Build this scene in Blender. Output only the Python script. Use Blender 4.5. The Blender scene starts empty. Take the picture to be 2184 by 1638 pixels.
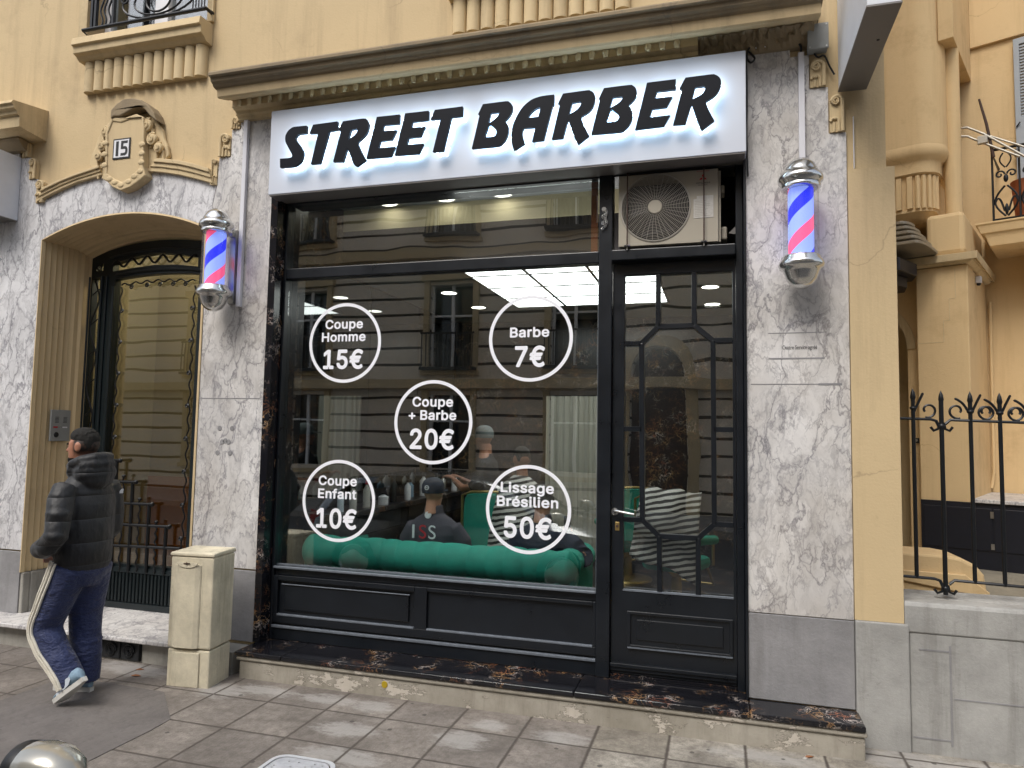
import bpy, bmesh, math, random, json
from mathutils import Vector, Matrix
from mathutils.geometry import tessellate_polygon
rad = math.radians
PI = math.pi
SC = bpy.context.scene
COL = SC.collection
random.seed(7)

# ------------------------------------------------------------------ camera
cam = bpy.data.cameras.new("camera")
cam.sensor_width = 36.0
cam.lens = 24.937
cam.clip_start = 0.05
cam.clip_end = 500.0
CAM = bpy.data.objects.new("camera", cam)
COL.objects.link(CAM)
_y, _p, _r = rad(16.4435), rad(4.0853), rad(1.0207)
_f = Vector((-math.sin(_y) * math.cos(_p), math.cos(_y) * math.cos(_p), math.sin(_p)))
_a = Vector((math.cos(_y), math.sin(_y), 0))
_u = _a.cross(_f)
_x = _a * math.cos(_r) + _u * math.sin(_r)
_z = _u * math.cos(_r) - _a * math.sin(_r)
CAM.matrix_world = Matrix(((_x.x, _z.x, -_f.x, 0), (_x.y, _z.y, -_f.y, -4.9), (_x.z, _z.z, -_f.z, 1.85), (0, 0, 0, 1)))
SC.camera = CAM

# ------------------------------------------------------------------ world, sun, exposure
SUN_EL, SUN_ROT = rad(52), rad(200)
world = bpy.data.worlds.new("World")
SC.world = world
world.use_nodes = True
wn, wl = world.node_tree.nodes, world.node_tree.links
wn.clear()
sky = wn.new("ShaderNodeTexSky")
sky.sky_type = 'NISHITA'
sky.sun_disc = False
sky.sun_elevation = SUN_EL
sky.sun_rotation = SUN_ROT
sky.air_density = 1.0
sky.dust_density = 3.0
hs = wn.new("ShaderNodeHueSaturation")
hs.inputs['Saturation'].default_value = 0.5
bg = wn.new("ShaderNodeBackground")
bg.inputs['Strength'].default_value = 0.15
wo = wn.new("ShaderNodeOutputWorld")
wl.new(sky.outputs[0], hs.inputs['Color'])
wl.new(hs.outputs[0], bg.inputs['Color'])
wl.new(bg.outputs[0], wo.inputs['Surface'])
sl = bpy.data.lights.new("sun", 'SUN')
sl.energy = 1.5
sl.angle = rad(28)
sl.color = (1.0, 0.96, 0.9)
SUN = bpy.data.objects.new("sun", sl)
COL.objects.link(SUN)
# light travels from the sun's place over the street on to the facade
_d = Vector((math.sin(SUN_ROT) * math.cos(SUN_EL), math.cos(SUN_ROT) * math.cos(SUN_EL), math.sin(SUN_EL)))
SUN.rotation_euler = (-_d).to_track_quat('-Z', 'Y').to_euler()
SC.view_settings.view_transform = 'Standard'
SC.view_settings.look = 'None'
SC.view_settings.gamma = 1.0
SC.view_settings.exposure = 0.58
SC.cycles.max_bounces = 10
SC.cycles.transparent_max_bounces = 16
SC.cycles.sample_clamp_indirect = 6.0
SC.cycles.use_denoising = True


# ------------------------------------------------------------------ mesh helpers
class MB:
    """collects shapes; build() links them as one mesh object"""
    def __init__(s):
        s.v, s.f, s.m = [], [], None

    def add(s, vs, fs):
        n = len(s.v)
        if s.m is not None:
            vs = [tuple(s.m @ Vector(p)) for p in vs]
        s.v += [tuple(p) for p in vs]
        s.f += [tuple(i + n for i in f) for f in fs]
        return s

    def box(s, x0, x1, y0, y1, z0, z1):
        if x0 > x1: x0, x1 = x1, x0
        if y0 > y1: y0, y1 = y1, y0
        if z0 > z1: z0, z1 = z1, z0
        return s.add([(x0, y0, z0), (x1, y0, z0), (x1, y1, z0), (x0, y1, z0), (x0, y0, z1), (x1, y0, z1), (x1, y1, z1), (x0, y1, z1)],
                     [(0, 3, 2, 1), (4, 5, 6, 7), (0, 1, 5, 4), (1, 2, 6, 5), (2, 3, 7, 6), (3, 0, 4, 7)])

    def prism(s, outer, y0, y1, holes=(), fn=None):
        """outline in (a, b), extruded from y0 (front) to y1; fn maps (a, b, y) to xyz, default a=x, b=z"""
        fn = fn or (lambda a, b, y: (a, y, b))
        def area(p):
            return sum(p[i][0] * p[(i + 1) % len(p)][1] - p[(i + 1) % len(p)][0] * p[i][1] for i in range(len(p)))
        loops = [list(outer) if area(outer) > 0 else list(outer)[::-1]]
        loops += [list(h) if area(h) < 0 else list(h)[::-1] for h in holes]
        tris = tessellate_polygon([[Vector((a, b, 0)) for a, b in l] for l in loops])
        flat = [p for l in loops for p in l]
        n = len(flat)
        vs = [fn(a, b, y0) for a, b in flat] + [fn(a, b, y1) for a, b in flat]
        fs = []
        for t in tris:
            a, b, c = (flat[i] for i in t)
            ccw = (b[0] - a[0]) * (c[1] - a[1]) - (c[0] - a[0]) * (b[1] - a[1]) > 0
            t = tuple(t) if ccw else tuple(t)[::-1]
            fs.append(t)
            fs.append(tuple(i + n for i in t[::-1]))
        k = 0
        for l in loops:
            m = len(l)
            for i in range(m):
                j = (i + 1) % m
                fs.append((k + j, k + i, k + i + n, k + j + n))
            k += m
        return s.add(vs, fs)

    def loft(s, rings, cap=True, closed=True):
        m = len(rings[0])
        vs = [p for r in rings for p in r]
        fs = []
        for i in range(len(rings) - 1):
            for j in range(m if closed else m - 1):
                k = (j + 1) % m
                fs.append((i * m + j, i * m + k, (i + 1) * m + k, (i + 1) * m + j))
        if cap and closed:
            fs.append(tuple(range(m))[::-1])
            fs.append(tuple((len(rings) - 1) * m + j for j in range(m)))
        return s.add(vs, fs)

    def lathe(s, prof, c=(0, 0, 0), seg=32, axis='z'):
        rings = []
        for r, h in prof:
            ring = []
            for k in range(seg):
                a = 2 * PI * k / seg
                p = (r * math.cos(a), r * math.sin(a), h)
                if axis == 'y':
                    p = (p[0], h, -p[1])
                elif axis == 'x':
                    p = (h, p[0], p[1])
                ring.append((c[0] + p[0], c[1] + p[1], c[2] + p[2]))
            rings.append(ring)
        if len(prof) >= 4 and prof[0][0] > 1e-6 and prof[-1][0] > 1e-6:
            return s.loft(rings + [rings[0]], cap=False)
        return s.loft(rings)

    def tube(s, pts, r, seg=8, squash=1.0, cap=True):
        pts = [Vector(p) for p in pts]
        n = len(pts)
        rr = r if isinstance(r, (list, tuple)) else [r] * n
        t0 = (pts[1] - pts[0]).normalized()
        ref = Vector((0, 0, 1)) if abs(t0.z) < 0.9 else Vector((0, 1, 0))
        u = t0.cross(ref).normalized()
        rings = []
        for i, p in enumerate(pts):
            t = (pts[min(i + 1, n - 1)] - pts[max(i - 1, 0)]).normalized()
            u = (u - t * u.dot(t)).normalized()
            w = t.cross(u)
            rings.append([tuple(p + u * math.cos(2 * PI * k / seg) * rr[i] + w * math.sin(2 * PI * k / seg) * rr[i] * squash) for k in range(seg)])
        return s.loft(rings, cap)

    def ball(s, c, r, seg=16, rows=10):
        rx, ry, rz = r if isinstance(r, (list, tuple)) else (r, r, r)
        rings = []
        for i in range(rows + 1):
            a = PI * (0.02 + 0.96 * i / rows) - PI / 2
            rings.append([(c[0] + rx * math.cos(a) * math.cos(2 * PI * k / seg), c[1] + ry * math.cos(a) * math.sin(2 * PI * k / seg), c[2] + rz * math.sin(a)) for k in range(seg)])
        return s.loft(rings)

    def build(s, name, mat, parent=None, smooth=None, bevel=0, sub=0, remesh=0, relax=0):
        me = bpy.data.meshes.new(name)
        me.from_pydata(s.v, [], s.f)
        me.validate()
        o = bpy.data.objects.new(name, me)
        COL.objects.link(o)
        me.materials.append(mat)
        bm = bmesh.new()
        bm.from_mesh(me)
        bmesh.ops.recalc_face_normals(bm, faces=bm.faces)
        bm.to_mesh(me)
        bm.free()
        if parent is not None:
            o.parent = parent
            b = BASE.get(parent.name)
            if b is not None:
                o.matrix_parent_inverse = Matrix.Translation(b).inverted()
        if smooth is not None:
            for p in me.polygons:
                p.use_smooth = True
            if not remesh:
                me.set_sharp_from_angle(angle=rad(smooth))
        if remesh:
            md = o.modifiers.new("remesh", 'REMESH')
            md.mode = 'VOXEL'
            md.voxel_size = remesh
            md.use_smooth_shade = True
        if relax:
            md = o.modifiers.new("relax", 'SMOOTH')
            md.iterations = relax
            md.factor = 0.5
        if bevel:
            md = o.modifiers.new("bevel", 'BEVEL')
            md.width = bevel
            md.segments = 2
            md.limit_method = 'ANGLE'
            md.angle_limit = rad(40)
        if sub:
            md = o.modifiers.new("subdivision", 'SUBSURF')
            md.levels = md.render_levels = sub
        return o


BASE = {}


def tag(o, label=None, cat=None, group=None, kind=None):
    if label: o['label'] = label
    if cat: o['category'] = cat
    if group: o['group'] = group
    if kind: o['kind'] = kind
    return o


def thing(name, label, cat, loc, group=None):
    o = bpy.data.objects.new(name, None)
    COL.objects.link(o)
    o.empty_display_size = 0.1
    o.location = loc
    BASE[o.name] = Vector(loc)
    return tag(o, label, cat, group)


def arc(cx, cz, r, a0, a1, n):
    return [(cx + r * math.cos(rad(a0 + (a1 - a0) * i / n)), cz + r * math.sin(rad(a0 + (a1 - a0) * i / n))) for i in range(n + 1)]


def lin(p, q, t):
    return tuple(a + (b - a) * t for a, b in zip(p, q))


def curve(pts, n=8):
    """Catmull-Rom through the points"""
    P = [Vector(p) for p in pts]
    out = []
    for i in range(len(P) - 1):
        p0, p1, p2, p3 = P[max(i - 1, 0)], P[i], P[i + 1], P[min(i + 2, len(P) - 1)]
        for k in range(n):
            t = k / n
            out.append(0.5 * ((2 * p1) + (p2 - p0) * t + (2 * p0 - 5 * p1 + 4 * p2 - p3) * t * t + (3 * p1 - p0 - 3 * p2 + p3) * t ** 3))
    out.append(P[-1])
    return out

# ------------------------------------------------------------------ materials
def hexc(h):
    h = h.lstrip('#')
    out = []
    for i in (0, 2, 4):
        v = int(h[i:i + 2], 16) / 255
        out.append(v / 12.92 if v <= 0.04045 else ((v + 0.055) / 1.055) ** 2.4)
    return tuple(out) + (1.0,)


class NT:
    def __init__(s, name):
        s.mat = bpy.data.materials.new(name)
        s.mat.use_nodes = True
        s.n, s.l = s.mat.node_tree.nodes, s.mat.node_tree.links
        s.b = s.n.get('Principled BSDF')
        s.co = s.n.new('ShaderNodeTexCoord').outputs['Object']

    def node(s, typ, ins=None, **kw):
        nd = s.n.new('ShaderNode' + typ)
        for k, v in kw.items():
            setattr(nd, k, v)
        for k, v in (ins or {}).items():
            if hasattr(v, 'is_output'):
                s.l.new(v, nd.inputs[k])
            else:
                nd.inputs[k].default_value = v
        return nd

    def math(s, op, a, b=0.0, clamp=False):
        nd = s.node('Math', {0: a, 1: b}, operation=op)
        nd.use_clamp = clamp
        return nd.outputs[0]

    def noise(s, scale, detail=6, rough=0.6, co=None, dist=0.0):
        return s.node('TexNoise', {'Vector': co or s.co, 'Scale': scale, 'Detail': detail, 'Roughness': rough, 'Distortion': dist}).outputs['Fac']

    def ramp(s, fac, stops, interp='LINEAR'):
        nd = s.node('ValToRGB', {'Fac': fac})
        cr = nd.color_ramp
        cr.interpolation = interp
        while len(cr.elements) < len(stops):
            cr.elements.new(0.5)
        for e, (p, c) in zip(cr.elements, stops):
            e.position = p
            e.color = c if isinstance(c, (tuple, list)) else (c, c, c, 1)
        return nd.outputs['Color']

    def mix(s, fac, a, b, mode='MIX'):
        nd = s.node('Mix', data_type='RGBA', blend_type=mode)
        for k, v in ((0, fac), (6, a), (7, b)):
            if hasattr(v, 'is_output'):
                s.l.new(v, nd.inputs[k])
            else:
                nd.inputs[k].default_value = v
        return nd.outputs[2]

    def mapping(s, scale=(1, 1, 1), loc=(0, 0, 0), rot=(0, 0, 0), co=None):
        return s.node('Mapping', {'Vector': co or s.co, 'Scale': scale, 'Location': loc, 'Rotation': rot}).outputs[0]

    def set(s, **kw):
        for k, v in kw.items():
            k = k.replace('_', ' ')
            if hasattr(v, 'is_output'):
                s.l.new(v, s.b.inputs[k])
            else:
                s.b.inputs[k].default_value = v
        return s

    def bump(s, h, strength=0.3, dist=0.01):
        nd = s.node('Bump', {'Height': h, 'Strength': strength, 'Distance': dist})
        s.l.new(nd.outputs[0], s.b.inputs['Normal'])
        return s


def simple(name, col, rough=0.6, metal=0.0, var=0.12, scale=14, bump=0.1, coat=0.0):
    t = NT(name)
    c = hexc(col) if isinstance(col, str) else tuple(col) + (1,)
    n = t.noise(scale)
    dark = tuple(v * (1 - var) for v in c[:3]) + (1,)
    lite = tuple(min(1, v * (1 + var)) for v in c[:3]) + (1,)
    t.set(Base_Color=t.mix(n, dark, lite), Roughness=rough, Metallic=metal)
    if coat:
        t.set(Coat_Weight=coat, Coat_Roughness=0.05)
    if bump:
        t.bump(t.noise(scale * 6), bump, 0.004)
    return t.mat


def emit(name, col, strength):
    m = bpy.data.materials.new(name)
    m.use_nodes = True
    b = m.node_tree.nodes['Principled BSDF']
    b.inputs['Base Color'].default_value = tuple(col) + (1,)
    b.inputs['Emission Color'].default_value = tuple(col) + (1,)
    b.inputs['Emission Strength'].default_value = strength
    return m


def plaster(name, col, dirt=(0.30, 0.22, 0.13), streak=0.35):
    t = NT(name)
    c = hexc(col)
    a = t.noise(1.3, 8, 0.65)
    base = t.mix(a, tuple(v * 0.9 for v in c[:3]) + (1,), tuple(min(1, v * 1.08) for v in c[:3]) + (1,))
    st = t.noise(1.0, 8, 0.7, t.mapping((5, 5, 0.35)))
    m = t.math('MULTIPLY', t.ramp(st, [(0.50, 0), (0.74, 1)]), streak)
    base = t.mix(m, base, dirt + (1,), 'MIX')
    sp = t.ramp(t.noise(9, 10, 0.75), [(0.58, 0), (0.74, 1)])
    big = t.ramp(t.noise(1.1, 9, 0.72, t.mapping(loc=(5, 2, 1))), [(0.54, 0), (0.72, 0.45)])
    base = t.mix(big, base, dirt + (1,))
    base = t.mix(t.math('MULTIPLY', sp, 0.25), base, dirt + (1,))
    cr = t.node('TexVoronoi', {'Vector': t.node('VectorMath', {0: t.co, 1: t.node('VectorMath', {0: t.node('TexNoise', {'Vector': t.co, 'Scale': 2.5, 'Detail': 6.0}).outputs['Color'], 'Scale': 0.5}, operation='SCALE').outputs[0]}, operation='ADD').outputs[0], 'Scale': 0.55}, feature='DISTANCE_TO_EDGE').outputs['Distance']
    crk = t.math('MULTIPLY', t.ramp(cr, [(0.0, 1), (0.004, 0)]), t.ramp(t.noise(0.8, 2), [(0.5, 0), (0.56, 0.55)]))
    base = t.mix(crk, base, dirt + (1,))
    h = t.math('ADD', t.noise(60, 4), t.math('MULTIPLY', t.noise(7, 4), 1.5))
    t.set(Base_Color=base, Roughness=0.85)
    t.bump(h, 0.22, 0.008)
    return t.mat


def marble_white(name, scale=1.0, seed=0.0, base=('#c9c5c2', '#a9a4a2'), vein='#747278', warm=0.0):
    t = NT(name)
    co = t.mapping((1.15, 1, 0.62), (seed * 3.1, seed, seed * 1.7), (0, rad(-32), 0))
    wn1 = t.node('TexNoise', {'Vector': co, 'Scale': 2.2 * scale, 'Detail': 6.0, 'Roughness': 0.6})
    off = t.node('VectorMath', {0: wn1.outputs['Color'], 1: (0.5, 0.5, 0.5)}, operation='SUBTRACT').outputs[0]
    off = t.node('VectorMath', {0: off, 'Scale': 0.55}, operation='SCALE').outputs[0]
    wco = t.node('VectorMath', {0: co, 1: off}, operation='ADD').outputs[0]
    base_c = t.mix(t.ramp(t.noise(1.7 * scale, 8, 0.65, wco), [(0.3, 0), (0.7, 1)]), hexc(base[1]), hexc(base[0]))
    out = base_c
    for sc, w, amt, lo, hi in ((1.6, 0.03, 0.95, 0.38, 0.58), (3.6, 0.05, 0.75, 0.42, 0.58), (8.0, 0.08, 0.5, 0.44, 0.60)):
        v = t.node('TexVoronoi', {'Vector': wco, 'Scale': sc * scale}, feature='DISTANCE_TO_EDGE').outputs['Distance']
        line = t.ramp(v, [(0.0, 1), (w * 0.35, 0.55), (w, 0)])
        mask = t.ramp(t.noise(1.3 * sc * scale * 0.5, 4, 0.6, t.mapping(loc=(sc, sc * 2, 0), co=co)), [(lo, 0), (hi, 1)])
        f = t.math('MULTIPLY', t.math('MULTIPLY', line, mask), amt)
        out = t.mix(f, out, hexc(vein))
    dco = t.mapping((2.6, 1.0, 0.75), (seed, 1, seed), (0, rad(-38), 0), wco)
    dv = t.node('TexVoronoi', {'Vector': dco, 'Scale': 1.7 * scale}, feature='DISTANCE_TO_EDGE').outputs['Distance']
    dl = t.math('MULTIPLY', t.ramp(dv, [(0.0, 1), (0.02, 0.6), (0.055, 0)]), t.ramp(t.noise(1.6, 4, 0.6, dco), [(0.40, 0), (0.58, 0.9)]))
    out = t.mix(dl, out, hexc('#7a787e'))
    cl = t.ramp(t.noise(5.5 * scale, 8, 0.7, wco), [(0.50, 0), (0.70, 1)])
    out = t.mix(t.math('MULTIPLY', cl, 0.55), out, hexc('#8b8888'))
    if warm:
        w = t.ramp(t.noise(0.9, 5, 0.6), [(0.45, 0), (0.7, 1)])
        out = t.mix(t.math('MULTIPLY', w, warm), out, hexc('#8d7b5c'))
    t.set(Base_Color=out, Roughness=0.42)
    t.bump(t.noise(40, 4), 0.05, 0.003)
    return t.mat


def marble_black(name, scale=1.0, amount=0.5, rough=0.14, seed=0.0):
    t = NT(name)
    co = t.mapping((1, 1, 1), (seed, seed * 2, seed), (0, 0, rad(20)))
    wn1 = t.node('TexNoise', {'Vector': co, 'Scale': 3.0 * scale, 'Detail': 5.0, 'Roughness': 0.6})
    off = t.node('VectorMath', {0: wn1.outputs['Color'], 1: (0.5, 0.5, 0.5)}, operation='SUBTRACT').outputs[0]
    off = t.node('VectorMath', {0: off, 'Scale': 0.5}, operation='SCALE').outputs[0]
    wco = t.node('VectorMath', {0: co, 1: off}, operation='ADD').outputs[0]
    v = t.node('TexVoronoi', {'Vector': wco, 'Scale': 6.0 * scale}, feature='DISTANCE_TO_EDGE').outputs['Distance']
    v2 = t.node('TexVoronoi', {'Vector': wco, 'Scale': 15.0 * scale}, feature='DISTANCE_TO_EDGE').outputs['Distance']
    l1 = t.ramp(v, [(0.0, 1), (0.018, 0.5), (0.04, 0)])
    l2 = t.ramp(v2, [(0.0, 0.9), (0.05, 0)])
    line = t.math('MAXIMUM', l1, l2)
    mask = t.ramp(t.noise(3.4 * scale, 5, 0.65, co), [(0.58 - 0.16 * amount, 0), (0.70 - 0.10 * amount, 1)])
    blob = t.ramp(t.noise(7.0 * scale, 3, 0.5, wco), [(0.70, 0), (0.72, 1)])
    f = t.math('MULTIPLY', t.math('MAXIMUM', line, t.math('MULTIPLY', blob, 0.8)), mask)
    hue = t.ramp(t.noise(5 * scale, 2, 0.5, co), [(0.40, hexc('#8a5a3c')), (0.5, hexc('#b08a5e')), (0.58, hexc('#cfc6c0')), (0.66, hexc('#a0664c'))])
    base = t.mix(t.noise(4, 6), hexc('#0d0e12'), hexc('#1d1d22'))
    t.set(Base_Color=t.mix(f, base, hue), Roughness=rough, Specular_IOR_Level=0.5)
    return t.mat


def glass(name, tint=(0.93, 0.97, 0.95), f0=0.05, rough=0.0, wave=0.0):
    """a pane: clear straight through, with a Fresnel-like mirror on each face"""
    m = bpy.data.materials.new(name)
    m.use_nodes = True
    n, l = m.node_tree.nodes, m.node_tree.links
    n.clear()
    out = n.new('ShaderNodeOutputMaterial')
    tr = n.new('ShaderNodeBsdfTransparent')
    tr.inputs['Color'].default_value = tint + (1,)
    gl = n.new('ShaderNodeBsdfGlossy')
    gl.inputs['Roughness'].default_value = rough
    lw = n.new('ShaderNodeLayerWeight')
    lw.inputs['Blend'].default_value = 0.5
    pw = n.new('ShaderNodeMath'); pw.operation = 'POWER'; pw.inputs[1].default_value = 5
    ml = n.new('ShaderNodeMath'); ml.operation = 'MULTIPLY_ADD'
    ml.inputs[1].default_value = 1 - f0
    ml.inputs[2].default_value = f0
    mx = n.new('ShaderNodeMixShader')
    l.new(lw.outputs['Facing'], pw.inputs[0])
    l.new(pw.outputs[0], ml.inputs[0])
    l.new(ml.outputs[0], mx.inputs[0])
    l.new(tr.outputs[0], mx.inputs[1])
    l.new(gl.outputs[0], mx.inputs[2])
    l.new(mx.outputs[0], out.inputs['Surface'])
    if wave:
        tc = n.new('ShaderNodeTexCoord')
        no = n.new('ShaderNodeTexNoise'); no.inputs['Scale'].default_value = 2.2; no.inputs['Detail'].default_value = 1.0
        bp = n.new('ShaderNodeBump'); bp.inputs['Strength'].default_value = wave; bp.inputs['Distance'].default_value = 0.02
        l.new(tc.outputs['Object'], no.inputs['Vector'])
        l.new(no.outputs['Fac'], bp.inputs['Height'])
        l.new(bp.outputs[0], gl.inputs['Normal'])
    return m


def concrete(name, col, stain='#4a463f', streak=0.5, scale=1.0):
    t = NT(name)
    c = hexc(col)
    a = t.noise(2.2 * scale, 9, 0.7)
    base = t.mix(t.ramp(a, [(0.3, 0), (0.7, 1)]), tuple(v * 0.72 for v in c[:3]) + (1,), tuple(min(1, v * 1.2) for v in c[:3]) + (1,))
    st = t.ramp(t.noise(1.0, 8, 0.72, t.mapping((7, 7, 0.6))), [(0.5, 0), (0.75, 1)])
    base = t.mix(t.math('MULTIPLY', st, streak), base, hexc(stain))
    sp = t.ramp(t.noise(22, 6, 0.8), [(0.62, 0), (0.7, 1)])
    base = t.mix(t.math('MULTIPLY', sp, 0.35), base, hexc(stain))
    t.set(Base_Color=base, Roughness=0.85)
    t.bump(t.math('ADD', t.noise(55, 6, 0.7), t.math('MULTIPLY', t.noise(8, 5), 1.4)), 0.35, 0.01)
    return t.mat


M = {}
M['yellow'] = plaster('yellow_plaster', '#c5af88', streak=0.55)
M['yellow2'] = plaster('ochre_plaster', '#d6ba8c', dirt=(0.36, 0.23, 0.10), streak=0.35)
M['trim'] = plaster('moulding_plaster', '#c9b48d', dirt=(0.2, 0.15, 0.09), streak=0.5)
M['trimdark'] = plaster('weathered_moulding', '#8a7a60', dirt=(0.12, 0.1, 0.08), streak=0.6)
M['marble'] = marble_white('veined_marble', 1.5, 0.0, ('#e0dfe0', '#bdbcbd'))
M['marble2'] = marble_white('veined_marble_pillar', 1.6, 4.3, ('#dedcda', '#b4b1ae'), warm=0.3)
M['marble3'] = marble_white('veined_marble_step', 1.6, 8.1, ('#dcdad7', '#b9b5b2'))
M['portoro'] = marble_black('black_gold_marble', 1.0, 0.55)
M['portoro_in'] = marble_black('interior_black_marble', 1.0, 0.6, 0.28, 3.0)
M['plinth'] = concrete('grey_plinth_stone', '#8b8a8b', '#55524f', 0.4)
M['cement'] = concrete('grey_cement', '#9b9890', '#5a554c', 0.5)
M['kerbstone'] = concrete('painted_step_cement', '#a39d90', '#6a6355', 0.35)


def chipped():
    t = NT('chipped_step_paint')
    n = t.noise(2.2, 9, 0.7)
    base = t.mix(t.ramp(n, [(0.3, 0), (0.7, 1)]), hexc('#857f72'), hexc('#aaa498'))
    chips = t.ramp(t.noise(3.2, 8, 0.7, t.mapping((1, 1, 2.2), (3, 0, 0))), [(0.565, 0), (0.575, 1)])
    base = t.mix(chips, base, t.mix(t.noise(20), hexc('#b3aa9c'), hexc('#c6bfb4')))
    edge = t.ramp(t.noise(3.2, 8, 0.7, t.mapping((1, 1, 2.2), (3, 0, 0))), [(0.555, 0), (0.565, 1), (0.572, 1), (0.58, 0)])
    base = t.mix(t.math('MULTIPLY', edge, 0.7), base, hexc('#5b554b'))
    st = t.ramp(t.noise(1.0, 8, 0.72, t.mapping((9, 9, 1.2))), [(0.5, 0), (0.75, 0.5)])
    base = t.mix(st, base, hexc('#625c50'))
    t.set(Base_Color=base, Roughness=0.85)
    t.bump(t.math('SUBTRACT', t.math('ADD', t.noise(55, 6, 0.7), t.noise(8, 5)), t.math('MULTIPLY', chips, 1.2)), 0.4, 0.008)
    return t.mat


M['kerbstone'] = chipped()
M['fencewall'] = concrete('grey_render', '#9d9c98', '#5f5c55', 0.6)


def painted_wood():
    t = NT('black_painted_wood')
    n = t.noise(5, 8, 0.7, t.mapping((1, 1, 1)))
    chip = t.ramp(t.noise(38, 6, 0.8), [(0.69, 0), (0.73, 1)])
    base = t.mix(n, hexc('#0b0e12'), hexc('#1a1f26'))
    base = t.mix(t.math('MULTIPLY', chip, 0.25), base, hexc('#7d8088'))
    t.set(Base_Color=base, Roughness=t.ramp(n, [(0.2, 0.22), (0.8, 0.42)]))
    t.bump(t.noise(90, 3, 0.6, t.mapping((1, 1, 0.2))), 0.06, 0.003)
    return t.mat


M['wood'] = painted_wood()
M['dust'] = simple('dusty_ledge_paint', '#5d636b', 0.6, 0, 0.5, 22, 0.2)
M['iron'] = simple('black_iron', '#101317', 0.42, 0.2, 0.3, 30, 0.15)
M['green_iron'] = simple('dark_green_iron', '#141d20', 0.38, 0.1, 0.3, 12, 0.1)
M['door_glass'] = glass('door_glass', (0.93, 0.91, 0.8), 0.2, 0, 0.03)
M['glass'] = glass('shop_glass', (0.92, 0.96, 0.96), 0.2, 0, 0.022)
M['old_glass'] = glass('old_wavy_glass', (0.92, 0.96, 0.96), 0.22, 0.008, 0.07)
M['tube_glass'] = glass('clear_tube', (0.97, 0.97, 0.97), 0.04)
M['panel_white'] = simple('white_sign_panel', (0.56, 0.59, 0.66), 0.35, 0, 0.03, 2, 0)
M['white_box'] = simple('white_lightbox', (0.66, 0.68, 0.72), 0.4, 0, 0.14, 5, 0.05)
M['grey_metal'] = simple('grey_metal', '#75726f', 0.5, 0.3, 0.12, 3, 0.05)
M['letter'] = simple('black_letter', '#0b1019', 0.5, 0, 0.1, 5, 0)
M['letter'].node_tree.nodes['Principled BSDF'].inputs['Specular IOR Level'].default_value = 0.15
M['vinyl'] = simple('white_vinyl', (0.86, 0.87, 0.92), 0.5, 0, 0.04, 20, 0)
_vb = M['vinyl'].node_tree.nodes['Principled BSDF']
M['led'] = emit('cool_led', (0.66, 0.86, 1.0), 6.0)
M['led_dot'] = emit('led_dot', (0.85, 0.97, 1.0), 5.0)
M['lamp'] = emit('ceiling_lamp', (1.0, 0.99, 0.95), 3.6)
M['spot'] = emit('warm_spot', (1.0, 0.94, 0.82), 6.0)
M['chrome'] = simple('brushed_chrome', '#d4d4d2', 0.2, 0.95, 0.08, 8, 0.02)
M['steel'] = simple('steel', '#b9b9b7', 0.28, 0.9, 0.1, 10, 0.03)
M['brass'] = simple('brass', '#b39a63', 0.35, 0.7, 0.1, 10, 0.05)
M['pvc'] = simple('white_pvc', (0.62, 0.62, 0.66), 0.5, 0, 0.08, 6, 0.03)
M['box_grey'] = simple('grey_junction_box', '#8f918f', 0.55, 0, 0.1, 6, 0.05)
M['ac'] = simple('beige_enamel', '#9d9687', 0.45, 0, 0.06, 4, 0.02)
M['ac_wire'] = simple('grey_fan_guard', '#a19c92', 0.5, 0.2, 0.1, 4, 0)
M['dark'] = simple('dark_recess', '#15171a', 0.7, 0, 0.2, 6, 0)
M['rust'] = simple('rusty_rod', '#4b3a33', 0.7, 0.3, 0.3, 30, 0.2)
M['red'] = simple('red_logo', '#b3202c', 0.5, 0, 0.05, 6, 0)
M['paper'] = simple('paper_label', '#b5b2ab', 0.7, 0, 0.25, 60, 0)
M['ink'] = simple('black_ink', '#1c1c1e', 0.6, 0, 0.1, 6, 0)
M['white'] = simple('white_enamel', '#dcdcdf', 0.3, 0, 0.03, 6, 0)
M['polyester'] = concrete('weathered_cabinet_shell', '#cfc6ae', '#6a6350', 0.65, 1.6)
M['velvet'] = NT('green_velvet').mat
M['skin'] = simple('tanned_skin', '#a9745a', 0.5, 0, 0.1, 30, 0.05)
M['skin2'] = simple('light_skin', '#c08a72', 0.5, 0, 0.1, 30, 0.05)
M['hair'] = simple('black_hair', '#15130f', 0.85, 0, 0.5, 90, 0.8)
M['black_cloth'] = simple('black_fabric', '#16171b', 0.75, 0, 0.25, 40, 0.2)
M['char_cloth'] = simple('charcoal_jersey', '#45424c', 0.8, 0, 0.2, 40, 0.2)
M['navy_cloth'] = simple('navy_fabric', '#10182f', 0.75, 0, 0.25, 24, 0.25)
M['grey_cloth'] = simple('grey_knit', '#4b4a4a', 0.9, 0, 0.3, 60, 0.4)
M['cap_grey'] = simple('pale_grey_cap', '#6d7474', 0.8, 0, 0.15, 30, 0.2)
M['cap_navy'] = simple('navy_cap', '#232b3c', 0.75, 0, 0.15, 30, 0.2)
M['stripe_white'] = simple('white_stripe', '#d9d3c4', 0.7, 0, 0.1, 20, 0.1)
M['shoe_blue'] = simple('pale_blue_suede', '#7f98ab', 0.8, 0, 0.15, 30, 0.15)
M['shoe_white'] = simple('white_leather', '#c3cbd4', 0.5, 0, 0.08, 20, 0.05)
M['sole'] = simple('white_rubber_sole', '#c6c4bd', 0.6, 0, 0.1, 20, 0.1)
M['navy_paint'] = simple('dark_navy_panel', '#11141f', 0.45, 0, 0.4, 9, 0.2)
M['shutter'] = simple('grey_shutter', '#9aa0a5', 0.55, 0, 0.12, 8, 0.05)
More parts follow.
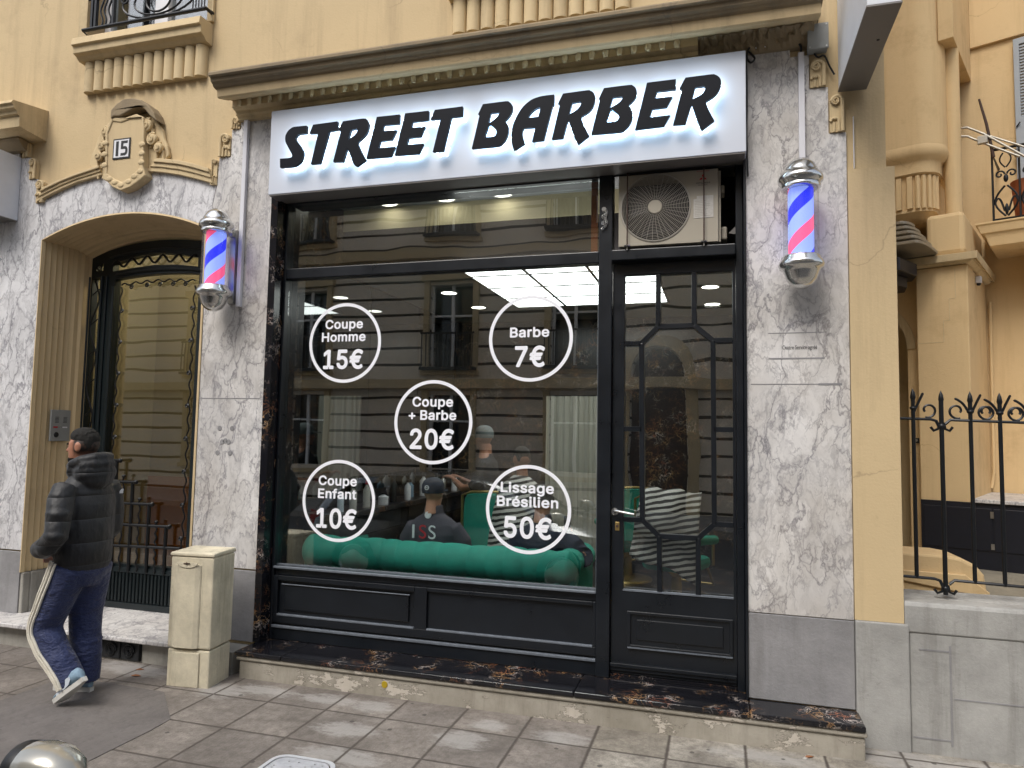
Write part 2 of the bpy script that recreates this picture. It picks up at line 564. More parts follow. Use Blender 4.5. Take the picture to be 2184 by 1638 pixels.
M['terracotta'] = simple('terracotta', '#a8623e', 0.8, 0, 0.2, 9, 0.2)
M['alu'] = simple('aluminium_tube', '#b4afa4', 0.4, 0.5, 0.1, 9, 0.05)
M['awning'] = simple('grey_canopy_glass', '#857c6c', 0.35, 0, 0.3, 6, 0.05)
M['curtain'] = simple('pale_curtain', '#b9b7ab', 0.7, 0, 0.06, 3, 0.05)
M['interior_wall'] = simple('dark_interior_wall', '#2e2a2a', 0.5, 0, 0.2, 3, 0.05)
M['ceiling_in'] = simple('grey_ceiling', '#7d7f80', 0.7, 0, 0.05, 3, 0.02)
M['bulkhead'] = simple('cream_bulkhead', '#d8cba6', 0.7, 0, 0.04, 3, 0.02)
M['olive_wall'] = simple('olive_lobby_wall', '#938d78', 0.7, 0, 0.06, 2, 0.05)
M['brown_wall'] = simple('brown_lobby_dado', '#a06a35', 0.6, 0, 0.12, 6, 0.2)
M['rubber'] = simple('tyre_rubber', '#141414', 0.8, 0, 0.2, 20, 0.2)
M['carpaint'] = simple('graphite_car_paint', '#63676a', 0.2, 0.7, 0.05, 3, 0, 1.0)
M['mirror_cap'] = simple('champagne_car_paint', '#a9a79d', 0.24, 0.55, 0.04, 60, 0.0, 1.0)
M['car_glass'] = simple('dark_car_glass', '#0b0e10', 0.04, 0, 0.1, 3, 0)
M['tail'] = simple('red_tail_lamp', '#8e1118', 0.15, 0, 0.1, 8, 0)
M['plastic'] = simple('black_plastic', '#17181a', 0.45, 0, 0.15, 20, 0.1)


def velvet():
    t = NT('green_velvet_cloth')
    n = t.noise(6, 6, 0.65)
    t.set(Base_Color=t.mix(n, hexc('#0e7666'), hexc('#1fa690')), Roughness=0.7, Sheen_Weight=0.6, Sheen_Roughness=0.4)
    t.b.inputs['Sheen Tint'].default_value = hexc('#5fb39c')
    t.bump(t.noise(50, 4), 0.15, 0.004)
    return t.mat


M['velvet'] = velvet()


def head_skin():
    """tanned skin that runs into close-cropped stubble on the back and sides of the head"""
    t = NT('tanned_skin_cropped_hair')
    s = t.node('SeparateXYZ', {0: t.co})
    # along the face direction, measured from the middle of the head
    f = t.math('ADD', t.math('MULTIPLY', t.math('ADD', s.outputs[0], 4.315), -0.956), t.math('MULTIPLY', t.math('ADD', s.outputs[1], 0.935), -0.29))
    zf = t.math('MULTIPLY', t.math('SUBTRACT', s.outputs[2], 1.635), 1 / 0.05, True)
    ff = t.math('MULTIPLY', t.math('SUBTRACT', 0.04, f), 1 / 0.02, True)
    m = t.math('MULTIPLY', t.math('MULTIPLY', zf, ff), t.ramp(t.noise(70, 3), [(0.3, 0.85), (0.6, 1.0)]))
    lat = t.math('ABSOLUTE', t.math('ADD', t.math('MULTIPLY', t.math('ADD', s.outputs[0], 4.315), 0.29), t.math('MULTIPLY', t.math('ADD', s.outputs[1], 0.935), -0.956)))
    m = t.math('MULTIPLY', m, t.math('LESS_THAN', lat, 0.0775))
    n = t.noise(30)
    t.set(Base_Color=t.mix(m, t.mix(n, hexc('#9b6850'), hexc('#b17d64')), hexc('#17130f')), Roughness=0.55)
    t.bump(t.noise(160, 4), 0.1, 0.002)
    return t.mat


M['head_skin'] = head_skin()


def puffer():
    t = NT('black_quilted_nylon')
    z = t.node('SeparateXYZ', {0: t.co}).outputs[2]
    y = t.noise(2.5, 3)
    zz = t.math('ADD', z, t.math('MULTIPLY', y, 0.03))
    s = t.math('ABSOLUTE', t.math('SINE', t.math('MULTIPLY', zz, PI / 0.155)))
    h = t.math('POWER', s, 0.45)
    wr = t.noise(1.0, 4, 0.5, t.mapping((7, 7, 4), rot=(0.5, 0.6, 0)))
    t.set(Base_Color=t.mix(t.noise(14), hexc('#0d0e11'), hexc('#17191d')), Roughness=0.58, Sheen_Weight=0.1)
    t.bump(t.math('ADD', h, t.math('MULTIPLY', wr, 2.2)), 0.5, 0.03)
    return t.mat


M['puffer'] = puffer()


def trouser():
    t = NT('navy_track_cloth')
    wr = t.noise(1.0, 5, 0.55, t.mapping((5, 5, 9), rot=(0.3, 0.4, 0)))
    t.set(Base_Color=t.mix(t.noise(9), hexc('#101c42'), hexc('#1b2c5c')), Roughness=0.62, Sheen_Weight=0.2)
    t.bump(t.math('ADD', wr, t.math('MULTIPLY', t.noise(26, 4, 0.6, t.mapping((1, 1, 2.4))), 0.25)), 1.0, 0.05)
    return t.mat


M['track'] = trouser()


def stripes(name, ang=0.0, period=0.045):
    t = NT(name)
    s = t.node('SeparateXYZ', {0: t.mapping(rot=(0, ang, 0), co=t.node('VectorMath', {0: t.co, 1: t.node('VectorMath', {0: t.node('TexNoise', {'Vector': t.co, 'Scale': 4.0}).outputs['Color'], 'Scale': 0.05}, operation='SCALE').outputs[0]}, operation='ADD').outputs[0])})
    f = t.math('GREATER_THAN', t.math('FRACT', t.math('DIVIDE', s.outputs[2], period)), 0.5)
    t.set(Base_Color=t.mix(f, hexc('#17171a'), hexc('#c9c6c0')), Roughness=0.7)
    t.bump(t.noise(9, 4), 0.5, 0.02)
    return t.mat


M['striped'] = stripes('black_white_striped_cape', rad(12), 0.05)


def barber_core(name, phase):
    t = NT(name)
    s = t.node('SeparateXYZ', {0: t.co})
    ang = t.math('DIVIDE', t.math('ARCTAN2', s.outputs[1], s.outputs[0]), 2 * PI)
    f = t.math('FRACT', t.math('ADD', t.math('ADD', t.math('MULTIPLY', s.outputs[2], -1 / 0.42), ang), phase))
    col = t.ramp(f, [(0.0, (0.02, 0.03, 0.85, 1)), (0.22, (0.26, 0.36, 0.98, 1)), (0.5, (0.85, 0.10, 0.24, 1)), (0.72, (0.26, 0.36, 0.98, 1))], 'CONSTANT')
    t.set(Base_Color=col, Emission_Color=col, Emission_Strength=0.55, Roughness=0.4)
    return t.mat


def sidewalk_mat():
    t = NT('pavement_slabs')
    s = t.node('SeparateXYZ', {0: t.co})
    gx = t.math('DIVIDE', t.math('ADD', s.outputs[0], 0.31 + 4.437 * 4), 0.4437)
    gy = t.math('DIVIDE', t.math('ADD', s.outputs[1], 0.575 + 4.537 * 4), 0.4537)
    ex = t.math('ABSOLUTE', t.math('SUBTRACT', t.math('FRACT', gx), 0.5))
    ey = t.math('ABSOLUTE', t.math('SUBTRACT', t.math('FRACT', gy), 0.5))
    e = t.math('ADD', t.math('MAXIMUM', ex, ey), t.math('MULTIPLY', t.math('SUBTRACT', t.noise(11, 4), 0.5), 0.012))
    joint = t.ramp(t.math('ADD', e, t.math('MULTIPLY', t.math('SUBTRACT', t.noise(30, 5, 0.8), 0.5), 0.03)), [(0.470, 0), (0.493, 1)])
    cell = t.node('CombineXYZ', {0: t.math('FLOOR', gx), 1: t.math('FLOOR', gy)}).outputs[0]
    wn_ = t.node('TexWhiteNoise', {'Vector': cell}).outputs['Value']
    base = t.mix(wn_, hexc('#847d77'), hexc('#968e86'))
    # paler replaced slabs towards the right-hand end
    px = t.ramp(t.math('ADD', t.math('MULTIPLY', s.outputs[0], 0.5), 0.5), [(0.119, 0), (0.1225, 1)])
    base = t.mix(px, base, t.mix(wn_, hexc('#a29b8d'), hexc('#b4aea2')))
    blot = t.noise(2.3, 9, 0.72)
    base = t.mix(t.ramp(blot, [(0.32, 0.85), (0.62, 0)]), base, hexc('#4d4742'), 'MIX')
    fine = t.noise(17, 8, 0.8)
    base = t.mix(t.ramp(fine, [(0.40, 0.55), (0.55, 0)]), base, hexc('#565049'))
    grit = t.noise(120, 3, 0.8)
    base = t.mix(t.ramp(grit, [(0.35, 0.35), (0.6, 0)]), base, hexc('#4f4842'))
    # dried whitish cement splashes
    w = None
    for cx, cy, rx, ry in ((-3.1, -0.40, 0.38, 0.14), (-2.62, -0.40, 0.34, 0.13), (-2.25, -0.42, 0.22, 0.16), (-2.25, -0.80, 0.34, 0.16), (-1.52, -0.72, 0.26, 0.2), (-1.42, -0.46, 0.2, 0.12), (-0.95, -0.50, 0.26, 0.14), (-3.42, -0.5, 0.3, 0.2), (-2.1, -1.15, 0.4, 0.18), (0.25, -0.36, 0.5, 0.14), (1.1, -0.15, 0.8, 0.2), (-4.3, -0.34, 0.6, 0.2)):
        dx = t.math('DIVIDE', t.math('SUBTRACT', s.outputs[0], cx), rx)
        dy = t.math('DIVIDE', t.math('SUBTRACT', s.outputs[1], cy), ry)
        d2 = t.math('ADD', t.math('MULTIPLY', dx, dx), t.math('MULTIPLY', dy, dy))
        b = t.math('SUBTRACT', 1.0, d2, True)
        w = b if w is None else t.math('MAXIMUM', w, b)
    w = t.ramp(t.math('ADD', t.math('MULTIPLY', w, 0.38), t.math('MULTIPLY', t.noise(1.0, 10, 0.8, t.mapping((6, 15, 1))), 1.0)), [(0.67, 0), (0.84, 0.6)])
    base = t.mix(w, base, hexc('#a3a09c'))
    # dark spots of old gum
    v = t.node('TexVoronoi', {'Vector': t.co, 'Scale': 5.5}).outputs['Distance']
    gum = t.ramp(v, [(0.07, 0.8), (0.10, 0)])
    base = t.mix(gum, base, hexc('#3f3a37'))
    base = t.mix(joint, base, hexc('#4a433d'))
    t.set(Base_Color=base, Roughness=0.8)
    gro = t.math('SINE', t.math('MULTIPLY', s.outputs[0], 260))
    h = t.math('SUBTRACT', t.math('ADD', t.math('MULTIPLY', grit, 0.5), t.math('MULTIPLY', gro, 0.06)), t.math('MULTIPLY', joint, 1.5))
    t.bump(h, 0.5, 0.006)
    return t.mat


M['sidewalk'] = sidewalk_mat()
M['patch'] = concrete('dark_cement_patch', '#6b6663', '#3a3735', 0.6, 1.6)
M['asphalt'] = concrete('asphalt', '#4a4a4b', '#2c2c2d', 0.2, 2.0)
M['kerb'] = concrete('granite_kerb', '#8b8884', '#55524f', 0.3)
M['court'] = concrete('courtyard_paving', '#8d8676', '#5a5345', 0.3)


def far_stone():
    t = NT('far_rusticated_stone')
    z = t.node('SeparateXYZ', {0: t.co}).outputs[2]
    g = t.ramp(t.math('FRACT', t.math('DIVIDE', z, 0.46)), [(0.0, 1), (0.14, 1), (0.17, 0)], 'LINEAR')
    b = t.mix(t.noise(1.5, 8), hexc('#c2b9ab'), hexc('#dcd4c8'))
    t.set(Base_Color=t.mix(g, b, hexc('#3a332a')), Roughness=0.85)
    return t.mat


M['far_stone'] = far_stone()
M['far_trim'] = simple('far_stone_trim', '#b7a686', 0.8, 0, 0.15, 3, 0.1)
M['far_window'] = simple('far_dark_glass', '#12171c', 0.08, 0, 0.2, 3, 0)

# ------------------------------------------------------------------ the setting
def struct(name, mb, mat, kind='structure', **kw):
    o = mb.build(name, mat, **kw)
    o['kind'] = kind
    return o


struct('road', MB().box(-60, 60, -60, -2.82, -0.5, -0.16), M['asphalt'])
struct('sidewalk', MB().box(-60, 60, -2.7, 0.5, -0.5, 0.0), M['sidewalk'])
struct('kerb', MB().box(-60, 60, -2.82, -2.7, -0.5, 0.004), M['kerb'], bevel=0.02)
struct('opposite_pavement', MB().box(-60, 60, -13, -9.6, -0.5, -0.02), M['kerb'])
struct('cement_patch', MB().prism([(-7.5, -1.47), (-4.2, -1.49), (-4.19, -1.95), (-3.375, -1.95), (-3.36, -1.2), (-3.372, -1.03), (-3.76, -0.66), (-4.67, -0.64), (-4.66, -1.14), (-7.5, -1.12)], 0.001, 0.004, fn=lambda a, b, y: (a, b, y)), M['patch'])

# ------------------------------------------------------------------ the apartment building
BLD = thing('apartment_building', 'cream yellow apartment building with veined marble cladding at street level', 'building', (-2.5, 0.5, 0))
ACX, AR, ACZ = -5.05, 2.257, 1.478            # arch of the entrance: centre and radius


def arch_pts(off=0.0, n=20, x0=-5.95, x1=-4.15, zb=0.0):
    """jamb foot, arch, other jamb foot; off moves inwards"""
    r = AR - off
    a0 = math.degrees(math.acos((x1 - off - ACX) / r))
    a1 = math.degrees(math.acos((x0 + off - ACX) / r))
    return [(x1 - off, zb)] + arc(ACX, ACZ, r, a0, a1, n) + [(x0 + off, zb)]


w = MB()
hole_entry = [(x, z) for x, z in arch_pts(0.0, zb=0.1)]
hole_shop = [(-3.53, 0.1), (0.17, 0.1), (0.17, 4.43), (-3.53, 4.43)]
hole_win = [(-5.575, 5.3), (-4.25, 5.3), (-4.25, 7.6), (-5.575, 7.6)]
hole_win2 = [(-1.95, 5.3), (-0.62, 5.3), (-0.62, 7.6), (-1.95, 7.6)]
w.prism([(-12, -0.3), (1.02, -0.3), (1.02, 16), (-12, 16)], 0.02, 0.42, [hole_entry, hole_shop, hole_win, hole_win2])
w.box(0.62, 1.02, 0.42, 9.0, -0.3, 16)
w.box(0.79, 1.062, -0.012, 0.015, 0.75, 3.594)
w.box(1.0225, 1.062, 0.016, 0.5, 0.75, 3.594)
w.build('wall', M['yellow'], BLD)
# side walls and rooms that close the wall openings from behind
MB().box(-12, 0.61, 9.0, 9.3, -0.3, 16).build('rear_wall', M['yellow'], BLD)
MB().box(-12, 0.6, 0.43, 8.99, 4.45, 4.6).build('floor_slab', M['dark'], BLD)
MB().box(-12, 0.6, 0.43, 8.99, 7.9, 8.05).build('floor_slab', M['dark'], BLD)
MB().box(-12, 0.6, 2.5, 2.6, 4.61, 7.89).build('room_wall', M['interior_wall'], BLD)
MB().box(-12, 1.02, 0.02, 9.0, 16.0, 16.2).build('roof', M['cement'], BLD)

# marble slabs of the ground floor, a few millimetres apart
def slab(poly, mat='marble', y=0.0, name='marble_panel'):
    return MB().prism(poly, y, 0.019).build(name, M[mat], BLD, bevel=0.003)


slab([(-9, 0.75), (-5.952, 0.75), (-5.952, 3.56), (-6.028, 3.895), (-6.055, 4.13), (-6.155, 4.13), (-6.16, 4.345), (-6.3, 4.345), (-6.3, 4.5), (-9, 4.5)])
top_l = [(-6.022, 3.9), (-5.914, 3.942), (-5.731, 4.002), (-5.549, 4.054), (-5.323, 4.088), (-5.05, 4.1), (-4.792, 4.085), (-4.62, 4.06), (-4.45, 4.022), (-4.282, 3.975), (-4.078, 3.905)]
slab([(x, z) for x, z in arch_pts(0.0, 24)[1:-1]] + top_l, 'marble', 0.003)
slab([(-4.146, 0.75), (-3.525, 0.75), (-3.525, 4.47), (-3.86, 4.47), (-3.86, 4.37), (-3.945, 4.37), (-3.945, 4.14), (-4.06, 4.14), (-4.07, 3.9), (-4.146, 3.56)], 'marble2')
slab([(0.165, 0.742), (0.787, 0.742), (0.787, 3.85), (0.682, 3.85), (0.682, 4.166), (0.568, 4.166), (0.568, 4.40), (0.45, 4.40), (0.45, 4.47), (0.165, 4.47)], 'marble2')
for x0, x1, z0 in ((-9, -5.956, -0.2), (-4.14, -3.528, 0.19), (0.165, 0.787, 0.205)):
    MB().box(x0, x1, -0.004, 0.018, z0, 0.737).build('plinth', M['plinth'], BLD, bevel=0.004)
MB().box(0.79, 1.085, -0.03, 0.4, -0.1, 0.748).build('plinth', M['fencewall'], BLD, bevel=0.008)

# reeded surround of the entrance, swept up one jamb, round the arch and down the other
def sweep_entry(zb, z_lo_only=None):
    prof = [(-0.004, -0.006), (0.012, -0.012), (0.022, 0.02)]
    y, o = 0.02, 0.022
    for k in range(5):
        for j in range(7):
            t = j / 6
            prof.append((o + 0.018 * math.sin(PI * t) * -1 + 0.004 * k, y + 0.052 * t))
        y += 0.056
    prof += [(0.040, 0.31), (0.058, 0.33), (0.06, 0.37), (0.078, 0.39), (0.08, 0.44), (0.095, 0.455), (0.1, 0.52)]
    rings = []
    pts = arch_pts(0.0, 30, zb=zb)
    n = len(pts)
    for i, (x, z) in enumerate(pts):
        if i in (0, 1): nx, nz = -1, (0 if i == 0 else -0.18)
        elif i in (n - 2, n - 1): nx, nz = 1, (0 if i == n - 1 else -0.18)
        else:
            nx, nz = ACX - x, ACZ - z
            L = math.hypot(nx, nz); nx /= L; nz /= L
        rings.append([(x + nx * d, y_, z + nz * d) for d, y_ in prof])
    return MB().loft(rings, cap=False, closed=False)


sweep_entry(0.56).build('arch_surround', M['yellow'], BLD, smooth=35)
for side in (-5.95, -4.15):
    mb = MB()
    s_ = 1 if side < -5 else -1
    for k in range(7):
        mb.box(side - s_ * 0.003, side + s_ * (0.035 + 0.01 * (k % 2)), 0.002 + k * 0.07, 0.071 + k * 0.07, 0.18, 0.556)
    mb.build('plinth', M['cement'], BLD, bevel=0.01)

# curved drip mould over the marble arch
def band(lo, hi, y, name='arch_moulding'):
    mb = MB()
    for k, (a, b, yy) in enumerate(((0.0, 0.36, y), (0.36, 0.70, y - 0.012), (0.70, 1.0, y - 0.028))):
        p = [lin(l, h, a) for l, h in zip(lo, hi)] + [lin(l, h, b) for l, h in zip(lo, hi)][::-1]
        mb.prism(p, yy, 0.019)
    return mb.build(name, M['trim'], BLD, bevel=0.005)


band([(-4.80, 4.082), (-4.62, 4.056), (-4.45, 4.02), (-4.282, 3.973), (-4.10, 3.914)], [(-4.66, 4.172), (-4.60, 4.166), (-4.43, 4.135), (-4.27, 4.09), (-4.125, 4.04)], -0.03)
band([(-6.02, 3.9), (-5.914, 3.942), (-5.731, 4.002), (-5.549, 4.05), (-5.28, 4.09)], [(-5.93, 4.018), (-5.87, 4.035), (-5.736, 4.078), (-5.554, 4.118), (-5.29, 4.17)], -0.03)


def scroll(x0, x1, z0, z1, flip=False):
    """rounded console with a volute, standing on a step of the marble"""
    w_, h_ = x1 - x0, z1 - z0
    mb = MB()
    def X(t): return x1 - w_ * t if flip else x0 + w_ * t
    r = w_ * 0.5
    outer = [(X(0), z0), (X(1), z0)] + [(X(0.5 + 0.5 * math.cos(rad(a))), z1 - r + r * math.sin(rad(a))) for a in range(0, 181, 20)]
    mb.prism(outer, -0.01, 0.019)
    band_ = [(X(0.86), -0.02, z0), (X(0.86), -0.02, z1 - r)] + [(X(0.5 + 0.36 * math.cos(rad(a))), -0.02, z1 - r + r * 0.75 * math.sin(rad(a))) for a in range(10, 181, 17)]
    mb.tube(band_, w_ * 0.13, 8)
    sp = []
    for k in range(22):
        a = rad(180 + k * 28)
        q = 0.34 * (1 - k / 26)
        sp.append((X(0.40 + q * math.cos(a) * 0.8), -0.024, z1 - r * 0.95 + w_ * q * math.sin(a) * 0.9))
    mb.tube(sp, w_ * 0.07, 6)
    inner = [(X(0.62), -0.016, z0), (X(0.62), -0.016, z0 + h_ * 0.28)] + [(X(0.34 + 0.28 * math.cos(rad(a))), -0.016, z0 + h_ * 0.28 + w_ * 0.26 * math.sin(rad(a))) for a in range(10, 200, 24)]
    mb.tube(inner, w_ * 0.1, 8)
    mb.tube([(X(0.30), -0.014, z0), (X(0.30), -0.014, z0 + h_ * 0.26)], w_ * 0.09, 8)
    mb.ball((X(0.32), -0.014, z0 + h_ * 0.36), w_ * 0.14, 10, 6)
    return mb.build('scroll_ornament', M['trim'], BLD, smooth=40)


scroll(0.572, 0.668, 4.168, 4.352)
scroll(0.688, 0.775, 3.852, 4.10)
scroll(-4.055, -3.95, 4.142, 4.34, True)
scroll(-4.125, -4.07, 3.905, 4.13, True)
scroll(-3.94, -3.865, 4.372, 4.47, True)
scroll(-6.05, -5.945, 3.90, 4.11)
scroll(-6.15, -6.062, 4.132, 4.325)
scroll(-6.25, -6.165, 4.348, 4.5)

# cornice over the shop: profile (y, z) run along x
CP = [(0.02, 4.74), (-0.30, 4.70), (-0.385, 4.672), (-0.40, 4.655), (-0.40, 4.635), (-0.372, 4.628), (-0.366, 4.60), (-0.345, 4.59), (-0.335, 4.575), (-0.31, 4.565), (-0.302, 4.505), (-0.285, 4.498), (-0.17, 4.535), (-0.13, 4.566), (-0.12, 4.56), (-0.12, 4.502), (-0.10, 4.49), (-0.075, 4.485), (-0.07, 4.46), (-0.045, 4.45), (-0.04, 4.425), (0.02, 4.42)]


def run(profile, x0, x1, mat, name, parent=BLD, bevel=0):
    return MB().loft([[(x0, y, z) for y, z in profile], [(x1, y, z) for y, z in profile]]).build(name, M[mat], parent, bevel=bevel)


run(CP[:1] + CP[1:10] + [(-0.31, 4.565), (0.02, 4.565)], -3.875, 0.615, 'trimdark', 'cornice')
run([(0.02, 4.564)] + CP[9:12] + [(-0.17, 4.535), (-0.13, 4.560), (0.02, 4.562)], -3.86, 0.607, 'yellow', 'cornice')
run([(0.02, 4.559), (-0.118, 4.559), (-0.12, 4.502), (-0.10, 4.49), (-0.075, 4.485), (-0.07, 4.46), (-0.045, 4.45), (-0.04, 4.425), (0.02, 4.424)], -3.86, -0.142, 'trim', 'cornice')
for k in range(37):
    x = -3.79 + k * 0.0975
    MB().lathe([(0.0, 4.496), (0.016, 4.50), (0.023, 4.53), (0.018, 4.554), (0.0, 4.558)], (x, -0.128, 0), 10).build('dentil', M['trim'], BLD, smooth=60)
# crumbled bed of the cornice at its right-hand end
rough = MB()
random.seed(3)
prof_n = 9
rr = []
for i in range(40):
    x = -0.14 + i * 0.0187
    rr.append([(x, 0.02, 4.56), (x, -0.13 + random.uniform(-.02, .02), 4.55), (x, -0.10 + random.uniform(-.03, .03), 4.53), (x, -0.07 + random.uniform(-.02, .02), 4.505), (x, -0.05 + random.uniform(-.02, .02), 4.48), (x, -0.02, 4.45), (x, 0.02, 4.445)])
rough.loft(rr)
rough.build('broken_moulding', M['trimdark'], BLD)

# short cornice at the far left
LP = [(0.02, 4.78), (-0.33, 4.725), (-0.345, 4.695), (-0.325, 4.685), (-0.32, 4.66), (-0.29, 4.645), (-0.285, 4.62), (-0.26, 4.61), (-0.255, 4.515), (0.02, 4.49)]
mb = MB()
ringL = [(-9.0, y, z) for y, z in LP]
ringR = [(-6.0 + (y + 0.33) * -0.0 + (-y) * 0.02, y, z) for y, z in LP]
mb.loft([ringL, ringR])
mb.build('cornice', M['trim'], BLD)
run([(0.02, 4.488), (-0.12, 4.488), (-0.11, 4.46), (-0.07, 4.42), (-0.05, 4.40), (0.02, 4.39)], -9, -6.17, 'trimdark', 'cornice')

# cartouche
shield = [(-5.152, 4.58), (-5.0, 4.56), (-4.88, 4.58), (-4.80, 4.545), (-4.785, 4.44), (-4.775, 4.101), (-4.745, 4.02), (-4.802, 3.981), (-4.901, 3.929), (-5.003, 3.906), (-5.093, 3.945), (-5.159, 4.001), (-5.223, 4.035), (-5.183, 4.097), (-5.208, 4.432), (-5.18, 4.515)]
face = [(-5.135, 4.543), (-5.046, 4.523), (-4.934, 4.543), (-4.822, 4.537), (-4.806, 4.442), (-4.815, 4.077), (-4.866, 4.054), (-4.914, 4.005), (-4.999, 3.984), (-5.079, 4.019), (-5.162, 4.073), (-5.18, 4.439)]
car = MB().prism(shield, -0.085, 0.019, [face]).build('cartouche', M['trim'], BLD, bevel=0.012)
MB().prism(face, -0.075, 0.018).build('cartouche_face', M['yellow'], car)
side = [(-4.80, 4.587), (-4.744, 4.56), (-4.651, 4.442), (-4.625, 4.353), (-4.591, 4.293), (-4.569, 4.205), (-4.616, 4.153), (-4.763, 4.063), (-4.79, 4.129), (-4.80, 4.479)]
for sd in (side, [(2 * -5.0 - x - 0.01, z) for x, z in side]):
    MB().prism(sd, -0.02, 0.019).build('cartouche_side', M['trim'], car, bevel=0.012)
cap = [(-5.146, 4.639), (-5.084, 4.69), (-5.025, 4.719), (-4.912, 4.72), (-4.824, 4.695), (-4.735, 4.634), (-4.679, 4.564), (-4.649, 4.489), (-4.72, 4.543), (-4.785, 4.612), (-4.838, 4.634), (-4.89, 4.633), (-4.957, 4.604), (-5.043, 4.572), (-5.105, 4.579), (-5.146, 4.56)]
MB().prism(cap, -0.10, 0.019).build('cartouche_cap', M['trimdark'], car, bevel=0.02)
for x, z, r in ((-4.784, 4.48, .06), (-4.723, 4.35, .055), (-4.65, 4.268, .045), (-5.235, 4.47, .05), (-5.265, 4.34, .045), (-5.30, 4.25, .04)):
    vol = MB()
    fl = 1 if x > -5 else -1
    sp = []
    for k in range(26):
        a = rad(60 + k * 30)
        q = r * (1 - k / 32)
        sp.append((x + fl * q * math.cos(a), -0.05 - 0.0009 * k, z + q * math.sin(a)))
    vol.tube(sp, r * 0.2, 6)
    vol.ball((x, -0.045, z), (r * .95, 0.03, r * .95), 12, 6)
    vol.tube([(x + fl * r * 0.7, -0.03, z - r * 0.5), (x + fl * r * 0.75, -0.025, z - 0.1), (x + fl * r * 0.5, -0.02, z - 0.19)], r * 0.3, 8)
    vol.build('volute', M['trim'], car, smooth=50)
for x, z in ((-5.13, 4.02), (-5.07, 3.985), (-5.0, 3.955), (-4.92, 3.98), (-4.86, 4.02), (-4.80, 4.06), (-4.795, 4.14), (-4.795, 4.22), (-4.797, 4.30), (-5.195, 4.15), (-5.2, 4.25), (-5.2, 4.35)):
    MB().ball((x, -0.086, z), (0.034, 0.007, 0.024), 10, 5).build('scallop', M['trim'], car, smooth=60)

# window over the entrance with fluted apron; a second apron at the top of the frame
def upper_window(x0, x1, dz=0.0, full=True):
    fx0, fx1 = x0, x1
    run([(0.02, 5.345 + dz), (-0.14, 5.335 + dz), (-0.155, 5.265 + dz), (-0.13, 5.258 + dz), (-0.125, 5.20 + dz), (-0.09, 5.185 + dz), (-0.07, 5.165 + dz), (-0.055, 5.155 + dz), (0.02, 5.15 + dz)], fx0 - 0.02, fx1 + 0.02, 'trim', 'window_sill', bevel=0.004)
    mb = MB()
    n = 12
    for k in range(n):
        cx = fx0 + 0.012 + (fx1 - fx0 - 0.024) * (k + 0.5) / n
        r = (fx1 - fx0 - 0.024) / n / 2 * 0.96
        ring = [(cx + r * math.cos(rad(a)), 0.0 - 0.055 * math.sin(rad(a)) * 0.9) for a in range(0, 181, 15)]
        mb.loft([[(x, y, 5.149 + dz) for x, y in ring + [(ring[-1][0], 0.019), (ring[0][0], 0.019)]], [(x, y, 4.875 + dz - 0.0) for x, y in ring + [(ring[-1][0], 0.019), (ring[0][0], 0.019)]]])
    mb.build('fluted_apron', M['trim'], BLD, smooth=40)


upper_window(-5.565, -4.225)
upper_window(-1.985, -0.60, 0.028)
MB().prism([(-5.67, 5.36), (-4.19, 5.36), (-4.19, 7.7), (-5.67, 7.7)], -0.012, 0.018, [[(-5.575, 5.355 - 0.1), (-4.25, 5.255), (-4.25, 7.6), (-5.575, 7.6)][::-1] if False else [(-5.575, 5.365), (-4.25, 5.365), (-4.25, 7.6), (-5.575, 7.6)]]).build('window_surround', M['trim'], BLD, bevel=0.004)


def casement(x0, x1):
    f = MB()
    f.box(x0, x0 + .07, .18, .26, 5.30, 7.6).box(x1 - .07, x1, .18, .26, 5.30, 7.6).box(x0 + .07, x1 - .07, .18, .26, 5.30, 5.46)
    mid = (x0 + x1) / 2
    f.box(mid - .075, mid + .075, .17, .25, 5.461, 7.6)
    win = f.build('window', M['white'], BLD, bevel=0.006)
    MB().box(x0 + .07, mid - .075, .215, .223, 5.461, 7.6).box(mid + .075, x1 - .07, .215, .223, 5.461, 7.6).build('pane', M['glass'], win)
    MB().box(x0, x1, .17, .40, 5.26, 5.299).build('sill', M['cement'], win)
    return win


WIN = casement(-5.575, -4.25)
casement(-1.95, -0.62)
rl = MB()
rl.tube([(-5.51, 0.0, 5.37), (-5.53, -0.085, 5.43), (-4.2, -0.085, 5.43), (-4.2, 0.0, 5.43)], 0.018, 8)
rl.tube([(-5.5, -0.07, 5.72), (-4.22, -0.07, 5.72)], 0.008, 6)
for x in (-5.44, -5.40, -5.20):
    rl.box(x - .011, x + .011, -0.09, -0.06, 5.43, 6.3)
for x in (-5.34, -5.30, -5.25):
    rl.tube([(x + 0.016 * math.sin(k * 0.9), -0.07, 5.44 + k * 0.03) for k in range(30)], 0.008, 6)
for s_ in (-1, 1):
    for q in (0.10, 0.2, 0.3):
        rl.tube([(-4.72 + s_ * q * 1.3 * math.sin(rad(a)), -0.07, 5.44 + 0.16 + 0.16 * -math.cos(rad(a)) * (0.5 + q * 1.6)) for a in range(0, 130, 12)], 0.009, 6)
    rl.tube([(-4.72 + s_ * (0.36 - 0.07 * math.cos(k * .5) * (1 - k / 20)), -0.07, 5.66 + 0.07 * math.sin(k * .5) * (1 - k / 20)) for k in range(18)], 0.009, 6)
for k in range(5):
    rl.tube([(-4.35 + k * .03, -0.07, 5.44), (-4.35 + k * .03, -0.07, 6.3)], 0.006, 6)
rl.build('window_railing', M['iron'], BLD, smooth=50)

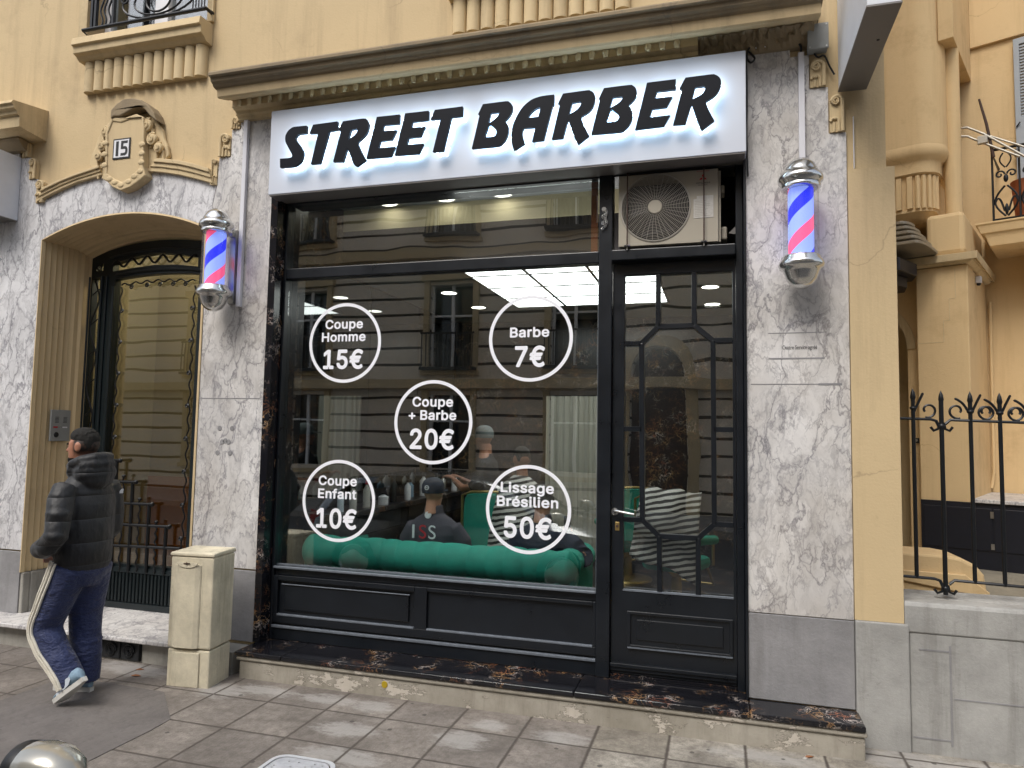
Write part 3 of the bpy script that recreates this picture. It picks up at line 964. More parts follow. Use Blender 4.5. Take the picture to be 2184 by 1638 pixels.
# entrance door, set back in the arch
ED = MB()
def dz_at(x, base, drop): return base - drop * ((x - ACX) / 0.9) ** 2
xs = [-5.88 + 0.083 * k for k in range(21)]
outer = [(-5.88, 0.12), (-4.22, 0.12)] + [(x, dz_at(x, 3.62, 0.15)) for x in xs[::-1]]
g_glass = [(-5.565, 0.60), (-4.60, 0.60)] + [(x, dz_at(x, 3.30, 0.10)) for x in [-4.60 - 0.0965 * k for k in range(11)]]
g_side = [(-5.84, 0.62), (-5.73, 0.62), (-5.73, 3.30), (-5.84, 3.28)]
g_band = [(-5.60, 3.345), (-5.35, 3.37), (-5.1, 3.385), (-4.85, 3.375), (-4.62, 3.345), (-4.62, 3.43), (-4.85, 3.475), (-5.1, 3.50), (-5.35, 3.475), (-5.6, 3.425)]
g_eye = [(-5.80, 3.36), (-5.72, 3.36), (-5.72, 3.43), (-5.80, 3.42)]
ED.prism(outer, 0.46, 0.53, [g_glass, g_side, g_band, g_eye])
door = ED.build('entrance_door', M['green_iron'], BLD, bevel=0.008)
MB().prism([(-5.86, 0.4), (-4.24, 0.4)] + [(x, dz_at(x, 3.58, 0.15)) for x in xs[::-1][1:-1]], 0.495, 0.503).build('pane', M['door_glass'], door)
fr = MB()
fr.tube([(-5.575, 0.452, 0.6), (-5.575, 0.452, 3.2)] , 0.014, 8)
for x in (-5.66, -5.72, -5.865):
    fr.tube([(x, 0.452, 0.56), (x, 0.452, 3.30)], 0.011, 8)
fr.tube([(x, 0.452, dz_at(x, 3.335, 0.1)) for x in xs[4:]], 0.014, 8)
fr.tube([(x, 0.452, dz_at(x, 3.53, 0.13)) for x in xs[3:]], 0.012, 8)
fr.build('frame_moulding', M['green_iron'], door, smooth=50)
sg = MB()
sg.tube([(-5.785 + 0.045 * math.sin(k * 0.55) , 0.455, 0.66 + k * 0.05) for k in range(53)], 0.008, 6)
for k in range(9):
    sg.tube([(-5.785 - 0.045, 0.456, 0.8 + k * 0.29), (-5.785 + 0.045, 0.456, 0.86 + k * 0.29)], 0.006, 6)
sg.tube([(-5.6 + k * 0.02, 0.455, dz_at(-5.6 + k * 0.02, 3.44, 0.1) + 0.035 * math.sin(k * 0.7)) for k in range(49)], 0.011, 6)
sg.tube([(-5.76 + .025 * math.cos(k * .7), 0.455, 3.39 + .025 * math.sin(k * .7)) for k in range(10)], 0.008, 6)
# wavy iron border with small curls round the glass
def wavy(p, q, n, amp, perp):
    out = []
    for k in range(n * 8 + 1):
        t = k / (n * 8)
        b = Vector(p).lerp(Vector(q), t)
        out.append(b + Vector(perp) * amp * math.sin(2 * PI * n * t))
    return out
sg.tube(wavy((-5.50, .475, 3.19), (-5.50, .475, 0.62), 16, 0.012, (1, 0, 0)), 0.007, 6)
sg.tube(wavy((-4.655, .475, 3.17), (-4.655, .475, 0.62), 16, 0.012, (1, 0, 0)), 0.007, 6)
sg.tube([(x, .475, dz_at(x, 3.235, .1) + 0.012 * math.sin((x + 5.5) * 48)) for x in [-5.5 + k * 0.0141 for k in range(61)]], 0.007, 6)
for k in range(8):
    for x, s_ in ((-5.50, 1), (-4.655, -1)):
        z = 0.86 + k * 0.30
        sg.tube([(x + s_ * 0.02 + 0.022 * math.cos(j * .8) * (1 - j / 16), .474, z + 0.022 * math.sin(j * .8) * (1 - j / 16)) for j in range(13)], 0.006, 6)
for x in (-5.38, -5.2, -5.05, -4.9, -4.76):
    sg.tube([(x + 0.024 * math.cos(j * .8) * (1 - j / 16), .474, dz_at(x, 3.20, .1) + 0.024 * math.sin(j * .8) * (1 - j / 16)) for j in range(13)], 0.006, 6)
sg.build('scroll_ironwork', M['iron'], door, smooth=50)
gr = MB()
for p, q in (((-5.56, 1.542), (-5.364, 1.545)), ((-5.56, 1.346), (-5.171, 1.352)), ((-5.56, 1.15), (-4.976, 1.158)), ((-5.56, 0.957), (-4.775, 0.967)), ((-5.56, 0.76), (-4.64, 0.782))):
    gr.tube([(p[0], .44, p[1]), (q[0], .44, q[1])], 0.014, 8)
for x, z in ((-5.40, 1.545), (-5.204, 1.351), (-5.004, 1.157), (-4.806, 0.965)):
    gr.tube([(x, .44, 0.545), (x, .44, z)], 0.016, 8)
for x, z in ((-5.31, 1.391), (-5.115, 1.189), (-4.917, 0.991)):
    gr.tube(wavy((x, .44, 0.545), (x, .44, z), 6, 0.009, (1, 0, 0)), 0.008, 6)
    gr.ball((x, .44, z + 0.01), 0.018, 10, 6)
for x, z in ((-5.364, 1.545), (-5.171, 1.352), (-4.976, 1.158), (-4.775, .967)):
    gr.ball((x, .44, z), 0.022, 10, 6)
gr.build('stepped_grille', M['iron'], door, smooth=50)
kp = MB()
kp.box(-5.60, -4.56, .445, .46, 0.53, 0.575).box(-5.60, -4.56, .435, .46, 0.12, 0.26)
for k in range(26):
    kp.tube([(-5.58 + k * .04, .455, 0.27), (-5.58 + k * .04, .455, 0.525)], 0.014, 8)
kp.build('kick_panel', M['green_iron'], door, smooth=40)
# lobby behind the door
lobby_fill = MB().ball((-5.05, 1.1, 3.9), .14, 20, 12).build('lobby_fill_light', emit('lobby_fill_glow', (1.0, .9, .7), 55.0), BLD, smooth=80)  # added glowing ball, hidden above the arch, brightens the lobby behind the glass
lob = MB().box(-6.4, -3.7, 1.9, 2.0, 1.3, 4.4).box(-6.5, -6.4, .56, 2.0, 0.1, 4.4).box(-3.7, -3.62, .56, 2.0, 0.1, 4.4).build('lobby_wall', M['olive_wall'], BLD)
MB().box(-6.4, -3.7, 1.88, 1.99, 0.1, 1.299).build('lobby_dado', M['brown_wall'], BLD)
MB().box(-6.4, -3.7, .56, 1.87, 0.06, 0.12).build('lobby_floor', M['brown_wall'], BLD)
# doorstep, base wall, cellar vent
MB().box(-5.96, -4.00, -0.285, 0.45, 0.17, 0.205).build('doorstep', M['marble3'], BLD, bevel=0.008)
MB().box(-12, -5.965, -0.22, 0.015, 0.165, 0.2).build('doorstep', M['marble3'], BLD, bevel=0.006)
MB().box(-12, -3.56, -0.2, 0.015, -0.2, 0.164).build('base_wall', M['cement'], BLD)
vg = MB().box(-4.80, -4.40, -0.215, -0.195, 0.012, 0.152).build('cellar_vent', M['dark'], BLD, bevel=0.004)
vm = MB()
for cx in (-4.69, -4.51):
    vm.tube([(cx + 0.055 * math.cos(k * .55) * (1 - k / 40), -0.222, 0.082 + 0.055 * math.sin(k * .55) * (1 - k / 40)) for k in range(34)], 0.007, 6)
for q in (-4.79, -4.60, -4.41):
    vm.tube([(q, -0.22, 0.02), (q, -0.22, 0.145)], 0.008, 6)
vm.build('vent_scrollwork', M['iron'], vg, smooth=50)
# filled anchor holes in the pilaster
mb = MB()
for x, z in ((-3.93, 1.86), (-3.81, 1.86), (-3.94, 1.66), (-3.82, 1.66), (-3.87, 1.76), (-3.90, 1.75), (-3.84, 1.75)):
    mb.lathe([(0.0, -0.003), (0.02, -0.003), (0.022, 0.002)], (x, 0, z), 14, 'y')
mb.build('anchor_scar', M['plinth'], BLD)
mb = MB().box(-4.13, -3.56, -0.0015, 0.002, 2.10, 2.108).box(0.19, 0.60, -0.0015, 0.002, 2.205, 2.211).box(0.6, 0.74, -0.0015, 0.002, 2.2, 2.214).box(0.30, 0.64, -0.0015, 0.002, 2.54, 2.545).box(0.30, 0.64, -0.0015, 0.002, 2.37, 2.38)
mb.build('marble_scratch', M['plinth'], BLD)


def flat_text(body, font_h, cx, z, y, mat, name, parent, fn=None, bold=0.0, width=None, thick=0.0008):
    """lettering from Blender's own built-in font as a thin solid"""
    c = bpy.data.curves.new(name, 'FONT')
    c.body = body
    c.size = 1
    c.align_x = 'CENTER'
    o = bpy.data.objects.new(name, c)
    COL.objects.link(o)
    bpy.context.view_layer.update()
    me = o.to_mesh()
    vs = [tuple(v.co) for v in me.vertices]
    fs = [tuple(p.vertices) for p in me.polygons]
    o.to_mesh_clear()
    bpy.data.objects.remove(o)
    w_ = max(v[0] for v in vs) - min(v[0] for v in vs)
    s = font_h / 0.7
    sx = (width / w_) if width else s
    mb = MB()
    n = len(vs)
    fn = fn or (lambda a, b, yy: (cx + a, yy, z + b))
    mb.add([fn(v[0] * sx, v[1] * s, y) for v in vs], fs)
    return mb.build(name, M[mat], parent)


flat_text('Centre Service agréé', 0.026, 0.49, 2.435, -0.0025, 'ink', 'faded_lettering', BLD, width=0.21)

# ------------------------------------------------------------------ shop front
SHP = thing('shopfront', 'black painted wooden shopfront with large window, panelled base and black marble surround', 'shopfront', (-1.7, 0.15, 0.2))
# cement step with its black marble ledge
st = MB().box(-3.47, 0.80, -0.235, 0.15, -0.1, 0.13).build('step', M['kerbstone'], SHP, bevel=0.012)
MB().box(-3.49, 0.81, -0.25, 0.0, 0.131, 0.165).build('step_nosing', M['kerbstone'], SHP, bevel=0.012)
MB().box(-3.50, -3.1, -0.262, 0.24, 0.166, 0.198).box(-3.098, -0.92, -0.262, 0.24, 0.166, 0.198).box(-0.918, 0.162, -0.262, 0.24, 0.166, 0.199).box(0.164, 0.80, -0.262, 0.0, 0.166, 0.201).build('marble_ledge', M['portoro'], SHP, bevel=0.008)
# black marble jambs
MB().box(-3.524, -3.46, -0.012, 0.24, 0.2, 4.42).build('marble_jamb', M['portoro'], SHP, bevel=0.003)
MB().box(0.150, 0.163, -0.02, 0.24, 0.2, 4.42).build('jamb_strip', M['wood'], SHP)
MB().box(-3.529, -3.462, 0.2405, 0.43, 0.246, 4.42).build('marble_jamb', M['portoro_in'], SHP)
# timber frame
fw = MB()
fw.box(-3.458, -3.435, 0.10, 0.20, 0.2, 3.78)
fw.box(-0.838, -0.742, 0.085, 0.20, 0.2, 3.78)
fw.box(0.10, 0.149, 0.10, 0.22, 0.2, 3.78)
fw.box(-3.434, -0.839, 0.10, 0.20, 3.095, 3.18)
fw.box(-3.434, 0.099, 0.10, 0.30, 3.72, 3.90)
fw.box(-0.741, 0.099, 0.03, 0.22, 3.09, 3.165)
fw.box(-3.434, -0.839, 0.12, 0.20, 0.70, 0.765)
fr_ = fw.build('frame', M['wood'], SHP, bevel=0.006)
MB().box(-3.434, -0.839, 0.085, 0.118, 0.755, 0.772).box(-3.434, -0.839, 0.09, 0.119, 0.292, 0.312).build('dusty_sill', M['dust'], SHP, bevel=0.004)
# panelled base
pb = MB()
pb.box(-3.434, -0.839, 0.13, 0.20, 0.2, 0.699)
pb.box(-3.434, -3.395, .10, .129, .392, .699).box(-2.21, -2.11, .10, .129, .392, .699).box(-0.86, -0.839, .10, .129, .392, .699)
pb.box(-3.394, -2.211, .10, .129, .66, .699).box(-2.109, -0.861, .10, .129, .672, .699)
pb.box(-3.434, -0.839, .10, .129, .33, .391)
pb.box(-3.434, -0.839, .105, .129, .2, .29)
base = pb.build('base_panel', M['wood'], SHP, bevel=0.004)
MB().box(-3.34, -2.26, .112, .129, .43, .63).build('raised_field', M['wood'], base, bevel=0.01)
MB().box(-3.394, -2.212, .096, .125, .385, .400).box(-2.108, -0.862, .096, .125, .385, .400).box(-3.36, -2.25, .1, .112, .628, .636).build('dusty_moulding', M['dust'], base, bevel=0.004)
MB().box(-2.108, -0.862, .1255, .129, .401, .671).build('recessed_field', M['wood'], base)
# panes
MB().box(-3.434, -0.839, 0.150, 0.158, 0.772, 3.094).build('window_pane', M['glass'], SHP)
MB().box(-3.434, -0.839, 0.150, 0.156, 3.181, 3.719).build('transom_pane', M['old_glass'], SHP)
MB().box(-0.91, -0.862, 0.165, 0.172, 3.182, 3.718).build('film_strip', M['terracotta'], SHP)
MB().box(-3.434, -0.839, 0.135, 0.149, 0.772, 0.784).box(-0.849, -0.839, 0.14, 0.149, 0.785, 3.09).build('glazing_bead', M['dust'], SHP)

# glazed door
Y0, Y1 = 0.125, 0.175
dr = MB()
dr.prism([(-0.738, 0.225), (0.098, 0.225), (0.098, 3.085), (-0.738, 3.085)], Y0, Y1, [[(-0.655, 0.795), (0.078, 0.795), (0.078, 3.0), (-0.655, 3.0)]])
DOOR = dr.build('door', M['wood'], SHP, bevel=0.005)
bars = MB()
hw = 0.013
def bar(p, q, wd=0.034):
    d = Vector((q[0] - p[0], q[1] - p[1])); L = d.length; d /= L
    n = Vector((-d.y, d.x)) * wd / 2
    bars.prism([(p[0] + n.x, p[1] + n.y), (q[0] + n.x, q[1] + n.y), (q[0] - n.x, q[1] - n.y), (p[0] - n.x, p[1] - n.y)], Y0 - 0.004, Y1 - 0.012)
A_, B_, C_, D_ = (-0.537, 2.51), (-0.421, 2.625), (-0.176, 2.63), (-0.050, 2.52)
E_, F_, G_, H_ = (-0.525, 1.275), (-0.41, 1.172), (-0.15, 1.172), (-0.045, 1.272)
for p, q in ((A_, B_), (B_, C_), (C_, D_), (D_, H_), (H_, G_), (G_, F_), (F_, E_), (E_, A_), (B_, (-0.421, 3.0)), (C_, (-0.176, 3.0)), (A_, (-0.655, 2.51)), (D_, (0.078, 2.52)), ((-0.655, 1.905), (-0.53, 1.905)), ((-0.048, 1.91), (0.078, 1.91)), (E_, (-0.655, 1.275)), (H_, (0.078, 1.272)), (F_, (-0.405, 0.795)), (G_, (-0.150, 0.795))):
    bar(p, q)
bars.build('glazing_bars', M['wood'], DOOR, bevel=0.004)
MB().box(-0.655, 0.078, 0.166, 0.171, 0.795, 3.0).build('pane', M['old_glass'], DOOR)
MB().box(-0.655, 0.078, Y0 - 0.006, Y0 + 0.02, 0.786, 0.797).build('dusty_moulding', M['dust'], DOOR)
dp = MB()
dp.prism([(-0.625, 0.41), (0.075, 0.41), (0.075, 0.655), (-0.625, 0.655)], Y0 - 0.016, Y0 - 0.0005, [[(-0.60, 0.43), (0.052, 0.43), (0.052, 0.635), (-0.60, 0.635)]])
dp.box(-0.56, 0.012, Y0 - 0.01, Y0 - 0.0005, 0.465, 0.60)
dp.box(-0.738, 0.098, Y0 - 0.03, Y0 - 0.0005, 0.275, 0.30).box(-0.738, 0.098, Y0 - 0.018, Y0 - 0.0005, 0.25, 0.272)
dp.build('door_panel', M['wood'], DOOR, bevel=0.006)
MB().box(-0.62, 0.07, Y0 - 0.02, Y0 - 0.012, 0.406, 0.415).build('dusty_moulding', M['dust'], DOOR)
hd = MB().tube([(-0.715, Y0, 1.32), (-0.715, Y0 - 0.05, 1.335), (-0.70, Y0 - 0.062, 1.337), (-0.575, Y0 - 0.06, 1.316)], 0.0095, 10)
hd.lathe([(0.0, Y0 - 0.008), (0.024, Y0 - 0.008), (0.026, Y0)], (-0.715, 0, 1.325), 16, 'y')
hd.build('handle', M['steel'], DOOR, smooth=50)
lk = MB().box(-0.712, -0.682, Y0 - 0.005, Y0 - 0.0003, 1.195, 1.255).build('lock', M['brass'], DOOR, bevel=0.003)
MB().lathe([(0.0, Y0 - 0.012), (0.009, Y0 - 0.012), (0.010, Y0 - 0.0045)], (-0.697, 0, 1.226), 14, 'y').build('key_cylinder', M['rust'], lk)
MB().box(-0.738, 0.098, 0.115, 0.22, 0.2, 0.222).build('threshold', M['portoro'], SHP, bevel=0.003)
# recess that holds the cooling unit
MB().box(-0.741, 0.15, 0.55, 0.58, 3.166, 3.95).box(-0.741, 0.15, 0.221, 0.549, 3.12, 3.1655).build('recess_board', M['dark'], SHP)
MB().box(-3.52, 0.149, -0.009, 0.098, 3.73, 3.75).build('soffit_board', M['grey_metal'], SHP)

# ------------------------------------------------------------------ chain on the post
ch = thing('pull_chain', 'tangled pale pull chain hanging on a hook from the black post', 'chain', (-0.80, 0.08, 3.45))
mb = MB()
mb.lathe([(0.0, 0.06), (0.016, 0.06), (0.018, 0.084)], (-0.80, 0, 3.475), 12, 'y')
mb.build('hook', M['steel'], ch, smooth=50)
mb = MB()
for k in range(16):
    a = k * 0.5
    cx, cz = -0.80 + 0.012 * math.sin(a * 2.3), 3.455 - 0.008 * k
    mb.tube([(cx + 0.007 * math.cos(q), 0.070 + 0.004 * math.sin(q + a), cz + 0.008 * math.sin(q)) for q in [i * 0.7 for i in range(10)]], 0.0022, 5)
for k in range(9):
    cx, cz = -0.785 + 0.004 * math.sin(k), 3.47 - 0.012 * k
    mb.tube([(cx + 0.006 * math.cos(q), 0.068 + 0.004 * math.sin(q + k), cz + 0.008 * math.sin(q)) for q in [i * 0.7 for i in range(10)]], 0.0022, 5)
mb.build('links', M['steel'], ch, smooth=50)

# ------------------------------------------------------------------ fascia sign
SIGN = thing('shop_sign', 'white backlit fascia sign with black raised letters STREET BARBER', 'shop sign', (-1.65, -0.08, 3.72))
MB().box(-3.457, 0.164, -0.15, -0.02, 3.722, 4.408).build('sign_box', M['panel_white'], SIGN, bevel=0.004)
MB().box(-3.45, 0.158, -0.145, -0.01, 3.713, 3.7215).build('underside', M['grey_metal'], SIGN)
LET = json.loads('[["S",[-3304,3972,-3228,3970,-3201,3973,-3195,3983,-3202,4003,-3249,4080,-3262,4109,-3265,4137,-3259,4163,-3238,4192,-3208,4211,-3178,4216,-3077,4214,-3074,4152,-3138,4151,-3162,4142,-3171,4127,-3166,4110,-3122,4050,-3098,4004,-3100,3966,-3116,3929,-3152,3905,-3194,3897,-3300,3900],[]],["T",[-3020,4215,-2808,4218,-2803,4149,-2876,4146,-2946,3900,-3027,3902,-2973,4143,-3050,4147],[]],["R",[-2760,4213,-2588,4216,-2556,4199,-2542,4168,-2545,4126,-2566,4085,-2625,4038,-2623,4016,-2596,3960,-2555,3890,-2631,3847,-2654,3865,-2682,3926,-2714,3999,-2748,3895,-2833,3903,-2775,4139,-2799,4147],[[-2690,4138,-2641,4142,-2634,4130,-2645,4107,-2671,4085,-2713,4062]]],["E",[-2476,4216,-2289,4214,-2287,4141,-2416,4144,-2423,4101,-2309,4096,-2344,4025,-2439,4023,-2455,3973,-2317,3969,-2348,3897,-2553,3901],[]],["E",[-2243,4217,-2055,4215,-2052,4143,-2181,4143,-2192,4101,-2081,4097,-2113,4025,-2210,4023,-2223,3975,-2089,3970,-2124,3897,-2319,3903],[]],["T",[-2006,4216,-1789,4217,-1788,4144,-1875,4142,-1931,3898,-2014,3900,-1958,4142,-2039,4145],[]],["B",[-1634,4215,-1465,4216,-1436,4208,-1416,4187,-1410,4158,-1418,4126,-1438,4095,-1464,4072,-1447,4047,-1438,4015,-1441,3973,-1459,3933,-1487,3905,-1526,3893,-1711,3895,-1657,4139,-1669,4143],[[-1572,4141,-1509,4141,-1520,4114,-1549,4089,-1589,4065],[-1582,4055,-1557,4040,-1533,4016,-1528,3992,-1534,3974,-1556,3966,-1614,3970]]],["A",[-1110,4222,-1108,4146,-1118,4144,-1179,3902,-1263,3901,-1241,4001,-1325,4003,-1335,3981,-1334,3953,-1326,3919,-1317,3893,-1394,3849,-1409,3895,-1416,3947,-1413,3999,-1400,4049,-1372,4107,-1331,4163,-1275,4203,-1224,4218,-1173,4223],[[-1206,4144,-1221,4076,-1299,4076,-1273,4109,-1241,4134]]],["R",[-1046,4221,-881,4224,-854,4218,-831,4200,-820,4171,-822,4140,-835,4100,-866,4067,-915,4041,-912,4018,-891,3965,-859,3901,-934,3849,-951,3874,-977,3943,-1007,4026,-1042,3902,-1122,3903,-1066,4150,-1082,4151],[[-979,4147,-925,4149,-918,4137,-927,4116,-949,4093,-1003,4065]]],["B",[-760,4225,-591,4226,-564,4218,-545,4199,-537,4172,-542,4139,-563,4108,-593,4085,-574,4057,-565,4022,-569,3980,-587,3944,-617,3918,-654,3905,-844,3909,-787,4149,-796,4153],[[-698,4151,-633,4151,-639,4129,-667,4104,-720,4079],[-711,4065,-688,4053,-662,4028,-656,4006,-664,3988,-687,3981,-743,3982]]],["E",[-470,4227,-280,4228,-280,4157,-401,4156,-417,4112,-302,4110,-338,4041,-433,4038,-450,3985,-316,3984,-356,3914,-548,3911],[]],["R",[-218,4229,-58,4230,-28,4224,-2,4203,9,4172,4,4138,-13,4103,-41,4076,-88,4049,-80,4018,-63,3974,-35,3916,-114,3860,-126,3884,-150,3952,-178,4039,-218,3913,-298,3917,-240,4149,-256,4161],[[-154,4155,-100,4156,-90,4147,-97,4125,-119,4099,-175,4075]]]]')


def pairs(a): return [(a[i] / 1000, a[i + 1] / 1000) for i in range(0, len(a), 2)]


def rounded(p, corner=38):
    """smooth gentle bends of a traced outline, keep its corners"""
    P = [Vector(q) for q in p]
    n = len(P)
    out = []
    def sharp(i):
        a, b = (P[i] - P[i - 1]).normalized(), (P[(i + 1) % n] - P[i]).normalized()
        return math.degrees(a.angle(b)) > corner if a.length and b.length else True
    S = [sharp(i) for i in range(n)]
    for i in range(n):
        a, b = P[i], P[(i + 1) % n]
        out.append(tuple(a))
        if S[i] and S[(i + 1) % n]:
            continue
        p0 = a if S[i] else P[i - 1]
        p3 = b if S[(i + 1) % n] else P[(i + 2) % n]
        for t in (0.33, 0.67):
            q = 0.5 * (2 * a + (b - p0) * t + (2 * p0 - 5 * a + 4 * b - p3) * t * t + (3 * a - p0 - 3 * b + p3) * t ** 3)
            out.append(tuple(q))
    return out


def inset(poly, d):
    n = len(poly)
    A = sum(poly[i][0] * poly[(i + 1) % n][1] - poly[(i + 1) % n][0] * poly[i][1] for i in range(n))
    s = 1 if A > 0 else -1
    out = []
    for i in range(n):
        a, b, c = Vector(poly[i - 1]), Vector(poly[i]), Vector(poly[(i + 1) % n])
        e1, e2 = (b - a).normalized(), (c - b).normalized()
        n1, n2 = Vector((-e1.y, e1.x)), Vector((-e2.y, e2.x))
        m = n1 + n2
        if m.length < 1e-4: m = n1
        m.normalize()
        k = min(1.6, 1 / max(0.5, m.dot(n1)))
        q = b + m * d * k * s
        out.append((q.x, q.y))
    return out


for chx, o, hs_ in LET:
    o = rounded(pairs(o))
    hh = [rounded(pairs(h)) for h in hs_]
    L = MB().prism(o, -0.232, -0.206, hh).build('letter', M['letter'], SIGN, bevel=0.0015)
    MB().prism(inset(o, 0.014), -0.2045, -0.192, [inset(h, -0.012) for h in hh]).build('led_backlight', M['led'], L)
    dots = MB()
    n = len(o)
    acc = 0.02
    for i in range(n):
        a, b = Vector(o[i]), Vector(o[(i + 1) % n])
        ln_ = (b - a).length
        low = (a.y + b.y) / 2
        while acc < ln_:
            p = a.lerp(b, acc / ln_)
            dots.ball((p.x, -0.153, p.y - 0.004), 0.0055, 8, 5)
            acc += 0.055
        acc -= ln_
    dots.build('led_strip', M['led_dot'], L)
    st_ = MB()
    zs = [q[1] for q in o]; xs_ = [q[0] for q in o]
    st_.tube([((min(xs_) + max(xs_)) / 2, -0.195, min(zs) + 0.07), ((min(xs_) + max(xs_)) / 2, -0.15, min(zs) + 0.07)], 0.004, 6)
    st_.build('stand_off', M['steel'], L)

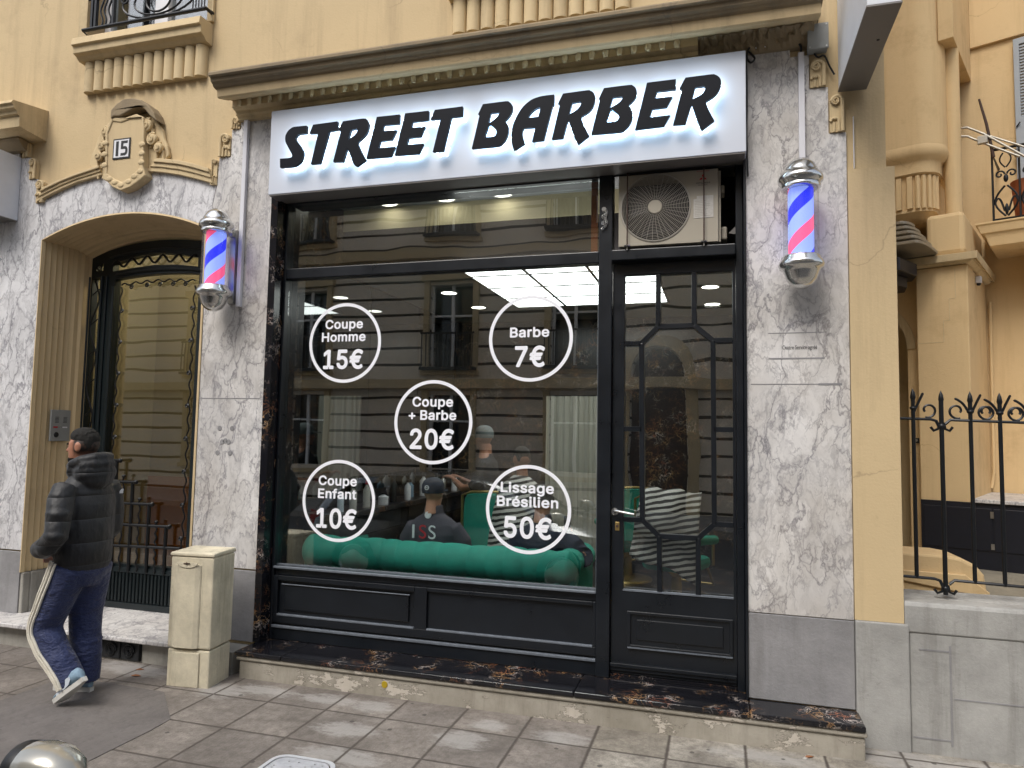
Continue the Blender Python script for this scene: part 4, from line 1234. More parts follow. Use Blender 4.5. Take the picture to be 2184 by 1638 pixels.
# ------------------------------------------------------------------ vinyl price discs on the window
GL = json.loads('{"C":[532,[[247,-28,288,-29,338,-19,364,-10,411,17,447,51,472,88,488,129,494,153,492,167,484,178,470,183,412,183,403,181,391,172,382,146,365,117,348,100,320,84,286,75,250,75,229,79,207,88,174,111,164,123,150,143,135,179,126,223,126,285,133,323,139,342,153,370,178,402,215,424,248,433,288,433,308,429,330,420,359,400,378,372,382,359,391,338,403,329,412,327,468,327,484,332,492,342,494,355,482,398,472,419,447,458,419,486,396,502,374,514,342,526,290,537,246,537,219,533,181,522,139,502,102,474,80,450,61,422,41,382,31,351,21,301,18,231,23,193,31,157,50,105,80,59,101,36,125,16,143,4,181,-14,211,-23]]],"o":[437,[[189,-30,224,-30,272,-20,311,-2,329,11,355,37,378,74,394,116,402,160,402,216,398,244,381,295,363,327,339,356,305,381,275,395,226,406,186,406,154,400,108,380,86,364,56,332,35,297,22,264,12,208,12,168,18,128,29,92,52,49,80,17,111,-6,149,-22],[200,68,184,70,165,78,139,104,131,118,122,144,118,172,118,204,122,232,131,257,151,287,167,299,181,305,216,308,232,306,250,298,271,279,285,255,292,236,298,188,291,138,281,112,269,93,243,74,230,70]]],"u":[432,[[165,-26,195,-27,226,-21,240,-16,275,2,286,-16,301,-21,354,-21,367,-17,373,-12,379,7,379,373,376,386,369,395,353,401,301,401,285,396,277,386,275,373,275,145,268,114,251,90,240,82,218,73,185,73,165,80,149,94,141,108,137,125,137,373,134,386,126,396,111,401,55,401,43,397,36,391,31,375,31,123,39,76,57,36,88,2,117,-14]]],"p":[446,[[53,-164,112,-164,126,-160,133,-153,137,-139,137,0,167,-18,203,-28,239,-31,266,-26,300,-16,327,-1,365,35,382,60,398,96,408,138,413,173,410,227,400,273,392,297,372,333,348,359,322,381,294,395,253,405,227,407,203,405,179,399,155,389,137,376,126,395,110,401,55,401,41,397,35,391,31,373,31,-139,36,-155,43,-161],[203,70,189,74,168,87,153,106,145,122,135,171,137,225,139,239,151,267,172,294,187,303,203,307,238,307,263,297,275,288,294,259,302,233,306,203,304,158,294,120,286,104,267,83,252,74,236,70]]],"e":[426,[[193,-30,228,-30,256,-26,291,-16,325,2,367,44,384,80,386,90,383,99,371,111,307,127,295,123,288,116,271,87,245,72,222,68,186,70,161,80,140,99,127,122,121,147,364,148,377,150,387,158,392,174,392,226,387,254,373,299,357,329,342,349,305,379,271,395,240,404,182,406,129,391,88,366,62,340,49,323,35,297,25,271,16,238,12,206,12,168,16,136,33,82,56,43,93,6,116,-8,143,-20],[124,244,123,246,127,257,138,276,155,293,179,305,190,308,222,308,244,300,260,288,277,261,282,250,280,244]]],"H":[539,[[61,-21,122,-22,135,-17,143,-7,146,6,146,206,150,210,369,209,370,4,373,-7,381,-17,396,-22,454,-22,466,-18,473,-12,478,6,478,502,473,519,465,527,452,530,394,530,381,525,373,515,370,502,370,314,369,311,364,310,147,311,146,504,142,518,135,525,120,530,62,530,50,526,44,520,38,502,38,4,44,-12,50,-18]]],"m":[632,[[53,-21,112,-22,126,-17,134,-7,137,6,137,258,139,267,151,288,161,297,187,308,214,308,226,303,243,290,250,276,253,264,253,4,259,-13,267,-19,279,-22,332,-22,346,-17,354,-6,357,6,357,252,359,267,367,285,385,301,405,308,440,306,462,294,472,275,475,254,475,6,480,-12,489,-19,501,-22,553,-22,564,-19,574,-11,578,2,578,276,568,321,552,351,530,376,514,387,480,402,452,408,423,408,385,400,369,393,347,381,319,357,293,384,280,393,244,406,229,408,195,406,171,399,136,379,129,392,118,400,109,402,57,402,45,399,36,392,31,374,31,4,36,-12,43,-18]]],"B":[478,[[61,-21,268,-22,302,-18,345,-5,369,7,391,22,413,47,427,73,438,108,440,126,438,166,431,191,419,217,402,242,371,268,393,290,405,309,414,330,420,358,418,402,407,437,396,458,372,488,347,505,327,515,282,528,266,530,64,530,50,526,43,519,38,502,38,4,44,-12,50,-18],[148,80,146,86,147,207,270,208,291,201,312,188,327,167,334,136,332,120,326,108,311,93,287,83,272,80],[148,308,146,314,147,429,252,430,277,425,297,414,310,396,314,382,314,364,305,339,293,325,277,315,256,308]]],"a":[411,[[141,-30,176,-31,200,-26,222,-20,255,-2,264,-17,279,-22,334,-22,348,-18,354,-12,358,3,358,269,352,303,346,321,330,349,305,374,270,393,216,405,169,405,111,391,87,379,66,364,46,344,34,327,21,295,26,279,37,270,93,254,100,252,113,257,128,280,142,294,153,301,187,309,218,307,232,301,243,294,252,275,254,257,250,252,127,233,85,221,65,211,54,204,30,180,17,157,9,123,8,95,15,64,27,36,55,4,75,-10,113,-24],[155,68,129,76,117,88,115,94,114,113,120,126,137,137,157,143,220,152,247,157,254,155,252,122,239,95,216,76,200,70,184,67]]],"r":[281,[[53,-21,112,-22,126,-17,134,-7,137,6,137,252,141,267,158,288,177,299,199,304,248,302,260,311,264,324,265,380,262,391,250,403,225,406,197,406,177,402,163,397,134,381,125,396,109,402,55,402,41,397,33,387,31,374,31,4,36,-12,43,-18]]],"b":[446,[[211,-30,244,-30,296,-18,333,3,367,37,392,80,406,128,413,174,410,228,402,267,384,313,363,344,331,374,298,393,247,406,209,406,181,400,137,377,137,430,136,506,132,519,126,525,111,530,55,530,39,523,31,506,31,2,37,-14,55,-22,109,-22,118,-20,129,-13,136,3,155,-12,171,-20],[220,69,201,70,185,76,170,85,155,102,139,142,135,172,135,206,143,251,162,284,177,297,189,303,207,308,221,308,234,308,256,301,267,294,282,279,294,259,302,234,307,180,300,136,292,115,281,97,265,81,248,72]]],"+":[475,[[198,13,253,12,267,17,273,23,277,38,278,149,389,150,405,157,413,174,413,224,409,237,403,243,387,248,278,249,277,362,271,378,255,385,200,386,186,381,180,375,175,360,175,249,64,248,48,242,40,224,40,174,44,161,50,155,65,150,175,149,176,36,182,21],[222,194,220,203,231,204,233,195]]],"E":[441,[[61,-21,372,-22,387,-17,396,-6,398,4,398,56,393,69,383,77,370,80,150,80,146,84,147,205,352,206,363,209,373,217,378,232,378,282,373,298,363,305,352,308,150,308,146,310,146,316,147,429,368,430,383,435,392,446,394,458,392,514,383,525,370,530,64,530,50,526,43,519,38,502,38,4,44,-12,50,-18]]],"n":[432,[[53,-21,112,-22,126,-17,134,-7,137,6,137,248,143,269,150,280,162,292,181,303,209,308,242,301,257,290,267,276,272,261,275,240,275,4,277,-7,284,-16,301,-22,353,-22,367,-18,374,-11,379,4,379,124,379,262,376,280,366,317,354,341,325,374,294,393,245,406,211,406,189,402,163,393,136,377,126,395,110,402,57,402,45,399,35,391,31,376,31,4,36,-12,43,-18]]],"f":[276,[[81,-21,140,-22,154,-17,162,-6,164,6,165,304,169,306,224,306,236,309,246,317,250,334,250,376,245,392,238,398,226,402,167,402,165,406,165,434,168,442,177,450,204,452,228,447,238,450,245,456,264,518,260,533,250,541,206,552,177,552,133,541,109,529,82,504,69,483,59,444,58,403,9,402,-5,397,-13,386,-15,332,-10,316,-4,310,9,306,54,306,58,304,59,4,64,-12,70,-18],[105,350,103,357,118,358,120,351]]],"t":[249,[[151,-25,184,-26,218,-19,230,-9,234,6,222,60,215,70,200,75,180,72,159,72,152,75,149,84,149,304,153,306,202,306,217,311,222,318,226,330,226,376,222,391,212,399,200,402,149,403,148,468,142,485,134,491,122,494,69,494,51,487,43,470,42,404,38,402,9,402,-4,398,-10,392,-15,376,-15,332,-11,317,-4,310,9,306,38,306,42,304,43,84,51,45,66,17,85,-1,115,-17],[89,350,87,357,102,358,104,351]]],"L":[415,[[61,-21,358,-22,373,-17,382,-6,384,4,384,56,379,69,369,77,358,80,147,81,146,314,146,504,141,519,135,525,122,530,64,530,49,525,40,514,38,502,38,4,44,-12,50,-18]]],"i":[189,[[54,-21,109,-22,119,-20,131,-11,135,2,135,376,130,392,123,398,113,401,57,402,48,400,36,391,32,378,31,4,37,-12,43,-18],[80,421,103,424,120,432,139,451,145,463,148,482,145,503,134,522,117,536,89,546,62,542,47,534,30,517,19,488,22,468,31,448,46,433,62,425]]],"s":[387,[[160,-30,199,-30,227,-26,263,-16,295,0,327,30,337,44,349,76,353,100,351,128,345,151,326,182,306,200,271,219,247,227,154,250,142,256,132,267,132,286,137,294,154,305,170,310,207,310,227,301,241,285,252,264,270,256,327,268,336,273,343,282,345,292,343,300,327,337,318,350,294,374,261,393,243,399,211,406,196,406,164,406,126,398,104,389,76,373,49,346,40,333,34,321,26,290,26,256,34,226,49,201,67,183,86,170,112,158,219,131,233,125,245,113,245,94,235,82,213,70,197,68,164,68,142,75,127,85,111,117,104,124,91,128,30,115,18,105,14,92,22,62,34,38,52,16,68,2,96,-14,120,-22]]],"g":[447,[[183,-172,244,-170,299,-156,338,-134,365,-107,381,-78,394,-29,394,373,391,387,383,397,370,401,316,401,300,396,289,376,253,397,220,405,174,405,146,399,108,383,85,367,53,333,41,313,27,281,16,243,12,211,14,152,22,116,35,82,53,52,65,38,88,17,105,6,143,-10,172,-16,230,-14,257,-6,285,11,290,11,288,-26,281,-44,269,-58,240,-72,186,-75,161,-68,145,-58,115,-24,102,-19,77,-29,39,-51,33,-57,29,-70,35,-86,48,-105,76,-133,95,-146,121,-158,148,-166],[188,82,167,88,148,101,129,130,122,150,118,175,120,225,127,251,137,271,150,288,165,299,180,305,220,307,237,303,253,294,267,280,276,265,288,229,290,170,281,132,269,110,255,95,232,84]]],"é":[426,[[193,-30,228,-30,256,-26,291,-16,325,2,367,44,384,80,386,90,383,99,371,111,307,127,295,123,288,116,271,87,245,72,222,68,186,70,161,80,140,99,127,122,121,147,364,148,377,150,387,158,392,174,392,226,387,254,373,299,357,329,342,349,305,379,271,395,240,404,182,406,129,391,88,366,62,340,49,323,35,297,25,271,16,238,12,206,12,168,16,136,33,82,56,43,93,6,116,-8,143,-20],[124,244,123,246,127,257,138,276,155,293,179,305,190,308,222,308,244,300,260,288,277,261,282,250,280,244],[179,408,226,408,239,412,247,419,311,518,314,528,309,541,303,547,291,551,226,552,214,548,208,542,157,433,162,417,168,412]]],"l":[211,[[123,-24,153,-24,188,-18,198,-10,202,5,187,66,181,72,168,75,143,74,137,78,137,506,131,522,125,528,112,531,57,532,47,529,35,521,31,507,31,72,41,30,57,6,73,-8,89,-16]]],"0":[475,[[208,-28,258,-27,301,-14,336,7,370,41,399,92,410,121,424,185,428,235,426,303,420,347,399,416,379,454,357,483,327,508,291,526,246,537,208,537,156,524,126,508,93,480,70,448,50,406,34,349,26,283,26,225,32,169,44,118,66,66,90,32,109,13,132,-4,162,-18],[218,71,198,76,175,92,158,114,150,130,140,161,134,195,132,291,136,327,144,361,152,383,166,406,177,420,202,434,236,437,251,434,278,418,301,382,312,353,320,309,322,225,312,155,299,122,291,108,272,87,259,78,236,71]]],"1":[475,[[77,-21,206,-22,220,-19,232,-7,235,30,239,32,254,31,257,-7,265,-17,279,-22,388,-22,402,-17,410,-7,412,4,412,50,410,61,403,70,386,76,303,76,299,78,298,506,294,519,284,527,248,530,201,530,182,524,76,446,67,435,65,424,65,360,69,347,81,338,88,337,100,341,181,401,188,406,190,402,190,78,186,76,81,76,64,70,58,64,55,52,55,2,61,-13]]],"2":[475,[[65,-21,386,-22,401,-17,409,-7,412,4,412,54,407,67,397,75,386,78,201,79,304,188,363,259,389,305,400,338,404,370,402,396,391,433,379,457,367,474,342,498,309,519,274,532,241,537,216,538,186,534,155,525,123,509,97,490,77,468,57,431,51,413,44,382,44,364,50,348,68,340,124,340,139,345,147,355,152,390,163,411,181,427,200,436,232,438,248,436,265,429,285,413,295,395,298,384,298,356,291,335,270,302,236,262,47,59,42,44,42,2,48,-13]]],"5":[475,[[200,-28,238,-29,280,-21,315,-6,346,15,377,48,399,88,412,135,414,167,406,219,388,263,370,290,335,322,293,344,250,355,210,355,160,342,170,427,176,429,362,429,373,432,383,440,388,453,388,507,384,519,378,526,362,531,120,531,98,531,84,526,78,520,74,507,46,261,48,246,55,237,66,231,127,224,139,228,164,244,192,253,228,255,259,246,285,225,297,206,306,175,304,135,295,114,274,89,251,76,226,71,198,74,176,83,165,91,152,107,139,142,128,151,118,153,66,153,52,150,42,141,38,121,46,84,58,58,71,39,97,13,118,-2,148,-16]]],"7":[475,[[99,-21,164,-22,177,-17,183,-11,407,435,412,450,412,506,407,519,396,528,384,530,140,530,66,530,55,527,46,520,40,504,40,456,44,442,51,435,66,430,289,428,79,11,77,2,81,-11,87,-17]]],"€":[486,[[269,-28,322,-27,376,-12,423,15,438,30,442,45,416,104,404,114,387,114,346,88,324,79,304,75,271,75,247,82,218,99,204,113,186,139,181,151,181,157,294,157,310,162,316,168,326,188,341,229,334,245,318,251,166,251,163,252,163,256,336,257,348,260,360,270,385,328,380,343,362,351,180,352,189,374,202,394,218,410,244,425,269,433,308,433,346,420,389,390,398,388,412,394,420,404,442,452,444,463,438,479,404,505,358,526,308,537,268,537,243,533,207,522,182,511,146,486,109,444,85,402,67,352,37,351,23,346,17,340,-3,287,-3,272,9,260,20,257,54,257,56,253,27,248,16,240,-5,180,-1,168,9,160,20,157,67,156,85,106,101,76,124,45,156,15,207,-14,245,-25],[105,201,103,203,105,207,120,207,122,205,120,201],[105,301,103,303,105,307,120,307,122,305,120,301]]]}')


def vinyl_text(mb, s, x0, x1, zb, zt, y):
    """heavy sans lettering from stored outlines, fitted between x0..x1, baseline zb, capital top zt"""
    sz = (zt - zb) / 0.552
    cx, polys = 0, []
    lo, hi = 1e9, -1e9
    for c in s:
        if c == ' ':
            cx += 170
            continue
        adv, loops = GL[c]
        for l in loops:
            polys.append([(l[i] + cx, l[i + 1]) for i in range(0, len(l), 2)])
            lo = min(lo, min(q[0] for q in polys[-1])); hi = max(hi, max(q[0] for q in polys[-1]))
        cx += adv
    fx = (x1 - x0) / (hi - lo)
    P = [[(x0 + (a - lo) * fx, zb + (b + 22) / 1000 * sz) for a, b in p] for p in polys]
    def area(p): return sum(p[i][0] * p[(i + 1) % len(p)][1] - p[(i + 1) % len(p)][0] * p[i][1] for i in range(len(p)))
    def inside(p, q):
        r = False
        for i in range(len(q)):
            a, b = q[i], q[(i + 1) % len(q)]
            if (a[1] > p[1]) != (b[1] > p[1]) and p[0] < (b[0] - a[0]) * (p[1] - a[1]) / (b[1] - a[1]) + a[0]:
                r = not r
        return r
    outs = [p for p in P if area(p) > 0]
    for o in outs:
        mb.prism(o, y - 0.0006, y, [h for h in P if area(h) < 0 and inside(h[0], o)])


DEC = [('haircut for men at 15', -2.898, 2.562, [('Coupe', -3.078, -2.74, 2.6765, 2.752), ('Homme', -3.107, -2.713, 2.573, 2.6485), ('15€', -3.086, -2.731, 2.351, 2.508)]),
       ('beard trim at 7', -1.355, 2.565, [('Barbe', -1.513, -1.211, 2.574, 2.65), ('7€', -1.472, -1.242, 2.352, 2.509)]),
       ('cut and beard at 20', -2.118, 1.936, [('Coupe', -2.291, -1.955, 2.053, 2.129), ('+ Barbe', -2.32, -1.927, 1.951, 2.027), ('20€', -2.305, -1.942, 1.726, 1.883)]),
       ('children at 10', -2.906, 1.304, [('Coupe', -3.088, -2.748, 1.422, 1.498), ('Enfant', -3.089, -2.749, 1.319, 1.395), ('10€', -3.097, -2.741, 1.085, 1.242)]),
       ('straightening at 50', -1.353, 1.309, [('Lissage', -1.563, -1.16, 1.426, 1.502), ('Brésilien', -1.591, -1.126, 1.324, 1.40), ('50€', -1.534, -1.175, 1.097, 1.254)])]
DL = ['white window disc reading Coupe Homme 15 euro', 'white window disc reading Barbe 7 euro', 'white window disc reading Coupe plus Barbe 20 euro', 'white window disc reading Coupe Enfant 10 euro', 'white window disc reading Lissage Brésilien 50 euro']
for (nm, cx, cz, rows), lab in zip(DEC, DL):
    d = thing('price_decal', lab, 'window sticker', (cx, 0.149, cz), 'round vinyl price stickers on the shop window')
    MB().prism(arc(cx, cz, 0.322, 0, 357.5, 143), 0.1484, 0.1492, [arc(cx, cz, 0.2965, 0, 357.5, 143)]).build('ring', M['vinyl'], d)
    for row in rows:
        mb = MB()
        vinyl_text(mb, row[0], *row[1:], 0.1492)
        mb.build('lettering', M['vinyl'], d)

# ------------------------------------------------------------------ cooling unit above the door
AC = thing('air_conditioner', 'beige outdoor air conditioner with round fan guard over the shop door', 'air conditioner', (-0.36, 0.2, 3.19))
fcx, fcz, fr0 = -0.437, 3.455, 0.238
body = MB().prism([(-0.693, 3.19), (-0.012, 3.19), (-0.012, 3.70), (-0.693, 3.70)], 0.05, 0.08, [arc(fcx, fcz, fr0, 0, 352, 44)])
body.box(-0.693, -0.663, 0.081, 0.32, 3.19, 3.70).box(-0.20, -0.012, 0.081, 0.32, 3.19, 3.70).box(-0.662, -0.201, 0.081, 0.32, 3.19, 3.205).box(-0.662, -0.201, 0.081, 0.32, 3.694, 3.70)
body.box(-0.012 + .0005, 0.004, 0.07, 0.30, 3.19, 3.69)
body.build('casing', M['ac'], AC, bevel=0.008)
MB().box(-0.662, -0.201, 0.26, 0.318, 3.206, 3.693).build('condenser', M['dark'], AC)
g = MB()
for k in range(17):
    r = 0.062 + k * 0.0107
    g.tube([(fcx + r * math.cos(a * PI / 20), 0.042 - 0.016 * (1 - (r / fr0) ** 2), fcz + r * math.sin(a * PI / 20)) for a in range(41)], 0.0016, 4, cap=False)
for k in range(36):
    a = k * PI / 18
    g.tube([(fcx + r * math.cos(a + 0.10 * r / fr0), 0.040 - 0.016 * (1 - (r / fr0) ** 2), fcz + r * math.sin(a + .10 * r / fr0)) for r in (0.05, 0.12, 0.18, 0.236)], 0.0017, 4)
g.tube([(fcx + 0.238 * math.cos(a * PI / 30), 0.048, fcz + 0.238 * math.sin(a * PI / 30)) for a in range(61)], 0.006, 6, cap=False)
g.build('fan_guard', M['ac_wire'], AC, smooth=60)
MB().lathe([(0.0, 0.022), (0.047, 0.022), (0.051, 0.032)], (fcx, 0, fcz), 28, 'y').build('fan_hub', M['ac'], AC, smooth=40)
fb = MB()
for k in range(3):
    a0 = k * 2 * PI / 3
    ring1 = [(fcx + r * math.cos(a0), 0.14, fcz + r * math.sin(a0)) for r in (0.05, 0.2)]
    ring2 = [(fcx + r * math.cos(a0 + 1.3), 0.10, fcz + r * math.sin(a0 + 1.3)) for r in (0.05, 0.2)]
    fb.loft([[ring1[0], ring1[1], (ring1[1][0], .144, ring1[1][2]), (ring1[0][0], .144, ring1[0][2])], [ring2[0], ring2[1], (ring2[1][0], .104, ring2[1][2]), (ring2[0][0], .104, ring2[0][2])]])
fb.build('fan', M['plastic'], AC)
MB().box(0.0045, 0.03, 0.10, 0.22, 3.54, 3.60).box(0.0045, 0.045, 0.12, 0.26, 3.22, 3.31).build('valve_cover', M['ac'], AC, bevel=0.01)
lb = MB().box(-0.176, -0.045, 0.0475, 0.0495, 3.36, 3.495).box(-0.155, -0.045, 0.0477, 0.0495, 3.496, 3.515).build('rating_label', M['paper'], AC)
mb = MB()
for k in range(10):
    mb.box(-0.168, -0.168 + random.uniform(.06, .11), 0.047, 0.0474, 3.372 + k * 0.0115, 3.3765 + k * 0.0115)
mb.build('label_print', M['ac_wire'], lb)
lg = MB()
lx, lz = -0.113, 3.642
def diamond(c, d, n):
    p = [c, (c[0] + d[0] * .5 + n[0], c[1] + d[1] * .5 + n[1]), (c[0] + d[0], c[1] + d[1]), (c[0] + d[0] * .5 - n[0], c[1] + d[1] * .5 - n[1])]
    lg.prism(p, 0.0472, 0.0495)
for a in (90, 210, 330):
    dx, dz = math.cos(rad(a)), math.sin(rad(a))
    diamond((lx + dx * .001, lz + dz * .001), (dx * .026, dz * .026), (-dz * .0077, dx * .0077))
lg.build('maker_emblem', M['red'], AC)
flat_text('MITSUBISHI', 0.011, lx, 3.60, 0.0485, 'ink', 'maker_lettering', AC, width=0.092)
flat_text('ELECTRIC', 0.007, lx, 3.587, 0.0485, 'ink', 'maker_lettering', AC, width=0.06)
flat_text('INVERTER', 0.008, lx, 3.684, 0.0485, 'red', 'maker_lettering', AC, width=0.085)
for x in (-0.628, -0.107):
    rd_ = MB().tube([(x, 0.022, 3.71), (x, 0.022, 3.19)], 0.0045, 6).build('tie_rod', M['rust'], AC)
    MB().lathe([(0.0, 3.182), (0.02, 3.182), (0.022, 3.19), (0.004, 3.193)], (x, 0.022, 0), 12).box(x - .004, x + .004, .018, .026, 3.155, 3.181).build('wing_nut', M['steel'], rd_)
tag(MB().prism([(0.055, 3.27), (0.145, 3.25), (0.145, 3.31), (0.10, 3.315)], 0.15, 0.4).build('flue_hood', M['grey_metal']), 'small grey metal hood beside the air conditioner', 'vent hood')

# ------------------------------------------------------------------ barber poles
def barber_pole(cx, label, phase, gap, wx):
    cy = -0.19
    t = thing('barber_pole', label, 'barber pole', (cx, cy, 2.79), 'lit barber poles on the marble pillars')
    R = 0.106
    mb = MB().lathe([(0.0, 3.628), (0.05, 3.615), (0.085, 3.585), (0.105, 3.545), (0.112, 3.525), (0.128, 3.515), (0.136, 3.495), (0.134, 3.475), (0.12, 3.462), (0.116, 3.452), (0.121, 3.445), (0.118, 3.43), (0.108, 3.425), (0.0, 3.424)], (cx, cy, 0), 40)
    mb.build('top_cap', M['chrome'], t, smooth=50)
    mb = MB().lathe([(0.0, 3.0), (0.108, 2.999), (0.118, 2.99), (0.12, 2.975), (0.132, 2.962), (0.137, 2.94), (0.13, 2.92), (0.115, 2.912), (0.105, 2.895), (0.09, 2.85), (0.065, 2.815), (0.03, 2.795), (0.0, 2.791)], (cx, cy, 0), 40)
    mb.build('bottom_cap', M['chrome'], t, smooth=50)
    MB().lathe([(R, 3.0), (R, 3.424)], (cx, cy, 0), 40).build('tube', M['tube_glass'], t, smooth=60)
    core = MB()
    rings = [[(0.076 * math.cos(2 * PI * k / 40), 0.076 * math.sin(2 * PI * k / 40), z) for k in range(40)] for z in (0.212, 0.632)]
    core.loft(rings)
    c = core.build('striped_core', barber_core('barber_stripes', phase), None, smooth=60)
    c.parent = t
    c.location = (0, 0, 0)
    mb = MB().box(cx - .02 + wx, cx + .02 + wx, cy + 0.1, -0.002, 3.43, 3.47).box(cx - .02 + wx, cx + .02 + wx, cy + 0.1, -0.002, 2.93, 2.97).box(cx - 0.03 + wx, cx + 0.03 + wx, -0.03, -0.001, 2.88, 3.50)
    mb.build('wall_bracket', M['steel'], t, bevel=0.004)
    return t


barber_pole(0.487, 'lit barber pole on the pillar right of the shop door', 0.66, 0.2, 0.0)
barber_pole(-3.895, 'lit barber pole between the arched entrance and the shop window', 0.37, 0.2, 0.03)

# cable trunking and junction box
tk = MB().box(-3.806, -3.768, -0.034, -0.001, 2.855, 4.478).box(-3.767, -3.47, -0.034, -0.001, 4.444, 4.482)
tag(tk.build('cable_trunking', M['pvc'], bevel=0.003), 'white angled cable trunking down the pillar left of the sign', 'trunking', 'white plastic cable trunkings')
tag(MB().box(0.498, 0.536, -0.034, -0.001, 3.60, 4.41).build('cable_trunking', M['pvc'], bevel=0.003), 'white vertical trunking running down to the right barber pole', 'trunking', 'white plastic cable trunkings')
tag(MB().box(0.192, 0.45, -0.034, -0.001, 4.474, 4.516).build('cable_trunking', M['pvc'], bevel=0.003), 'short white horizontal trunking above the sign corner', 'trunking', 'white plastic cable trunkings')
jb = thing('junction_box', 'square grey plastic junction box under the cornice end', 'junction box', (0.615, -0.03, 4.47))
MB().box(0.555, 0.675, -0.075, -0.001, 4.395, 4.56).build('box', M['box_grey'], jb, bevel=0.006)
MB().box(0.551, 0.679, -0.085, -0.076, 4.391, 4.564).build('cover', M['box_grey'], jb, bevel=0.004)
mb = MB()
for x in (0.565, 0.665):
    for z in (4.405, 4.55):
        mb.lathe([(0.0, -0.088), (0.005, -0.088), (0.005, -0.0845)], (x, 0, z), 8, 'y')
mb.build('screws', M['steel'], jb)
cb = MB()
cb.tube(curve([(0.17, -0.03, 4.50), (0.185, -0.05, 4.53), (0.205, -0.04, 4.50), (0.18, -0.06, 4.45), (0.178, -0.05, 4.40), (0.20, -0.05, 4.37), (0.225, -0.04, 4.40), (0.20, -0.04, 4.44), (0.18, -0.035, 4.46)]), 0.007, 6)
cb.tube(curve([(0.45, -0.02, 4.495), (0.48, -0.035, 4.485), (0.51, -0.03, 4.50), (0.55, -0.02, 4.49)]), 0.007, 6)
cb.tube(curve([(0.45, -0.025, 4.485), (0.49, -0.03, 4.48), (0.515, -0.03, 4.45), (0.517, -0.02, 4.41)]), 0.008, 6)
cb.tube(curve([(0.17, -0.02, 4.44), (0.176, -0.02, 4.2), (0.172, -0.02, 3.9), (0.178, -0.02, 3.6)]), 0.006, 6)
cb.tube(curve([(0.60, -0.02, 4.39), (0.62, -0.03, 4.36), (0.66, -0.02, 4.37), (0.69, -0.015, 4.30), (0.72, -0.01, 4.24)]), 0.006, 6)
tag(cb.build('power_cable', M['plastic'], smooth=60), 'loose black cables by the corner of the white sign', 'cable')

# projecting box sign and the neighbour's sign
ps = thing('projecting_sign', 'large white box sign projecting over the pavement, seen from below', 'box sign', (0.82, -0.5, 4.115))
MB().box(0.742, 0.904, -0.965, -0.015, 4.125, 5.6).build('sign_box', M['white_box'], ps, bevel=0.004)
MB().box(0.738, 0.908, -0.97, -0.012, 4.115, 4.1245).build('underside', M['grey_metal'], ps)
mb = MB().box(0.78, 0.81, -0.011, 0.02, 4.3, 5.4).build('wall_bracket', M['grey_metal'], ps)
MB().lathe([(0.0, 4.112), (0.008, 4.112), (0.009, 4.116)], (0.86, -0.62, 0), 10).build('drain_hole', M['dark'], ps)
ns = thing('wall_light_box', 'white box sign cut by the left edge beside the arched entrance', 'box sign', (-6.4, -0.15, 3.7))
MB().box(-8.2, -6.262, -0.29, -0.002, 3.75, 4.35).build('sign_box', M['white_box'], ns, bevel=0.004)
MB().box(-8.2, -6.266, -0.286, -0.006, 3.742, 3.7495).build('underside', M['grey_metal'], ns)
sg_ = MB().box(-6.55, -6.30, -0.2935, -0.2905, 3.80, 3.86).build('maker_plate', M['brass'], ns)
tag(MB().box(0.829, 0.833, -0.0, 0.019, 3.605, 3.95).build('plaster_streak', M['white']), 'thin white drip mark on the ochre pilaster', 'paint mark')

# house number, intercom, yellow marker
nb = thing('number_plaque', 'white enamel house number plate 15 with black border', 'number plate', (-5.018, -0.08, 4.285))
MB().box(-5.113, -4.925, -0.082, -0.0755, 4.192, 4.376).build('border', M['ink'], nb, bevel=0.002)
MB().box(-5.099, -4.939, -0.0845, -0.0825, 4.206, 4.362).build('plate', M['white'], nb)
mb = MB()
mb.box(-5.076, -5.048, -0.0862, -0.0848, 4.218, 4.35)
five = [(-5.022, 4.35), (-4.952, 4.35), (-4.952, 4.327), (-4.998, 4.327), (-4.998, 4.300), (-4.975, 4.302), (-4.958, 4.292), (-4.948, 4.272), (-4.948, 4.246), (-4.958, 4.228), (-4.975, 4.218), (-5.022, 4.218), (-5.022, 4.241), (-4.982, 4.241), (-4.973, 4.248), (-4.972, 4.268), (-4.980, 4.277), (-5.022, 4.277)]
mb.prism(five, -0.0862, -0.0848)
mb.build('numerals', M['ink'], nb)
ic = thing('intercom', 'grey metal door intercom with black camera lens in the entrance reveal', 'intercom', (-5.92, 0.255, 1.72))
xf = -5.890
MB().box(xf - 0.02, xf, 0.155, 0.357, 1.715, 2.005).build('plate', M['box_grey'], ic, bevel=0.004)
mb = MB()
for k in range(5):
    mb.box(xf, xf + .001, 0.195, 0.235, 1.935 - k * 0.012, 1.939 - k * 0.012).box(xf, xf + .001, 0.28, 0.32, 1.935 - k * 0.012, 1.939 - k * 0.012)
mb.build('speaker_slots', M['dark'], ic)
MB().lathe([(0.0, xf + .006), (0.022, xf + .006), (0.026, xf - .001)], (0, 0.215, 1.775), 18, 'x').build('camera_lens', M['ink'], ic, smooth=50)
MB().box(xf, xf + .0015, 0.18, 0.225, 1.838, 1.852).build('display', M['red'], ic)
MB().box(xf, xf + .0015, 0.275, 0.325, 1.838, 1.85).build('name_strip', M['white'], ic)
MB().lathe([(0.0, xf + .004), (0.007, xf + .004), (0.008, xf)], (0, 0.255, 1.848), 10, 'x').build('button', M['steel'], ic)
ym = MB().lathe([(0.0, -0.239), (0.022, -0.239), (0.024, -0.236)], (-2.27, 0, 0.085), 20, 'y')
t = tag(ym.build('survey_marker', simple('yellow_marker', '#a58d16', 0.6)), 'small round yellow marker on the cement step', 'marker')

